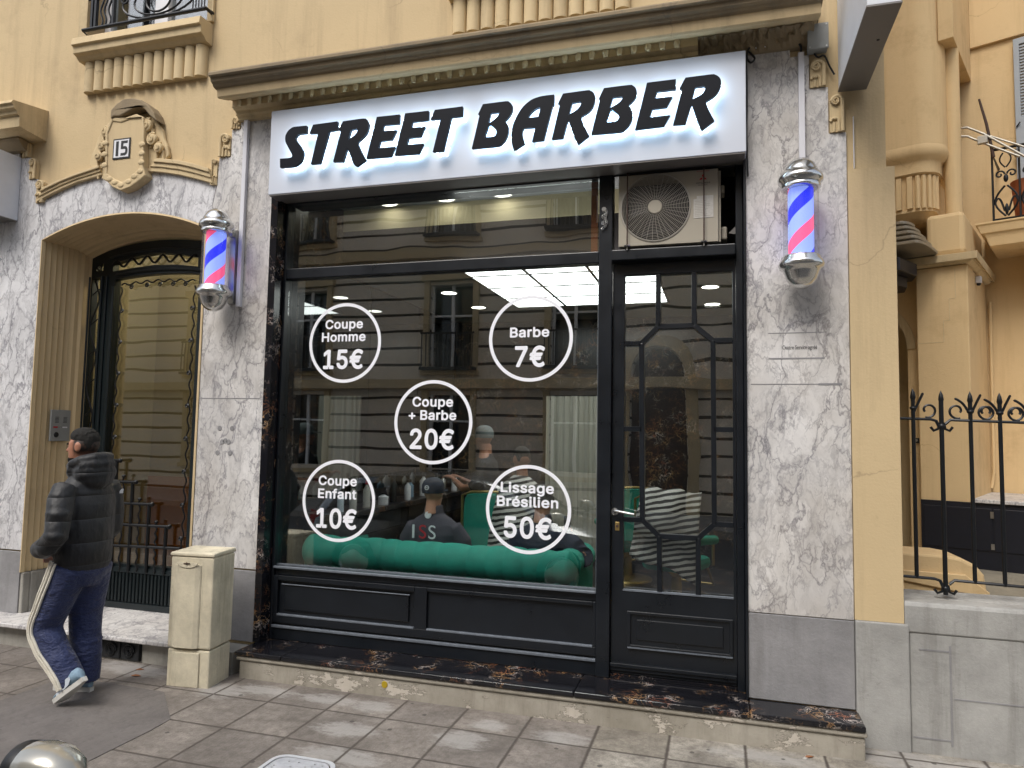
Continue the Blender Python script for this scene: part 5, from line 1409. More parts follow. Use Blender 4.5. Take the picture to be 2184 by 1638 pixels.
# ------------------------------------------------------------------ people
def ell(c, rx, ry, n=20, yaw=0.0, tilt=0.0):
    """horizontal ellipse of points; rx along x, ry along y before yaw; tilt leans it over x"""
    out = []
    for k in range(n):
        a = 2 * PI * k / n
        x, y = rx * math.cos(a), ry * math.sin(a)
        X, Y = x * math.cos(yaw) - y * math.sin(yaw), x * math.sin(yaw) + y * math.cos(yaw)
        out.append((c[0] + X, c[1] + Y, c[2] + tilt * X))
    return out


def head(mb, c, d, s=1.0):
    """a face looking along the unit direction d=(dx, dy): skull, jaw, brow, nose, lips, chin, eyes set back, ears"""
    m0 = mb.m
    ang = math.atan2(d[1], d[0])
    mb.m = Matrix.Translation(c) @ Matrix.Rotation(ang, 4, 'Z') @ Matrix.Scale(s, 4)
    mb.ball((-0.012, 0, 0.025), (0.098, 0.077, 0.092), 20, 14)
    mb.loft([ell((0.02, 0, z), rx, ry, 16) for z, rx, ry in ((-0.115, 0.022, 0.02), (-0.108, 0.05, 0.038), (-0.085, 0.064, 0.052), (-0.05, 0.07, 0.062), (0.0, 0.074, 0.07), (0.04, 0.07, 0.07))])
    mb.ball((0.068, 0, 0.028), (0.022, 0.052, 0.012), 12, 6)
    mb.loft([ell((x, 0, z), a, b, 10) for x, z, a, b in ((0.085, 0.025, 0.008, 0.008), (0.098, 0.0, 0.010, 0.010), (0.106, -0.022, 0.013, 0.015), (0.094, -0.032, 0.012, 0.014))])
    mb.ball((0.083, 0, -0.055), (0.014, 0.024, 0.007), 10, 6)
    mb.ball((0.083, 0, -0.068), (0.013, 0.022, 0.007), 10, 6)
    mb.ball((0.078, 0, -0.098), (0.016, 0.02, 0.014), 10, 6)
    for q in (-1, 1):
        mb.ball((0.07, q * 0.032, 0.004), (0.013, 0.014, 0.009), 10, 6)
        mb.ball((-0.008, q * 0.079, 0.0), (0.022, 0.010, 0.033), 12, 8)
        mb.ball((-0.004, q * 0.084, 0.016), (0.016, 0.008, 0.018), 10, 6)
    mb.loft([ell((x, 0, z), a, b, 14) for x, z, a, b in ((-0.03, -0.17, 0.062, 0.062), (-0.025, -0.12, 0.056, 0.056), (-0.015, -0.06, 0.058, 0.056))])
    mb.m = m0


def hairshell(mb, c, d, s=1.0):
    m0 = mb.m
    mb.m = Matrix.Translation(c) @ Matrix.Rotation(math.atan2(d[1], d[0]), 4, 'Z') @ Matrix.Scale(s, 4)
    mb.ball((-0.016, 0, 0.062), (0.095, 0.076, 0.064), 20, 12)
    mb.ball((-0.004, 0, 0.078), (0.090, 0.072, 0.066), 18, 10)
    mb.loft([ell((-0.045, 0, z), rx, ry, 16) for z, rx, ry in ((-0.02, 0.045, 0.055), (0.0, 0.056, 0.066), (0.03, 0.06, 0.072), (0.06, 0.06, 0.072))])
    random.seed(11)
    for k in range(150):
        a, b = random.uniform(-3.1, 3.1), random.uniform(0.15, 1.5)
        mb.ball((-0.012 + 0.09 * math.cos(b) * math.cos(a), 0.073 * math.cos(b) * math.sin(a), 0.058 + 0.076 * math.sin(b)), (0.012, 0.010, 0.011), 6, 4)
    mb.m = m0


def hand(mb, c, fwd, side, up, s=1.0):
    """palm, four bent fingers and a thumb; fwd points to the finger tips, up is the back of the hand"""
    f, sd, u, c = Vector(fwd).normalized(), Vector(side).normalized(), Vector(up).normalized(), Vector(c)
    def P(a, b, h): return tuple(c + (f * a + sd * b + u * h) * s)
    mb.tube([P(-0.05, 0, 0), P(-0.02, 0, 0.002), P(0.02, 0, 0.003), P(0.045, 0, 0)], [0.024 * s, 0.034 * s, 0.04 * s, 0.036 * s], 10, 0.5)
    for k, (b, L) in enumerate(((-0.03, 0.055), (-0.01, 0.068), (0.011, 0.064), (0.03, 0.05))):
        mb.tube([P(0.035, b, 0), P(0.035 + L * .5, b * 1.1, -0.004), P(0.035 + L * .85, b * 1.1, -0.022), P(0.035 + L, b * 1.08, -0.042)], [0.0095 * s, 0.0088 * s, 0.008 * s, 0.006 * s], 8)
    mb.tube([P(-0.02, -0.03, -0.004), P(0.01, -0.052, -0.012), P(0.04, -0.056, -0.022)], [0.012 * s, 0.0105 * s, 0.008 * s], 8)


# ---- the man walking past, seen from behind his left shoulder, heading along -x
PX, PY = -4.26, -0.93
man = thing('person', 'walking person in black quilted hooded jacket and navy track trousers with white side stripes', 'person', (-4.25, -0.95, 0.0))


def pt(f, l, z): return (PX - f, PY - l, z)


HC = (-4.315, -0.935, 1.705)
HD = (-0.956, -0.29)
body = MB()
head(body, HC, HD)
body.loft([ell(pt(*c), rx, ry) for c, rx, ry in (((0, 0, 0.86), .11, .16), ((0, 0, 1.0), .10, .15), ((0.0, 0, 1.2), .11, .17), ((0, 0, 1.38), .11, .19), ((0, 0, 1.47), .08, .12), ((0.01, 0, 1.53), .055, .06), ((.03, 0, 1.60), .055, .056))])
for l, kf, af, kz, az in ((0.11, .15, -.08, .50, .16), (-0.10, .08, .03, .49, .09)):
    body.tube([pt(0, l * .9, .92), pt(kf * .55, l, .70), pt(kf, l, kz), pt((kf + af) / 2 + .03, l, (kz + az) / 2 + .01), pt(af, l, az)], [.095, .075, .05, .045, .04], 12)
body.tube([pt(0, .20, 1.43), pt(-.06, .27, 1.25), pt(-.06, .28, 1.13), pt(.08, .26, 1.06), pt(.15, .22, 1.02)], [.06, .05, .045, .042, .035], 12)
body.tube([pt(0, -.20, 1.43), pt(.0, -.22, 1.25), pt(.02, -.22, 1.12), pt(.10, -.20, 1.05), pt(.12, -.14, 1.0)], [.06, .05, .045, .042, .035], 12)
hand(body, pt(.12, .13, .985), (-1, .2, -.45), (0, -1, 0), (0, -.4, .9))
hand(body, pt(.12, -.13, .98), (-1, -.2, -.45), (0, 1, 0), (0, .4, .9))
body.build('body', M['head_skin'], man, remesh=0.008, relax=3)
hb = MB()
hairshell(hb, HC, HD)
hb.build('hair', M['hair'], man, remesh=0.005, relax=1)
eb = MB()
m_ = Matrix.Translation(HC) @ Matrix.Rotation(math.atan2(HD[1], HD[0]), 4, 'Z')
eb.m = m_
for q in (-1, 1):
    eb.ball((0.084, q * 0.033, 0.026), (0.008, 0.02, 0.006), 8, 5)
    eb.ball((0.0815, q * 0.032, 0.005), (0.004, 0.008, 0.005), 8, 5)
eb.loft([ell((0.045, 0, z), rx, ry, 16) for z, rx, ry in ((-0.113, 0.03, 0.025), (-0.1, 0.049, 0.042), (-0.085, 0.0505, 0.053), (-0.072, 0.043, 0.060))])
eb.build('eyes_and_beard', M['hair'], man, smooth=60)
# jacket: trunk, sleeves and hood grown into one skin
jk = MB()
jk.loft([ell(pt(f, 0, z), rx, ry, 24) for f, z, rx, ry in ((0.01, .855, .13, .17), (0.005, .875, .148, .188), (0.0, .93, .155, .195), (0.0, 1.02, .157, .198), (0.0, 1.12, .155, .20), (0.0, 1.22, .152, .203), (0.0, 1.32, .146, .207), (0.0, 1.40, .13, .20), (.005, 1.46, .105, .17), (.01, 1.505, .09, .12), (.015, 1.55, .085, .095))])
jk.tube([pt(.0, .17, 1.44), pt(-.02, .222, 1.36), pt(-.05, .258, 1.24), pt(-.06, .275, 1.13), pt(.02, .27, 1.06), pt(.11, .235, 1.03), pt(.155, .16, 1.0)], [.08, .082, .077, .073, .07, .064, .052], 14)
jk.tube([pt(.0, -.17, 1.44), pt(.0, -.205, 1.36), pt(-.01, -.225, 1.24), pt(-.01, -.225, 1.13), pt(.06, -.21, 1.05), pt(.11, -.17, 1.02), pt(.13, -.12, 1.0)], [.08, .08, .074, .07, .066, .06, .05], 14)
for f, l, z, r in ((-.05, .26, 1.27, .084), (-.06, .285, 1.13, .08)):
    jk.ball(pt(f, l, z), (r * .98, r * .9, r * .62), 14, 8)
for f, l, z, r in ((-.01, -.215, 1.27, .078),):
    jk.ball(pt(f, l, z), (r * .98, r * .9, r * .62), 14, 8)
jk.ball(pt(-.06, 0, 1.535), (.115, .15, .085), 18, 10)
jk.ball(pt(-.085, 0, 1.49), (.08, .12, .07), 18, 10)
jk.tube([pt(.085, .065, 1.575), pt(.03, .102, 1.595), pt(-.05, .112, 1.625), pt(-.115, .06, 1.645), pt(-.13, 0, 1.65), pt(-.115, -.06, 1.645), pt(-.05, -.112, 1.625), pt(.03, -.102, 1.595), pt(.085, -.065, 1.575)], .032, 10)
jk.tube([pt(-.05, .115, 1.58), pt(-.12, .06, 1.595), pt(-.135, 0, 1.60), pt(-.12, -.06, 1.595), pt(-.05, -.115, 1.58)], .04, 10)
jk.tube([pt(.085, .05, 1.53), pt(.03, .10, 1.545), pt(-.06, .12, 1.55), pt(-.06, -.12, 1.55), pt(.03, -.10, 1.545), pt(.085, -.05, 1.53)], .04, 10)
jacket = jk.build('jacket', M['puffer'], man, remesh=0.010, relax=2)
lg2 = MB()
for k in range(3):
    r0 = 0.030 - k * 0.010
    ring = [(r0 * math.cos(rad(a)), r0 * math.sin(rad(a))) for a in range(0, 91, 15)] + [((r0 - .007) * math.cos(rad(a)), (r0 - .007) * math.sin(rad(a))) for a in range(90, -1, -15)]
    lg2.prism(ring, -0.001, 0.006, fn=lambda a, b, y: (PX + 0.155 + y, PY + 0.155 - a - 0.0, 1.385 + b))
lg2.build('shoulder_emblem', M['white'], jacket)
# trousers
tr = MB()
tr.loft([ell(pt(0.0, 0, z), rx, ry, 22) for z, rx, ry in ((.76, .10, .15), (.84, .14, .185), (.92, .145, .19), (1.0, .13, .18))])
tr.tube([pt(.0, .085, .90), pt(.06, .10, .76), pt(.115, .11, .62), pt(.155, .115, .52), pt(.15, .118, .45), pt(.075, .12, .34), pt(-.02, .12, .245), pt(-.08, .12, .175), pt(-.105, .12, .13)], [.125, .118, .11, .103, .10, .097, .092, .088, .085], 16)
tr.tube([pt(.0, -.085, .90), pt(.03, -.095, .72), pt(.055, -.10, .54), pt(.05, -.10, .42), pt(.03, -.10, .28), pt(.03, -.10, .15), pt(.035, -.10, .085)], [.125, .118, .107, .102, .098, .098, .098], 16)
for f, z, r in ((-.02, .25, .098), (.05, .31, .10), (.11, .385, .103), (.14, .56, .108)):
    tr.ball(pt(f, .12, z), (r, r, r * .35), 14, 6)
for z in (.2, .27, .36, .6):
    tr.ball(pt(.035, -.10, z), (.106, .106, .028), 14, 6)
tro = tr.build('trousers', M['track'], man, remesh=0.010, relax=3)
stp = MB()
leg_c = [(.0, .09, .93), (.035, .095, .82), (.075, .105, .72), (.115, .11, .62), (.152, .115, .53), (.152, .118, .46), (.115, .12, .40), (.07, .12, .335), (.0, .12, .263), (-.075, .12, .18), (-.105, .12, .13)]
leg_r = [.125, .127, .121, .115, .107, .104, .103, .101, .096, .091, .088]
cen = curve([pt(*c) for c in leg_c], 5)
for ofs in (-0.33, -0.10, 0.13):
    path = []
    for i, p in enumerate(cen):
        t = i / (len(cen) - 1) * (len(leg_r) - 1)
        k = min(int(t), len(leg_r) - 2)
        r = leg_r[k] + (leg_r[k + 1] - leg_r[k]) * (t - k) + 0.001
        d = (cen[min(i + 1, len(cen) - 1)] - cen[max(i - 1, 0)]).normalized()
        nrm = Vector((-0.25, -1, 0)); nrm = (nrm - d * nrm.dot(d)).normalized()
        sd = d.cross(nrm)
        a = ofs + 0.12
        path.append(p + (nrm * math.cos(a) + sd * math.sin(a)) * r)
    stp.tube(path, 0.0085, 6)
stp.build('side_stripes', M['stripe_white'], tro, smooth=60)


def shoe(c, ang, yaw, name='shoe'):
    """c: toe tip on the ground line; ang: heel lift; pointing along -x"""
    sh = MB()
    sh.m = Matrix.Translation(c) @ Matrix.Rotation(yaw, 4, 'Z') @ Matrix.Rotation(-ang, 4, 'Y')
    prof = [(0.0, .030, .012, .035), (0.03, .043, .016, .055), (.08, .047, .022, .062), (.13, .044, .034, .075), (.18, .038, .05, .10), (.23, .038, .055, .115), (.275, .034, .05, .11), (.29, .022, .035, .09)]
    rings = []
    for x, hw_, hh_, top in prof:
        ring = []
        for k in range(16):
            a = 2 * PI * k / 16
            z = .028 + (top - .028) * (0.5 + 0.5 * math.sin(a))
            wf = hw_ * (1 - 0.35 * max(0, math.sin(a)) ** 2)
            ring.append((x, wf * math.cos(a), z))
        rings.append(ring)
    sh.loft(rings)
    o = sh.build(name, M['shoe_blue'], man, smooth=70)
    for q in (-1, 1):
        pn = MB(); pn.m = sh.m
        pn.loft([[(x, q * (h + .001), z0), (x, q * (h + .0035), z0), (x, q * (h * .93 + .0035), z1), (x, q * (h * .93 + .001), z1)] for x, h, z0, z1 in ((.07, .0465, .032, .045), (.11, .0455, .032, .058), (.16, .041, .034, .082), (.20, .0385, .04, .085), (.23, .0385, .06, .08))])
        pn.build('side_panel', M['shoe_white'], o, smooth=50)
    so = MB(); so.m = sh.m
    out = [(0.0, 0.0)] + [(-.004 + .30 * t, .049 * math.sin(PI * min(1, (0.06 + t) ** .55 * .82 + .1)) + .004) for t in [i / 12 for i in range(1, 12)]] + [(.298, .02), (.298, -.02)] + [(-.004 + .30 * t, -.049 * math.sin(PI * min(1, (0.06 + t) ** .55 * .82 + .1)) - .004) for t in [i / 12 for i in range(11, 0, -1)]]
    so.prism(out, 0.0, 0.031, fn=lambda a, b, y: (a, b, y))
    so.build('sole', M['sole'], o, bevel=0.006)
    return o


shoe((-4.235, -1.075, 0.012), rad(37), rad(-6))
shoe((-4.53, -0.84, 0.003), rad(0), rad(4))

# ---- the seated man with the cap, back to the window
def seated(label, cx, cy, zs, cloth, capmat, emblem, look, scale=1.0, beanie=False, arm_out=False):
    t = thing('person', label, 'person', (cx, cy, 0.25))
    b = MB()
    hc = (cx, cy - 0.02, zs + 0.243)
    head(b, hc, look)
    b.loft([ell((cx, cy + q, z), rx, ry, 18) for q, z, rx, ry in ((.06, .66, .17, .13), (.02, .85, .16, .11), (0, zs - .12, .18, .11), (0, zs, .17, .09), (0, zs + .05, .11, .07), (-.01, zs + .1, .06, .06), (-.015, zs + .18, .062, .062))])
    for q in (-1, 1):
        b.tube([(cx + q * .09, cy + .06, .70), (cx + q * .13, cy + .32, .72), (cx + q * .15, cy + .5, .70), (cx + q * .15, cy + .55, .50), (cx + q * .15, cy + .55, .33)], [.085, .078, .06, .055, .042], 10)
        b.tube([(cx + q * .15, cy + .54, .31), (cx + q * .16, cy + .60, .28), (cx + q * .165, cy + .72, .272)], [.045, .042, .03], 10, .7)
        if arm_out and q == 1:
            b.tube([(cx + .19, cy, zs - .03), (cx + .30, cy - .08, zs - .12), (cx + .36, cy - .14, zs - .17), (cx + .24, cy + .1, zs - .13), (cx + .18, cy + .2, zs - .06)], [.055, .048, .045, .042, .032], 10)
            hand(b, (cx + .17, cy + .24, zs - .03), (-.3, .7, .5), (1, .3, 0), (.2, -.5, .8))
        else:
            b.tube([(cx + q * .19, cy, zs - .03), (cx + q * .26, cy + .04, zs - .2), (cx + q * .25, cy + .10, zs - .34), (cx + q * .18, cy + .30, zs - .34)], [.055, .047, .043, .034], 10)
            hand(b, (cx + q * .15, cy + .36, zs - .34), (-q * .3, 1, 0), (q, .3, 0), (0, 0, 1))
    b.build('body', M['skin2'], t, remesh=0.011, relax=3)
    c = MB()
    c.loft([ell((cx, cy + q, z), rx, ry, 22) for q, z, rx, ry in ((.05, .68, .21, .17), (.03, .80, .215, .165), (.01, .95 if zs > 1.05 else .85, .225, .155), (0, zs - .10, .235, .145), (0, zs - .02, .22, .125), (-.005, zs + .03, .16, .10), (-.01, zs + .07, .09, .085), (-.01, zs + .115, .08, .08), (-.012, zs + .145, .074, .074))])
    for q in (-1, 1):
        if arm_out and q == 1:
            c.tube([(cx + .17, cy, zs - .04), (cx + .30, cy - .08, zs - .11), (cx + .375, cy - .14, zs - .17), (cx + .26, cy + .08, zs - .14), (cx + .20, cy + .17, zs - .08)], [.085, .082, .085, .07, .055], 12)
        else:
            c.tube([(cx + q * .17, cy, zs - .04), (cx + q * .25, cy + .03, zs - .16), (cx + q * .265, cy + .09, zs - .33), (cx + q * .19, cy + .28, zs - .34)], [.08, .082, .07, .055], 12)
    jk_ = c.build('jersey', M[cloth], t, remesh=0.011, relax=3)
    tq = MB()
    tq.loft([ell((cx, cy + .08, z), rx, ry, 18) for z, rx, ry in ((.62, .19, .17), (.72, .20, .18), (.80, .19, .16))])
    for q in (-1, 1):
        tq.tube([(cx + q * .09, cy + .06, .70), (cx + q * .13, cy + .32, .73), (cx + q * .15, cy + .5, .70), (cx + q * .15, cy + .56, .50), (cx + q * .15, cy + .55, .34)], [.11, .10, .085, .078, .07], 12)
    tq.build('trousers', M['black_cloth'], t, remesh=0.012, relax=2)
    for q in (-1, 1):
        MB().tube([(cx + q * .15, cy + .50, .29), (cx + q * .155, cy + .60, .295), (cx + q * .165, cy + .74, .275)], [.05, .052, .04], 12, .8).build('shoe', M['shoe_white'], t, smooth=60)
    hm = MB()
    ang = math.atan2(look[1], look[0])
    hm.m = Matrix.Translation(hc) @ Matrix.Rotation(ang, 4, 'Z')
    if beanie:
        hm.ball((-0.012, 0, 0.045), (.112, .092, .098), 20, 12)
        hm.loft([ell((-0.012, 0, z), .112 * q, .094 * q, 20) for z, q in ((-.01, 1.0), (.0, 1.06), (.035, 1.06), (.045, 1.0))])
    else:
        hm.loft([ell((-.015, 0, z), rx, ry, 24) for z, rx, ry in ((.005, .106, .089), (.03, .112, .094), (.075, .108, .092), (.108, .09, .078), (.13, .06, .052), (.139, .02, .018))])
        hm.loft([ell((.105, 0, .018 + d_), a, b_, 16) for d_, a, b_ in ((-.006, .075, .07), (0, .08, .075), (.006, .075, .07))])
    cp_ = hm.build('cap' if not beanie else 'beanie', M[capmat], t, smooth=50)
    if emblem:
        em = MB(); em.m = hm.m
        em.lathe([(.014, -.1285), (.014, -.121), (.020, -.121), (.020, -.1285)], (0, 0, .055), 20, 'x')
        em.box(-.1285, -.12, -.008, -.002, .05, .06).box(-.1285, -.12, .002, .008, .05, .06)
        em.build('cap_emblem', M['white'], cp_)
        MB().lathe([(0, cy - .1045), (.030, cy - .1045), (.032, cy - .09)], (cx - .015, 0, zs + .065), 18, 'y').build('neck_crest', M['white'], jk_)
    return t, jk_


s1, j1 = seated('seated person in navy cap and charcoal jersey, back to the window', -2.38, 0.86, 1.09, 'char_cloth', 'cap_navy', True, (0.12, 1.0))
for i, (chx, mt) in enumerate((('I', 'white'), ('S', 'red'), ('S', 'white'))):
    flat_text(chx, 0.115, -2.50 + i * 0.085, 0.965, 0.698, mt, 'jersey_letter', j1, width=(0.02 if chx == 'I' else 0.065), thick=0.004)
s2, j2 = seated('seated person in grey beanie and navy hooded jacket, arm on the sofa back', -1.42, 0.88, 1.06, 'navy_cloth', 'grey_cloth', False, (0.25, 1.0), beanie=True, arm_out=True)
ph = MB().box(-1.285, -1.225, 1.08, 1.088, 1.05, 1.17)
tag(ph.build('phone', M['plastic'], bevel=0.004), 'slim phone held up by the seated person in the beanie', 'phone')

# ---- the barber at the back of the shop
bx, by = -2.42, 2.35
bt = thing('person', 'standing barber in pale grey cap and dark shirt behind the sofa', 'person', (bx, by, 0.25))
b = MB()
head(b, (bx - .03, by, 1.80), (-0.9, 0.35))
b.loft([ell((bx, by, z), rx, ry, 18) for z, rx, ry in ((1.05, .13, .16), (1.3, .12, .15), (1.5, .12, .18), (1.6, .08, .12), (1.66, .065, .066), (1.74, .062, .062))])
for q in (-1, 1):
    b.tube([(bx, by + q * .1, 1.12), (bx, by + q * .11, .75), (bx + .01, by + q * .11, .36)], [.1, .075, .048], 10)
    b.tube([(bx, by + q * .11, .33), (bx - .06, by + q * .11, .30), (bx - .16, by + q * .11, .275)], [.05, .045, .032], 10, .7)
    b.tube([(bx, by + q * .19, 1.56), (bx, by + q * .25, 1.32), (bx - .18, by + q * .2, 1.28), (bx - .32, by + q * .1, 1.36)], [.055, .048, .042, .03], 10)
    hand(b, (bx - .37, by + q * .09, 1.385), (-1, -q * .3, .2), (0, q, 0), (.2, 0, 1))
b.build('body', M['skin'], bt, remesh=0.011, relax=3)
c = MB()
c.loft([ell((bx, by, z), rx, ry, 20) for z, rx, ry in ((1.0, .15, .19), (1.2, .15, .185), (1.42, .15, .21), (1.55, .12, .19), (1.61, .085, .1), (1.65, .07, .072))])
for q in (-1, 1):
    c.tube([(bx, by + q * .17, 1.55), (bx, by + q * .25, 1.34), (bx - .06, by + q * .235, 1.29)], [.08, .075, .066], 12)
c.build('shirt', M['black_cloth'], bt, remesh=0.012, relax=2)
c = MB()
c.loft([ell((bx, by, z), rx, ry, 20) for z, rx, ry in ((.95, .13, .18), (1.04, .145, .185), (1.1, .14, .18))])
for q in (-1, 1):
    c.tube([(bx, by + q * .09, 1.04), (bx, by + q * .11, .7), (bx, by + q * .11, .36)], [.115, .09, .08], 12)
c.build('trousers', M['navy_cloth'], bt, remesh=0.012, relax=2)
hm = MB(); hm.m = Matrix.Translation((bx - .03, by, 1.81)) @ Matrix.Rotation(math.atan2(.35, -.9), 4, 'Z')
hm.loft([ell((-.012, 0, z), rx, ry, 24) for z, rx, ry in ((.0, .104, .088), (.03, .11, .093), (.075, .105, .09), (.11, .085, .074), (.13, .05, .045), (.136, .015, .014))])
hm.loft([ell((.105, 0, .028 + d_), a, b_, 16) for d_, a, b_ in ((-.006, .075, .07), (0, .08, .075), (.006, .075, .07))])
hm.build('cap', M['cap_grey'], bt, smooth=50)

# ------------------------------------------------------------------ inside the shop
INT = thing('shop_interior', 'barber shop room of black gold marble under a bright tiled ceiling light', 'room', (-1.5, 2.5, 0.25))
MB().box(-3.54, 0.95, 0.2, 4.3, 0.15, 0.245).build('floor', M['portoro_in'], INT)
MB().box(-3.54, 0.95, 4.3, 4.4, 0.246, 3.39).build('back_wall', M['portoro_in'], INT)
MB().box(0.95, 1.0, 0.45, 4.4, 0.246, 3.39).build('side_wall', M['portoro_in'], INT)
MB().box(-3.62, -3.56, 0.3, 4.4, 0.246, 4.06).build('side_wall', M['portoro_in'], INT)
MB().box(-3.56, 0.95, 1.2, 4.4, 3.40, 3.46).build('ceiling', M['ceiling_in'], INT)
MB().box(-3.56, 0.95, 1.2, 1.24, 3.81, 4.02).build('bulkhead', M['bulkhead'], INT)
MB().box(-3.56, 0.95, 1.205, 1.24, 3.461, 3.809).build('bulkhead_base', M['interior_wall'], INT)
MB().box(-3.56, 0.95, 0.31, 1.24, 4.021, 4.06).build('window_soffit', M['ceiling_in'], INT)
mir = NT('dark_mirror').set(Base_Color=(0.28, 0.29, 0.29, 1), Metallic=1.0, Roughness=0.03).mat
for y0, y1 in ((0.55, 1.78), (1.80, 3.03), (3.05, 4.25)):
    tag(MB().box(-3.558, -3.54, y0, y1, 1.25, 3.38).build('mirror_panel', mir, INT))
# bright ceiling of light tiles
cl = thing('light_ceiling', 'large tiled ceiling light glowing white over the sofa', 'ceiling light', (-1.46, 2.2, 3.37))
for i in range(3):
    for j in range(4):
        MB().box(-2.35 + i * .595 + .012, -2.35 + (i + 1) * .595 - .012, 0.98 + j * .565 + .008, 0.98 + (j + 1) * .565 - .008, 3.384, 3.392).build('light_tile', M['lamp'], cl)
fr = MB()
for i in range(4):
    fr.box(-2.35 + i * .595 - .012, -2.35 + i * .595 + .012, 1.245, 3.24, 3.374, 3.396)
for j in range(1, 5):
    fr.box(-2.338, -0.577, 0.98 + j * .565 - .007, 0.98 + j * .565 + .007, 3.375, 3.395)
fr.build('tile_grid', M['dark'], cl)


def downlight(x, y, z, label, r=0.085):
    t = thing('downlight', label, 'downlight', (x, y, z), 'recessed ceiling spots in the shop')
    MB().lathe([(0.0, z - .006), (r, z - .006), (r, z - .0005)], (x, y, 0), 24).build('diffuser', M['spot'], t)
    MB().lathe([(r + .001, z - .008), (r + .014, z - .008), (r + .016, z - .0003), (r + .001, z - .0003)], (x, y, 0), 24).build('trim_ring', M['white'], t)


for i, x in enumerate((-3.02, -2.44, -1.89)):
    downlight(x, 1.05, 4.02, ('leftmost', 'middle', 'rightmost')[i] + ' of the three ceiling spots behind the transom glass', 0.1)
downlight(-2.87, 2.31, 3.40, 'ceiling spot just left of the light ceiling, nearer one')
downlight(-2.84, 3.22, 3.40, 'ceiling spot left of the light ceiling, farther one')
downlight(-0.10, 2.55, 3.40, 'ceiling spot seen through the top right door pane, upper one')
downlight(-0.09, 3.53, 3.40, 'ceiling spot seen through the top right door pane, lower one')

# green chesterfield, its back to the window
sf = thing('sofa', 'deep green velvet chesterfield sofa with tufted rolled back against the window', 'sofa', (-2.25, 0.7, 0.25))
x0, x1 = -3.42, -1.04
bk = MB()
n = 13
rows = []
NX = 156
for i in range(NX + 1):
    x = x0 + (x1 - x0) * i / NX
    ph_ = ((i / NX + .018 * math.sin(i * .11)) * n) % 1
    puff = abs(math.sin(PI * ph_)) ** 0.4
    ring = []
    for k in range(20):
        a = 2 * PI * k / 20
        r = 0.112 + 0.019 * puff + 0.004 * math.sin(i * .17)
        end = min(1, (i / 5) ** .5, ((NX - i) / 5) ** .5) * .999 + .001
        ring.append((x, 0.50 + r * math.cos(a) * end, 0.845 + r * math.sin(a) * end))
    rows.append(ring)
bk.loft(rows)
bk.build('back_roll', M['velvet'], sf, smooth=70)
bb = MB()
rows = []
for i in range(NX + 1):
    x = x0 + .03 + (x1 - x0 - .06) * i / NX
    puff = abs(math.sin(PI * ((i / NX * n) % 1))) ** 0.4
    rows.append([(x, .47 - .02 * puff, .80), (x, .47 - .024 * puff, .6), (x, .47 - .01 * puff, .36), (x, .60, .36), (x, .64, .8)])
bb.loft(rows)
bb.build('back', M['velvet'], sf, smooth=70)
MB().box(x0 + .2, x1 - .2, .66, 1.22, .36, .64).build('seat', M['velvet'], sf, bevel=0.06)
for x in (x0 + .11, x1 - .11):
    mb = MB()
    mb.tube([(x, .58, .85), (x, .9, .84), (x, 1.25, .82)], .112, 18)
    mb.box(x - .09, x + .09, .5, 1.24, .36, .80)
    mb.build('arm', M['velvet'], sf, smooth=50)
for x in (x0 + .12, x1 - .12):
    for y in (.56, 1.15):
        MB().lathe([(.02, .246), (.03, .27), (.035, .36)], (x, y, 0), 12).build('foot', M['wood'], sf)


def salon_chair(cx, cy, yaw, label):
    t = thing('salon_chair', label, 'salon chair', (cx, cy, 0.25), 'green velvet barber chairs')
    R_ = Matrix.Translation((cx, cy, 0)) @ Matrix.Rotation(yaw, 4, 'Z')
    def part(name, mat, build, **kw):
        m = MB(); m.m = R_
        build(m)
        return m.build(name, M[mat], t, **kw)
    part('base', 'brass', lambda m: m.lathe([(0.0, .246), (.28, .247), (.27, .27), (.06, .30), (.045, .5), (.1, .56), (0, .57)], (0, 0, 0), 28), smooth=40)
    part('seat', 'velvet', lambda m: m.box(-.26, .26, -.26, .26, .575, .70), bevel=.05)
    def back(m):
        sec = [(-.29, .22), (-.2, .27), (0, .29), (.2, .27), (.29, .22), (.30, .28), (.2, .35), (0, .37), (-.2, .35), (-.30, .28)]
        m.loft([[(x * q, y, z) for x, y in sec] for z, q in ((.70, .92), (.9, 1.0), (1.1, 1.0), (1.22, .97), (1.28, .85))])
    part('backrest', 'velvet', back, bevel=.04, smooth=50)
    part('back_trim', 'brass', lambda m: m.tube([(-.31, .26, .72), (-.31, .27, 1.25), (-.2, .35, 1.29), (0, .375, 1.30), (.2, .35, 1.29), (.31, .27, 1.25), (.31, .26, .72)], .014, 8), smooth=60)
    for q in (-1, 1):
        part('armrest', 'velvet', lambda m: m.tube([(q * .30, -.22, .86), (q * .31, .0, .88), (q * .30, .26, .90)], .045, 12), smooth=60)
        part('arm_support', 'brass', lambda m: m.tube([(q * .30, -.18, .62), (q * .30, -.18, .86)], .014, 8))
    part('footrest', 'brass', lambda m: m.tube([(-.2, -.26, .6), (-.2, -.46, .38), (.2, -.46, .38), (.2, -.26, .6)], .016, 8), smooth=60)
    return t


salon_chair(-0.42, 2.3, rad(160), 'green barber chair draped with a striped cape behind the shop door')
salon_chair(-1.02, 3.3, rad(200), 'green barber chair by the pale curtain at the back')
salon_chair(-2.15, 2.0, rad(185), 'green barber chair with gold back trim between the two seated people')
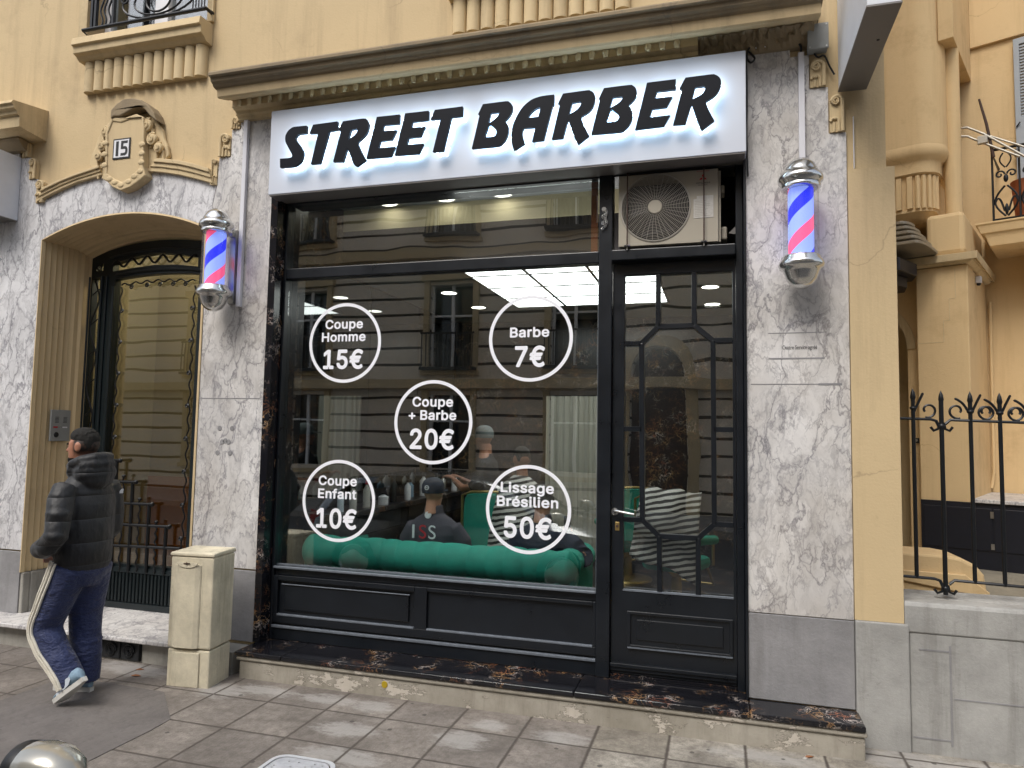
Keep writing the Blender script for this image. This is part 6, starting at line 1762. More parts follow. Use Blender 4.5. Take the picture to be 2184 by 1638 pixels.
# striped cape thrown over the chair by the door
cp = MB()
rows = []
for j in range(15):
    v = j / 14
    row = []
    for i in range(25):
        u = i / 24
        x = -0.70 + 0.53 * u + (-0.14 * (1 - u) - 0.05 * u) * v + 0.012 * math.sin(11 * u + 2 * v) * v
        y = 1.87 - 0.16 * math.sin(PI * min(1, v * 1.3)) - 0.10 * math.sin(PI * u) * v + 0.025 * math.sin(9 * u + 3 * v) * v
        z = 1.40 - 0.05 * u - 0.22 * max(0, .22 - u) - (0.60 + 0.22 * u + .03 * math.sin(7 * u)) * v + 0.014 * math.sin(13 * u) * (1 - v)
        row.append((x, y, z))
    rows.append(row)
rows2 = [[(p[0] - .002, p[1] + .012, p[2]) for p in r] for r in rows]
cp.loft(rows, cap=False, closed=False)
cape = cp.build('barber_cape', M['striped'], smooth=80)
md = cape.modifiers.new('solid', 'SOLIDIFY'); md.thickness = 0.006
tag(cape, 'black and white striped barber cape hanging over the chair by the door', 'cape')
# a customer's cape on the middle chair
cp = MB()
cp.loft([ell((-1.86, 1.75, z), rx, ry, 28) for z, rx, ry in ((1.46, .07, .07), (1.42, .12, .11), (1.34, .22, .19), (1.15, .26, .25), (.95, .29, .3), (.78, .31, .33))])
tag(cp.build('barber_cape', M['striped'], smooth=60), 'striped barber cape wrapped round a seated customer beyond the sofa', 'cape')
cu = thing('person', 'seated customer with short dark hair under a striped cape beyond the sofa', 'person', (-1.86, 1.8, .25))
b = MB(); head(b, (-1.86, 1.77, 1.60), (-.6, .8))
b.loft([ell((-1.86, 1.78, z), rx, ry, 16) for z, rx, ry in ((.75, .15, .15), (1.0, .16, .14), (1.3, .15, .12), (1.40, .06, .06), (1.48, .05, .05))])
b.build('body', M['skin'], cu, remesh=0.011, relax=3)
b = MB(); hairshell(b, (-1.86, 1.77, 1.60), (-.6, .8)); b.build('hair', M['hair'], cu, remesh=.008, relax=1)
# pale curtain
rows = []
for i in range(61):
    x = -2.19 + .68 * i / 60
    d_ = .018 * math.sin(i * .75) + .008 * math.sin(i * 1.9)
    rows.append([(x, 4.12 + d_, .30), (x, 4.12 + d_, 2.36), (x, 4.14 + d_, 2.36), (x, 4.14 + d_, .30)])
ct = MB().loft(rows)
tag(ct.build('curtain', M['curtain'], smooth=60), 'pale floor length curtain at the back of the barber shop', 'curtain')
# counter along the mirrors with bottles
cn = thing('counter', 'dark marble barber counter along the mirrored wall', 'counter', (-3.38, 2.4, .25))
MB().box(-3.535, -3.16, 0.62, 4.2, 1.08, 1.13).build('counter_top', M['portoro_in'], cn, bevel=.006)
MB().box(-3.535, -3.22, 0.65, 4.2, .88, 1.079).build('drawer', M['dark'], cn, bevel=.004)
for y in (1.5, 2.6, 3.7):
    MB().box(-3.22, -3.205, y - .45, y + .45, .90, 1.065).build('drawer_front', M['wood'], cn, bevel=.004)
random.seed(5)
BOT = [('white_tube', 'shoe_white', .85, .20, .03), ('clear_bottle', 'paper', 1.05, .24, .035), ('red_capped_bottle', 'paper', 1.3, .26, .035), ('white_jar', 'white', 1.62, .12, .05), ('tall_bottle', 'plastic', 1.9, .28, .035), ('white_bottle', 'white', 2.2, .22, .035), ('blue_bottle', 'shoe_blue', 2.5, .2, .04), ('white_dispenser', 'white', 2.75, .26, .045), ('spray_bottle', 'plastic', 3.0, .24, .04), ('silver_can', 'steel', 3.3, .22, .033), ('white_spray', 'white', 3.6, .25, .035)]
for k, (nm, mt, y, h, r) in enumerate(BOT):
    x = -3.3 + random.uniform(-.06, .06)
    lb_ = nm.replace('_', ' ')
    t = thing('bottle', lb_ + ' standing on the mirrored counter, ' + ('first', 'second', 'third', 'fourth', 'fifth', 'sixth', 'seventh', 'eighth', 'ninth', 'tenth', 'eleventh')[k] + ' from the window', 'bottle', (x, y, 1.13), 'hair products on the counter')
    MB().lathe([(0, 1.131), (r, 1.131), (r, 1.13 + h * .65), (r * .4, 1.13 + h * .78), (r * .35, 1.13 + h * .84), (0, 1.13 + h * .84)], (x, y, 0), 16).build('flask', M[mt], t, smooth=40)
    MB().lathe([(0, 1.131 + h * .84), (r * .5, 1.131 + h * .84), (r * .45, 1.13 + h), (0, 1.13 + h)], (x, y, 0), 12).build('cap', M['red' if 'red' in nm else 'plastic'], t, smooth=40)

# ------------------------------------------------------------------ street things
cabt = thing('utility_cabinet', 'weathered beige utility cabinet on the pavement in front of the pilaster', 'utility cabinet', (-3.66, -0.36, 0))
a0, b0 = (-3.86, -0.545), (-3.53, -0.50)      # front corners; the cabinet is set slightly askew
R_ = Matrix.Translation((-3.86, -0.545, 0)) @ Matrix.Rotation(rad(6), 4, 'Z')
def cab(name, fn, mat='polyester', **kw):
    m = MB(); m.m = R_; fn(m)
    return m.build(name, M[mat], cabt, **kw)
W_ = 0.345
cab('pedestal', lambda m: m.box(.004, W_ - .004, .004, .27, -0.05, .262), bevel=.012)
cab('pedestal_front', lambda m: m.box(.05, W_ - .08, -.008, .0035, .0, .245), bevel=.01)
cab('shell', lambda m: m.box(0, W_, 0, .275, .268, .925), bevel=.014)
cab('lid', lambda m: m.loft([[(-.004, -.006, .926), (W_ + .004, -.006, .926), (W_ + .004, .28, .926), (-.004, .28, .926)], [(-.004, -.006, .942), (W_ + .004, -.006, .942), (W_ + .004, .28, .942), (-.004, .28, .942)], [(.0, .0, .952), (W_ , .0, .952), (W_ , .275, .958), (.0, .275, .958)]]), bevel=.005)
def cdoor(m):
    m.loft([[(.03, -.0005, z), (.07, -.022, z), (W_ - .13, -.022, z), (W_ - .10, -.010, z), (W_ - .09, -.0005, z)] for z in (.275, .868)])
cd = cab('door', cdoor, bevel=.005)
m = MB(); m.m = R_
m.prism([(.15 + .085 * math.cos(rad(a)), .885 + .038 * math.sin(rad(a))) for a in range(180, 361, 12)], -.029, -.022)
m.build('latch_cover', M['polyester'], cd, bevel=.004)
m = MB(); m.m = R_
m.box(.125, .175, -.034, -.03, .875, .883).ball((.15, -.033, .879), (.009, .004, .009), 10, 6)
m.build('latch', M['rust'], cd)

mh = thing('manhole_cover', 'pale rounded square metal access cover set in the pavement at the bottom edge', 'manhole cover', (-2.29, -1.47, 0))
def rrect(cx, cy, w_, h_, r):
    return arc(cx + w_ / 2 - r, cy + h_ / 2 - r, r, 0, 90, 6) + arc(cx - w_ / 2 + r, cy + h_ / 2 - r, r, 90, 180, 6) + arc(cx - w_ / 2 + r, cy - h_ / 2 + r, r, 180, 270, 6) + arc(cx + w_ / 2 - r, cy - h_ / 2 + r, r, 270, 360, 6)
FL = lambda a, b, y: (a, b, y)
MB().prism(rrect(-2.235, -1.43, .40, .40, .09), 0.001, 0.009, [rrect(-2.235, -1.43, .355, .355, .075)], FL).build('rim', simple('pale_worn_metal', '#c9cbd0', .4, .3, .12, 20, .1), mh)
MB().prism(rrect(-2.235, -1.43, .34, .34, .07), 0.001, 0.006, fn=FL).build('plate', concrete('speckled_cover', '#a9abb0', '#2f3034', .1, 4.0), mh)
mb = MB()
random.seed(4)
for k in range(46):
    x, y = -2.235 + random.uniform(-.15, .15), -1.43 + random.uniform(-.15, .15)
    mb.box(x - .004, x + .004, y - .004, y + .004, 0.0062, 0.009)
mb.build('stud_pattern', M['box_grey'], mh)


def leaf(mb, x, y, z, s, a):
    pts_ = [(-1, 0), (-.4, .42), (.3, .36), (1, 0), (.3, -.36), (-.4, -.42)]
    c_, s_ = math.cos(a), math.sin(a)
    mb.add([(x + (p * c_ - q * s_) * s, y + (p * s_ + q * c_) * s, z + .004 + .25 * s * abs(q)) for p, q in pts_] + [(x + (p * c_ - q * s_) * s, y + (p * s_ + q * c_) * s, z + .002 + .25 * s * abs(q)) for p, q in pts_],
           [(0, 1, 2, 3), (0, 3, 4, 5), (9, 8, 7, 6), (11, 10, 9, 6), (0, 6, 7, 1), (1, 7, 8, 2), (2, 8, 9, 3), (3, 9, 10, 4), (4, 10, 11, 5), (5, 11, 6, 0)])


leafm = simple('dry_leaf', '#8a5a38', .8, 0, .2, 40, .1)
for lab, x, y, s, a in (('dry leaf on the pavement left of the utility cabinet', -4.28, -0.34, .03, .4), ('dry curled leaf beside the foot of the utility cabinet', -4.2, -0.46, .04, .2), ('small orange leaf at the corner of the cement step', 0.49, -0.285, .03, .5)):
    mb = MB(); leaf(mb, x, y, 0.0, s, a)
    tag(mb.build('dry_leaf', leafm), lab, 'leaf', 'fallen leaves on the pavement')
tag(MB().prism([(0.45, -.32), (0.475, -.27), (0.49, -.275), (0.465, -.33)], 0.001, 0.004, fn=FL).build('paper_scrap', M['paper']), 'small white paper scrap at the step corner', 'litter')

# ---- low render wall with iron railing, right of the building
fwl = thing('garden_wall', 'low grey rendered wall with sloped coping at the right edge', 'wall', (2.5, 0.2, 0))
MB().box(1.09, 7.0, -0.005, 0.30, -0.2, 0.70).build('wall', M['fencewall'], fwl, bevel=.006)
MB().loft([[(x, -0.012, .70), (x, -0.02, .86), (x, -.008, .885), (x, .2, .868), (x, .33, .90), (x, .33, .70)] for x in (1.064, 7.0)]).build('coping', M['fencewall'], fwl, bevel=.01)
mb = MB()
mb.box(1.30, 1.312, -.0075, -.004, .06, .64).box(1.80, 1.812, -.0075, -.004, .06, .68).box(1.14, 1.30, -.0075, -.004, .60, .61).box(1.32, 1.80, -.0075, -.004, .33, .338).box(1.10, 1.3, -.0075, -.004, .085, .094).box(1.812, 2.3, -.0075, -.004, .62, .63)
mb.build('scored_joints', M['plinth'], fwl)
fn_ = thing('iron_railing', 'black wrought iron railing with spikes and scrolls on the low grey wall', 'railing', (2.5, 0.2, .9))
FY = .2
BARS = [(1.185, 2.196, 0, 1.0), (1.345, 2.182, 1, .90), (1.507, 2.176, 0, .985), (1.668, 2.168, 0, .975), (1.83, 2.19, 0, .97), (1.995, 2.18, 1, .90), (2.16, 2.17, 0, .97), (2.33, 2.17, 0, .97), (2.5, 2.18, 0, .97)]
for x, zt, main, zb in BARS:
    mb = MB()
    mb.tube([(x, FY, zb), (x, FY, zt - .07)], .0125 if not main else .014, 8)
    mb.lathe([(0.0125, zt - .075), (.017, zt - .06), (.012, zt - .03), (.0, zt)], (x, FY, 0), 10)
    if not main:
        mb.ball((x, FY, zt - .13), (.022, .022, .014), 10, 6)
    mb.build('baluster', M['iron'], fn_, smooth=50)
def spiral(cx, cz, r, a0, turns, s_):
    return [(cx + r * (1 - k / 30 * .75) * math.cos(a0 + s_ * k * turns / 24), FY, cz + r * (1 - k / 30 * .75) * math.sin(a0 + s_ * k * turns / 24)) for k in range(25)]
for (xa, za, ma, _), (xb, zb_, mb_, _) in zip(BARS[:-1], BARS[1:]):
    mb = MB()
    zr = 2.0 - (xa - 1.185) * .03
    if not ma:
        mb.tube(curve([(xa, FY, zr + .03), (xa + .03, FY, zr + .10), (xa + .06, FY, zr + .165)]), [.008] * 16 + [.004], 6)
        mb.tube(spiral(xa + .085, zr + .055, .05, -1.9, 5.6, 1), .0075, 6)
    if not mb_:
        mb.tube(curve([(xb, FY, zr + .03), (xb - .04, FY, zr + .10), (xb - .085, FY, zr + .135)]), [.008] * 16 + [.004], 6)
        mb.tube(spiral(xb - .075, zr + .055, .05, -1.2, 5.6, -1), .0075, 6)
    mb.build('scroll', M['iron'], fn_, smooth=50)
for i0, i1 in ((0, 1), (1, 5), (5, 8)):
    for base in (2.0, 1.0):
        xa = BARS[i0][0] if i0 else 1.09
        xb = BARS[i1][0]
        z0 = base - (xa - 1.185) * .03; z1 = base - (xb - 1.185) * .03
        p = [(xa + .02 if i0 else xa, FY, z0 - (.03 if i0 else 0)), (xa + .05 if i0 else xa + .01, FY, z0 - .003), (xb - .06, FY, z1), (xb - .03, FY, z1 - .01), (xb - .012, FY, z1 - .055)]
        MB().tube(p, .010, 6).build('rail', M['iron'], fn_, smooth=50)
for x, z in ((1.345, 1.945), (1.345, .93), (1.995, 1.93), (1.995, .92)):
    mb = MB()
    for s_ in (-1, 1):
        mb.tube([(x + s_ * .012, FY, z + .03), (x + s_ * .02, FY, z - .01), (x + s_ * .045, FY, z - .022), (x + s_ * .062, FY, z + .002)], .009, 6)
    mb.ball((x, FY, z + .005), (.02, .02, .024), 10, 6)
    mb.build('rosette', M['iron'], fn_, smooth=50)

# ------------------------------------------------------------------ the neighbouring ochre house, turned 24 degrees
TH = rad(24)
NM = Matrix.Translation((2.6, 4.0, 0)) @ Matrix.Rotation(-TH, 4, 'Z')       # local a = along the front, b = depth
NB = thing('neighbour_house', 'ochre neighbouring house with rounded oriel and balcony behind the railing', 'house', (3.0, 5.0, 0))
def nb_(fn, name, mat='yellow2', parent=NB, **kw):
    m = MB(); m.m = NM; fn(m)
    return m.build(name, M[mat], parent, **kw)
def nthing(name, label, cat, a, b, z):
    p = NM @ Vector((a, b, z))
    return thing(name, label, cat, tuple(p))


nb_(lambda m: m.box(-.47, .04, 0, 1.44, 0, 3.84), 'pier', bevel=.012)
nb_(lambda m: m.box(-2.5, 4.5, 1.45, 1.8, 0, 12), 'rear_wall')
def archwall(m):
    m.prism([(-2.4, 0), (-.475, 0), (-.475, 4.3), (-2.4, 4.3)], .25, .5, [[(-1.75, .01)] + [(-.62, .01)] + arc(-1.185, 2.95, .565, 0, 180, 16) + []][0:1])
nb_(archwall, 'arch_wall')
nb_(lambda m: m.prism(arc(-1.185, 2.95, .565, 0, 180, 16) + arc(-1.185, 2.95, .655, 180, 0, 16), .235, .2495), 'arch_band', 'trim')
nb_(lambda m: m.box(-1.9, -.5, .9, 1.0, 0, 4.2), 'porch_wall', 'trim')
nb_(lambda m: m.loft([[(x0 - e, 0 - e, z), (x1 + e, 0 - e, z), (x1 + e, 1.43, z), (x0 - e, 1.43, z)] for x0, x1 in ((-.50, .04),) for z, e in ((3.845, .02), (3.87, .06), (3.90, .07), (3.868, .10), (3.95, .11), (3.96, .06), (3.97, .02))]), 'pier_cap', 'trim', bevel=.004)
nb_(lambda m: m.box(-.36, .02, .02, 1.42, 3.975, 4.46), 'block', bevel=.05)
nb_(lambda m: m.box(-.084, -.078, -.003, .001, 3.47, 3.80).box(-.146, -.084, -.003, .001, 3.462, 3.468).box(-.146, -.140, -.003, .001, 3.22, 3.461).box(-.206, -.146, -.003, .001, 3.216, 3.221).box(-.206, -.2, -.003, .001, 2.98, 3.215).box(-.46, -.206, -.003, .001, 2.975, 2.981), 'stepped_groove', 'trim')
# rounded oriel on its fluted corbel
def orl(z, e, r=.30):
    return [(-2.4, -.0 - e, z)] + [(-.17 - r + (r + e) * math.sin(rad(a)), r - (r + e) * math.cos(rad(a)), z) for a in range(0, 91, 9)] + [(-.17 + e, 1.0, z), (-2.4, 1.0, z)]
nb_(lambda m: m.loft([orl(z, e) for z, e in ((5.33, 0), (12.0, 0))]), 'oriel', smooth=40)
nb_(lambda m: m.loft([orl(z, e) for z, e in ((5.01, -.07), (5.14, -.07), (5.16, -.06), (5.19, -.02), (5.23, .005), (5.28, .01), (5.31, .005), (5.329, 0))]), 'oriel_roll', 'yellow2', smooth=40)
def flutes(m):
    m.loft([orl(z, e) for z, e in ((4.60, -.135), (4.99, -.12), (5.0, -.085), (5.009, -.08))])
    P = orl(4.6, -.10)[1:-2]
    for k in range(8):
        a = -.53 - k * .115
        m.box(a - .028, a + .028, .085, .14, 4.6, 4.985)
    for k in (1, 3, 5, 7, 9):
        x, y, _ = P[k]
        m.lathe([(.026, 4.59), (.026, 4.985)], (x - .012, y + .01, 0), 8)
nb_(flutes, 'fluted_corbel', 'yellow2', smooth=30)
nb_(lambda m: m.loft([orl(z, e) for z, e in ((4.44, -.30), (4.46, -.24), (4.50, -.18), (4.545, -.145), (4.56, -.12), (4.599, -.12))]), 'oriel_base', 'yellow2', smooth=40)
nb_(lambda m: m.lathe([(.09, 4.46), (.09, 6.6)], (-.135, .45, 0), 20), 'engaged_column', 'yellow2', smooth=60)
nb_(lambda m: m.box(-.205, -.05, .12, 1.44, 6.55, 12), 'bracket', bevel=.006)
nb_(lambda m: m.box(-.049, 4.5, 1.40, 1.449, 6.97, 12), 'frieze', bevel=.006)
# balcony
nb_(lambda m: m.loft([[(.10 + q, y0 + q * .7, z), (4.5, y0 + q * .7, z), (4.5, 1.449, z), (.10 + q, 1.449, z)] for y0 in (.62,) for z, q in ((4.16, .08), (4.26, .05), (4.30, .03), (4.31, .0), (4.40, -.03), (4.41, -.05), (4.43, -.05))]), 'balcony_slab', 'yellow2', bevel=.004)
nb_(lambda m: m.loft([[(.55, b, z) for b, z in ((1.44, 4.158), (.95, 4.158), (.97, 4.0), (1.05, 3.85), (1.2, 3.75), (1.3, 3.55), (1.44, 3.5))], [(.75, b, z) for b, z in ((1.44, 4.158), (.95, 4.158), (.97, 4.0), (1.05, 3.85), (1.2, 3.75), (1.3, 3.55), (1.44, 3.5))]]), 'balcony_console', 'yellow2', bevel=.01)
br = nb_(lambda m: m.tube([(.215, 1.44, 5.31), (.215, .70, 5.31), (4.4, .70, 5.31)], .016, 8).tube([(.215, 1.44, 4.47), (.215, .70, 4.47), (4.4, .70, 4.47)], .012, 8), 'balcony_rail', 'iron', smooth=50)
def brail(m):
    for i in range(9):
        a = .225 + i * .26
        m.tube([(a, .70, 4.44), (a, .70, 5.31)], .012, 6)
        for s_ in (-1, 1):
            c0 = a + .13
            m.tube([(c0 + s_ * (.01 + .10 * math.sin(k * .26)), .70, 4.50 + k * .03) for k in range(13)], .012, 6)
            m.tube([(c0 + s_ * (.06 - .05 * (1 - k / 18) * math.cos(k * .5)), .70, 5.0 + .05 * (1 - k / 18) * math.sin(k * .5)) for k in range(15)], .010, 6)
            m.tube([(c0 + s_ * (.02 + .09 * k / 8), .70, 4.56 + .16 * math.sin(k / 8 * 2.4)) for k in range(9)], .011, 6)
            m.tube([(c0 + s_ * (.005 + .05 * math.sin(k * .4)), .70, 5.08 + .025 * k) for k in range(8)], .009, 6)
        m.ball((c0, .70, 4.95), (.025, .015, .05), 8, 6)
        m.ball((c0, .70, 4.58), (.02, .015, .07), 8, 6)
nb_(brail, 'balcony_ironwork', 'iron', smooth=50)
sh_ = nb_(lambda m: m.prism([(.41, 5.0), (.95, 5.0), (.95, 6.92), (.41, 6.92)], 1.38, 1.42, [[(.47, 5.9), (.89, 5.9), (.89, 6.84), (.47, 6.84)]]).box(.47, .89, 1.405, 1.42, 5.05, 5.84), 'shutter', 'shutter', bevel=.004)
def slats(m):
    for k in range(24):
        m.box(.472, .888, 1.39, 1.412, 5.905 + k * .039, 5.925 + k * .039)
nb_(slats, 'louvre', 'shutter', sh_)
nb_(lambda m: m.tube([(.40, 1.37, 5.4), (.40, 1.36, 5.5)], .01, 6).tube([(.42, 1.37, 5.78), (.46, 1.35, 5.83)], .008, 6), 'shutter_latch', 'iron', sh_)
# lower front: dark panelled base, marble sill, pipe, lamp
nb_(lambda m: m.box(-.465, 4.4, -.03, -.002, .0, 1.205), 'base_panel', 'navy_paint')
nb_(lambda m: m.box(-.44, .2, -.04, -.031, .7, 1.15).box(.22, .9, -.04, -.031, .7, 1.15), 'base_door', 'navy_paint', bevel=.004)
nb_(lambda m: m.box(.19, .22, -.05, -.041, 1.05, 1.12).box(.19, .22, -.05, -.041, .72, .78), 'hinge', 'steel')
nb_(lambda m: m.box(.02, 4.4, -.06, 1.44, 1.206, 1.245), 'marble_sill', 'marble3', bevel=.006)
nb_(lambda m: m.tube([(.085, 1.40, 3.62), (.075, 1.40, 1.5), (.05, 1.36, 1.30)], .018, 8), 'wall_pipe', 'yellow2', smooth=60)
lamp_ = nthing('wall_lamp', 'small white sensor lamp on the ochre pier beside the courtyard', 'wall lamp', .09, .6, 3.75)
nb_(lambda m: m.box(.041, .10, .56, .64, 3.72, 3.80), 'housing', 'white', lamp_, bevel=.01)
nb_(lambda m: m.lathe([(0, 3.69), (.02, 3.695), (.025, 3.718), (0, 3.719)], (.07, .60, 0), 12), 'sensor', 'plastic', lamp_, smooth=50)
pi_ = nthing('doorbell', 'small black doorbell camera on the wall behind the railing', 'doorbell', -.60, .25, 1.87)
nb_(lambda m: m.box(-.575, -.515, .225, .249, 1.835, 1.895), 'housing', 'ink', pi_, bevel=.004)
nb_(lambda m: m.lathe([(0, .222), (.014, .222), (.016, .226)], (-.545, 0, 1.868), 12, 'y'), 'lens', 'steel', pi_)
aw = nthing('glass_canopy', 'stepped fan canopy of grey glass blades over the neighbour door', 'canopy', -.8, -.6, 4.0)
for k in range(5):
    z = 4.30 - .085 * k
    e = -.08 + .055 * k
    nb_(lambda m: m.prism([(-2.2, -.02)] + [(-.42 + e, -.02), (-.36 + e, -.14)] + [(-.36 + e - .10 * (1 - math.cos(rad(a))), -.14 - (.25 + .1 * k) * math.sin(rad(a))) for a in range(10, 91, 16)] + [(-2.2, -.39 - .1 * k)], z, z + .035, fn=lambda a, b, y: (a, b, y)), 'blade', 'awning', aw, bevel=.006)
nb_(lambda m: m.prism([(-2.2, -.03), (-.50, -.03), (-.40, -.3), (-.48, -.75), (-2.2, -.8)], 3.70, 3.84, fn=lambda a, b, y: (a, b, y)), 'frame', 'navy_paint', aw, bevel=.01)
nb_(lambda m: m.prism([(-2.2, -.03), (-.58, -.03), (-.50, -.3), (-.58, -.65), (-2.2, -.7)], 3.58, 3.695, fn=lambda a, b, y: (a, b, y)).box(-1.6, -.55, -.3, -.05, 3.845, 3.93), 'frame', 'navy_paint', aw, bevel=.01)
rk = nthing('drying_rack', 'folded aluminium tube drying rack sticking out over the balcony railing', 'drying rack', .25, .6, 5.5)
nb_(lambda m: m.tube([(.60, .6, 5.08), (.16, .6, 5.50), (0.0, .6, 5.62), (-.12, .6, 5.635), (-.165, .6, 5.60), (-.14, .6, 5.545), (.0, .6, 5.51), (.14, .6, 5.40), (.50, .6, 5.14)], .014, 8), 'frame', 'alu', rk, smooth=50)
nb_(lambda m: m.box(.10, .20, .57, .63, 5.38, 5.47).tube([(.62, .62, 5.2), (.12, .62, 5.53)], .012, 8), 'joint', 'alu', rk, bevel=.006)
stick = MB(); stick.m = NM
stick.tube([(.25, .62, 5.20), (.19, .62, 5.62), (.125, .62, 5.94)], [.018, .016, .012], 8)
tag(stick.build('broom_handle', M['rust'], smooth=50), 'weathered stick leaning upright against the balcony railing', 'broom')
pot = MB(); pot.m = NM
pot.lathe([(0, 4.44), (.13, 4.44), (.17, 4.9), (.18, 4.94), (.15, 4.94), (0, 4.90)], (.55, .95, 0), 20)
tag(pot.build('flower_pot', M['terracotta'], smooth=40), 'terracotta pot behind the black balcony ironwork', 'flower pot')
cy_ = struct('courtyard', MB().prism([(1.03, .31), (12, .31), (12, 9), (1.03, 9)], 0.001, 0.5, fn=FL), M['court'])
lw_ = thing('stair_wall', 'low ochre stair wall with rounded end behind the railing', 'wall', (1.4, .8, .5))
MB().prism([(1.0, .5), (1.72, .5), (1.735, .83), (1.72, .95), (1.67, 1.015), (1.58, 1.055), (1.48, 1.07), (1.0, 1.075)], .72, 1.1).build('wall', M['yellow2'], lw_, bevel=.02)
MB().prism([(1.0, .96), (1.60, .95), (1.66, .90), (1.742, .84), (1.742, .80), (1.0, .92)], .70, .719).build('string_course', M['yellow2'], lw_, bevel=.006)

# ------------------------------------------------------------------ the parked car whose mirror shows at the bottom left
CAR = thing('parked_car', 'parked hatchback with champagne wing mirror at the lower left of the pavement', 'car', (-3.2, -3.95, -0.16))
cb0 = -0.16
def sec(x, zb, zs, zt, hw, hr):
    """cross-section: sill, shoulder and roof heights, half widths"""
    y = -4.2
    return [(x, y - hw * .92, zb), (x, y - hw, zb + .25), (x, y - hw * .99, zs), (x, y - hr, zt - .04), (x, y - hr * .75, zt), (x, y + hr * .75, zt), (x, y + hr, zt - .04), (x, y + hw * .99, zs), (x, y + hw, zb + .25), (x, y + hw * .92, zb)]
S_ = [(-5.42, .32, .72, .86, .70, .62), (-5.36, .22, .80, 1.02, .80, .66), (-5.2, .18, .86, 1.22, .86, .62), (-4.85, .17, .88, 1.40, .88, .60), (-4.3, .16, .87, 1.47, .89, .60), (-3.6, .16, .86, 1.48, .89, .60), (-3.0, .16, .85, 1.44, .89, .60), (-2.6, .16, .85, 1.30, .89, .62), (-2.15, .16, .86, 1.04, .88, .68), (-1.95, .17, .85, .95, .88, .72), (-1.5, .18, .80, .90, .86, .70), (-1.15, .22, .72, .80, .80, .64), (-1.0, .30, .62, .66, .70, .56)]
MB().loft([sec(x, b + cb0, s + cb0, t + cb0, hw, hr) for x, b, s, t, hw, hr in S_]).build('body', M['carpaint'], CAR, smooth=45)
gl_ = MB()
for yy, sgn in ((-4.2 + .76, 1), (-4.2 - .76, -1)):
    for xs0 in (((-5.0, .95), (-4.2, .93), (-4.2, 1.36), (-4.8, 1.32)), ((-4.14, .93), (-3.25, .92), (-3.25, 1.38), (-4.14, 1.38)), ((-3.18, .92), (-2.3, .93), (-2.85, 1.30), (-3.18, 1.36))):
        def yat(z): return (.895 - (.895 - .61) * (z - .87) / .56) * sgn - 3.97 + sgn * .006
        gl_.add([(x, yat(z), z + cb0) for x, z in xs0] + [(x, yat(z) - sgn * .02, z + cb0) for x, z in xs0], [(0, 1, 2, 3), (7, 6, 5, 4), (0, 4, 5, 1), (1, 5, 6, 2), (2, 6, 7, 3), (3, 7, 4, 0)])
gl_.build('side_window', M['car_glass'], CAR)
MB().loft([[(-2.16, -4.2 + q * .62, 1.06 + cb0) for q in (-1, 1)] + [(-2.2, -4.2 + q * .62, 1.03 + cb0) for q in (1, -1)], [(-2.72, -4.2 + q * .54, 1.365 + cb0) for q in (-1, 1)] + [(-2.74, -4.2 + q * .54, 1.33 + cb0) for q in (1, -1)]]).build('windscreen', M['car_glass'], CAR)
MB().loft([[(-5.30, -4.2 + q * .56, 1.12 + cb0) for q in (-1, 1)] + [(-5.26, -4.2 + q * .56, 1.1 + cb0) for q in (1, -1)], [(-4.92, -4.2 + q * .52, 1.39 + cb0) for q in (-1, 1)] + [(-4.9, -4.2 + q * .52, 1.36 + cb0) for q in (1, -1)]]).build('rear_window', M['car_glass'], CAR)
for q in (-1, 1):
    MB().loft([[(-5.44, -4.2 + q * .5, .72 + cb0), (-5.44, -4.2 + q * .5, .90 + cb0), (-5.36, -4.2 + q * .55, .9 + cb0), (-5.36, -4.2 + q * .5, .72 + cb0)], [(-5.40, -4.2 + q * .80, .74 + cb0), (-5.37, -4.2 + q * .78, .96 + cb0), (-5.2, -4.2 + q * .84, .92 + cb0), (-5.2, -4.2 + q * .83, .76 + cb0)]]).build('tail_lamp', M['tail'], CAR)
    MB().loft([[(-1.02, -4.2 + q * .5, .56 + cb0), (-1.03, -4.2 + q * .5, .68 + cb0), (-1.1, -4.2 + q * .5, .68 + cb0)], [(-1.12, -4.2 + q * .79, .58 + cb0), (-1.2, -4.2 + q * .79, .74 + cb0), (-1.3, -4.2 + q * .78, .72 + cb0)]]).build('headlight', M['white_box'], CAR)
    for wx_ in (-4.65, -1.85):
        wy = -4.2 + q * .80
        wh = MB().lathe([(.22, wy - .10), (.31, wy - .10), (.325, wy - .08), (.325, wy + .08), (.31, wy + .10), (.22, wy + .10)], (wx_, 0, .325 + cb0), 32, 'y').build('wheel', M['rubber'], CAR, smooth=40)
        MB().lathe([(0, wy - .095), (.06, wy - .10), (.2, wy - .07), (.215, wy - .095), (.215, wy + .095), (.2, wy + .07), (.06, wy + .1), (0, wy + .095)], (wx_, 0, .325 + cb0), 20, 'y').build('rim', M['steel'], wh, smooth=30)
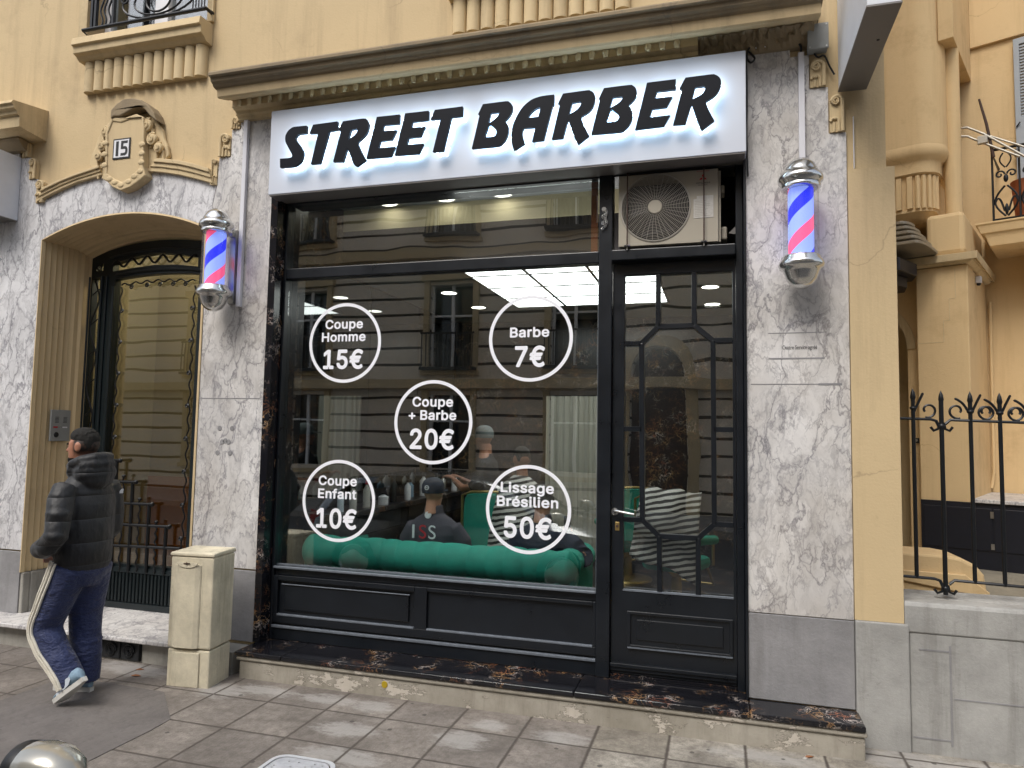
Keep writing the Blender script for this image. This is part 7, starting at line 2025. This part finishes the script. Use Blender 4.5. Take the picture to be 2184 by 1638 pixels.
# wing mirrors: champagne cap over a black base
for q in (1, -1):
    my = -4.2 + q * 1.0
    cap_ = MB()
    cx0 = -1.875
    rings = []
    for t, hy, hz in ((0.0, .02, .02), (.03, .055, .05), (.08, .074, .066), (.13, .08, .071), (.17, .078, .07), (.185, .075, .067)):
        rings.append([(cx0 + .11 - t, my - q * .02 + hy * math.cos(2 * PI * k / 24), .846 + .012 * math.sin(t * 14) + hz * math.sin(2 * PI * k / 24) * (1.0 if math.sin(2 * PI * k / 24) > 0 else .8)) for k in range(24)])
    cap_.loft(rings)
    mo = cap_.build('wing_mirror', M['mirror_cap'], CAR, smooth=60)
    MB().loft([[(p[0] - .0005 - d_, my - q * .02 + (p[1] - my + q * .02) * e, .846 + (p[2] - .846) * e) for p in rings[-1]] for d_, e in ((0, 1.0), (.01, 1.02), (.03, .99), (.04, .93))]).build('mirror_rim', M['plastic'], mo, smooth=50)
    MB().box(cx0 - .02, cx0 + .05, my - q * .06, my - q * .16, .76, .83).build('mirror_arm', M['plastic'], mo, bevel=.012)

# ------------------------------------------------------------------ the far side of the street, seen only as a reflection
OY = -12.6
OP = thing('opposite_house', 'rusticated stone town house across the street, mirrored in the glass', 'house', (-3, OY - 3, 0))
holes = []
WX = [-15.4, -11.4, -7.0, -3.6, 0.6, 4.6, 8.6, 12.6]
WIN_ = []
for i, x in enumerate(WX):
    if i == 4:
        continue
    WIN_.append((x - .62, x + .62, .9, 2.9)); WIN_.append((x - .62, x + .62, 3.65, 5.9))
    WIN_.append((x - .6, x + .6, 7.3, 9.5))
for a, b, c, d_ in WIN_:
    holes.append([(a, c), (b, c), (b, d_), (a, d_)])
door_h = [(-2.2, .0), (-.8, .0)] + arc(-1.5, 3.4, .7, 0, 180, 12)
w = MB()
WINS = [h for h in holes if not (h[0][0] < -.7 and h[1][0] > -2.3)]
w.prism([(-22, -.3), (20, -.3), (20, 10.6), (-22, 10.6)], OY - .4, OY, WINS + [door_h])
w.build('wall', M['far_stone'], OP)
MB().box(-22, 20, OY - .41, OY - .9, -.3, 10.6).build('inner_wall', M['far_window'], OP)
MB().box(-22, 20, OY - 8, OY - .91, -.3, 10.6).build('roof', M['far_trim'], OP)
MB().box(-22, 20, OY, OY + .35, 3.05, 3.3).box(-22, 20, OY, OY + .25, 6.6, 6.85).box(-22, 20, OY, OY + .5, 10.1, 10.5).build('string_course', M['far_trim'], OP)
for (a, b, c, d_) in WIN_:
    if a < -.7 and b > -2.3: continue
    wm = MB().box(a - .16, a, OY, OY + .09, c - .1, d_ + .1).box(b, b + .16, OY, OY + .09, c - .1, d_ + .1).box(a - .22, b + .22, OY, OY + .16, d_ + .1, d_ + .3).box(a - .2, b + .2, OY, OY + .14, c - .22, c - .1)
    wf = wm.build('window', M['far_trim'], OP)
    MB().box(a, a + .07, OY - .2, OY - .14, c, d_).box(b - .07, b, OY - .2, OY - .14, c, d_).box((a + b) / 2 - .04, (a + b) / 2 + .04, OY - .2, OY - .14, c, d_).box(a, b, OY - .2, OY - .141, (c + d_) / 2 + .25, (c + d_) / 2 + .3).build('sash', M['white_box'], wf)
    if c > 3:
        bl = MB()
        bl.box(a - .15, b + .15, OY + .02, OY + .34, c - .1, c - .02)
        for k in range(13):
            x = a - .1 + (b - a + .2) * k / 12
            bl.box(x - .012, x + .012, OY + .28, OY + .305, c, c + .85)
        bl.box(a - .14, b + .14, OY + .27, OY + .315, c + .85, c + .9)
        bl.build('balcony_railing', M['iron'], wf)
dd = MB().box(-2.2, -.8, OY - .36, OY - .3, 0, 4.1).build('door', M['rust'], OP)
MB().prism(arc(-1.5, 3.4, .72, 0, 180, 14) + arc(-1.5, 3.4, .98, 180, 0, 14), OY, OY + .12).box(-2.48, -2.22, OY, OY + .12, 0, 3.4).box(-.78, -.52, OY, OY + .12, 0, 3.4).build('door_surround', M['far_trim'], OP)
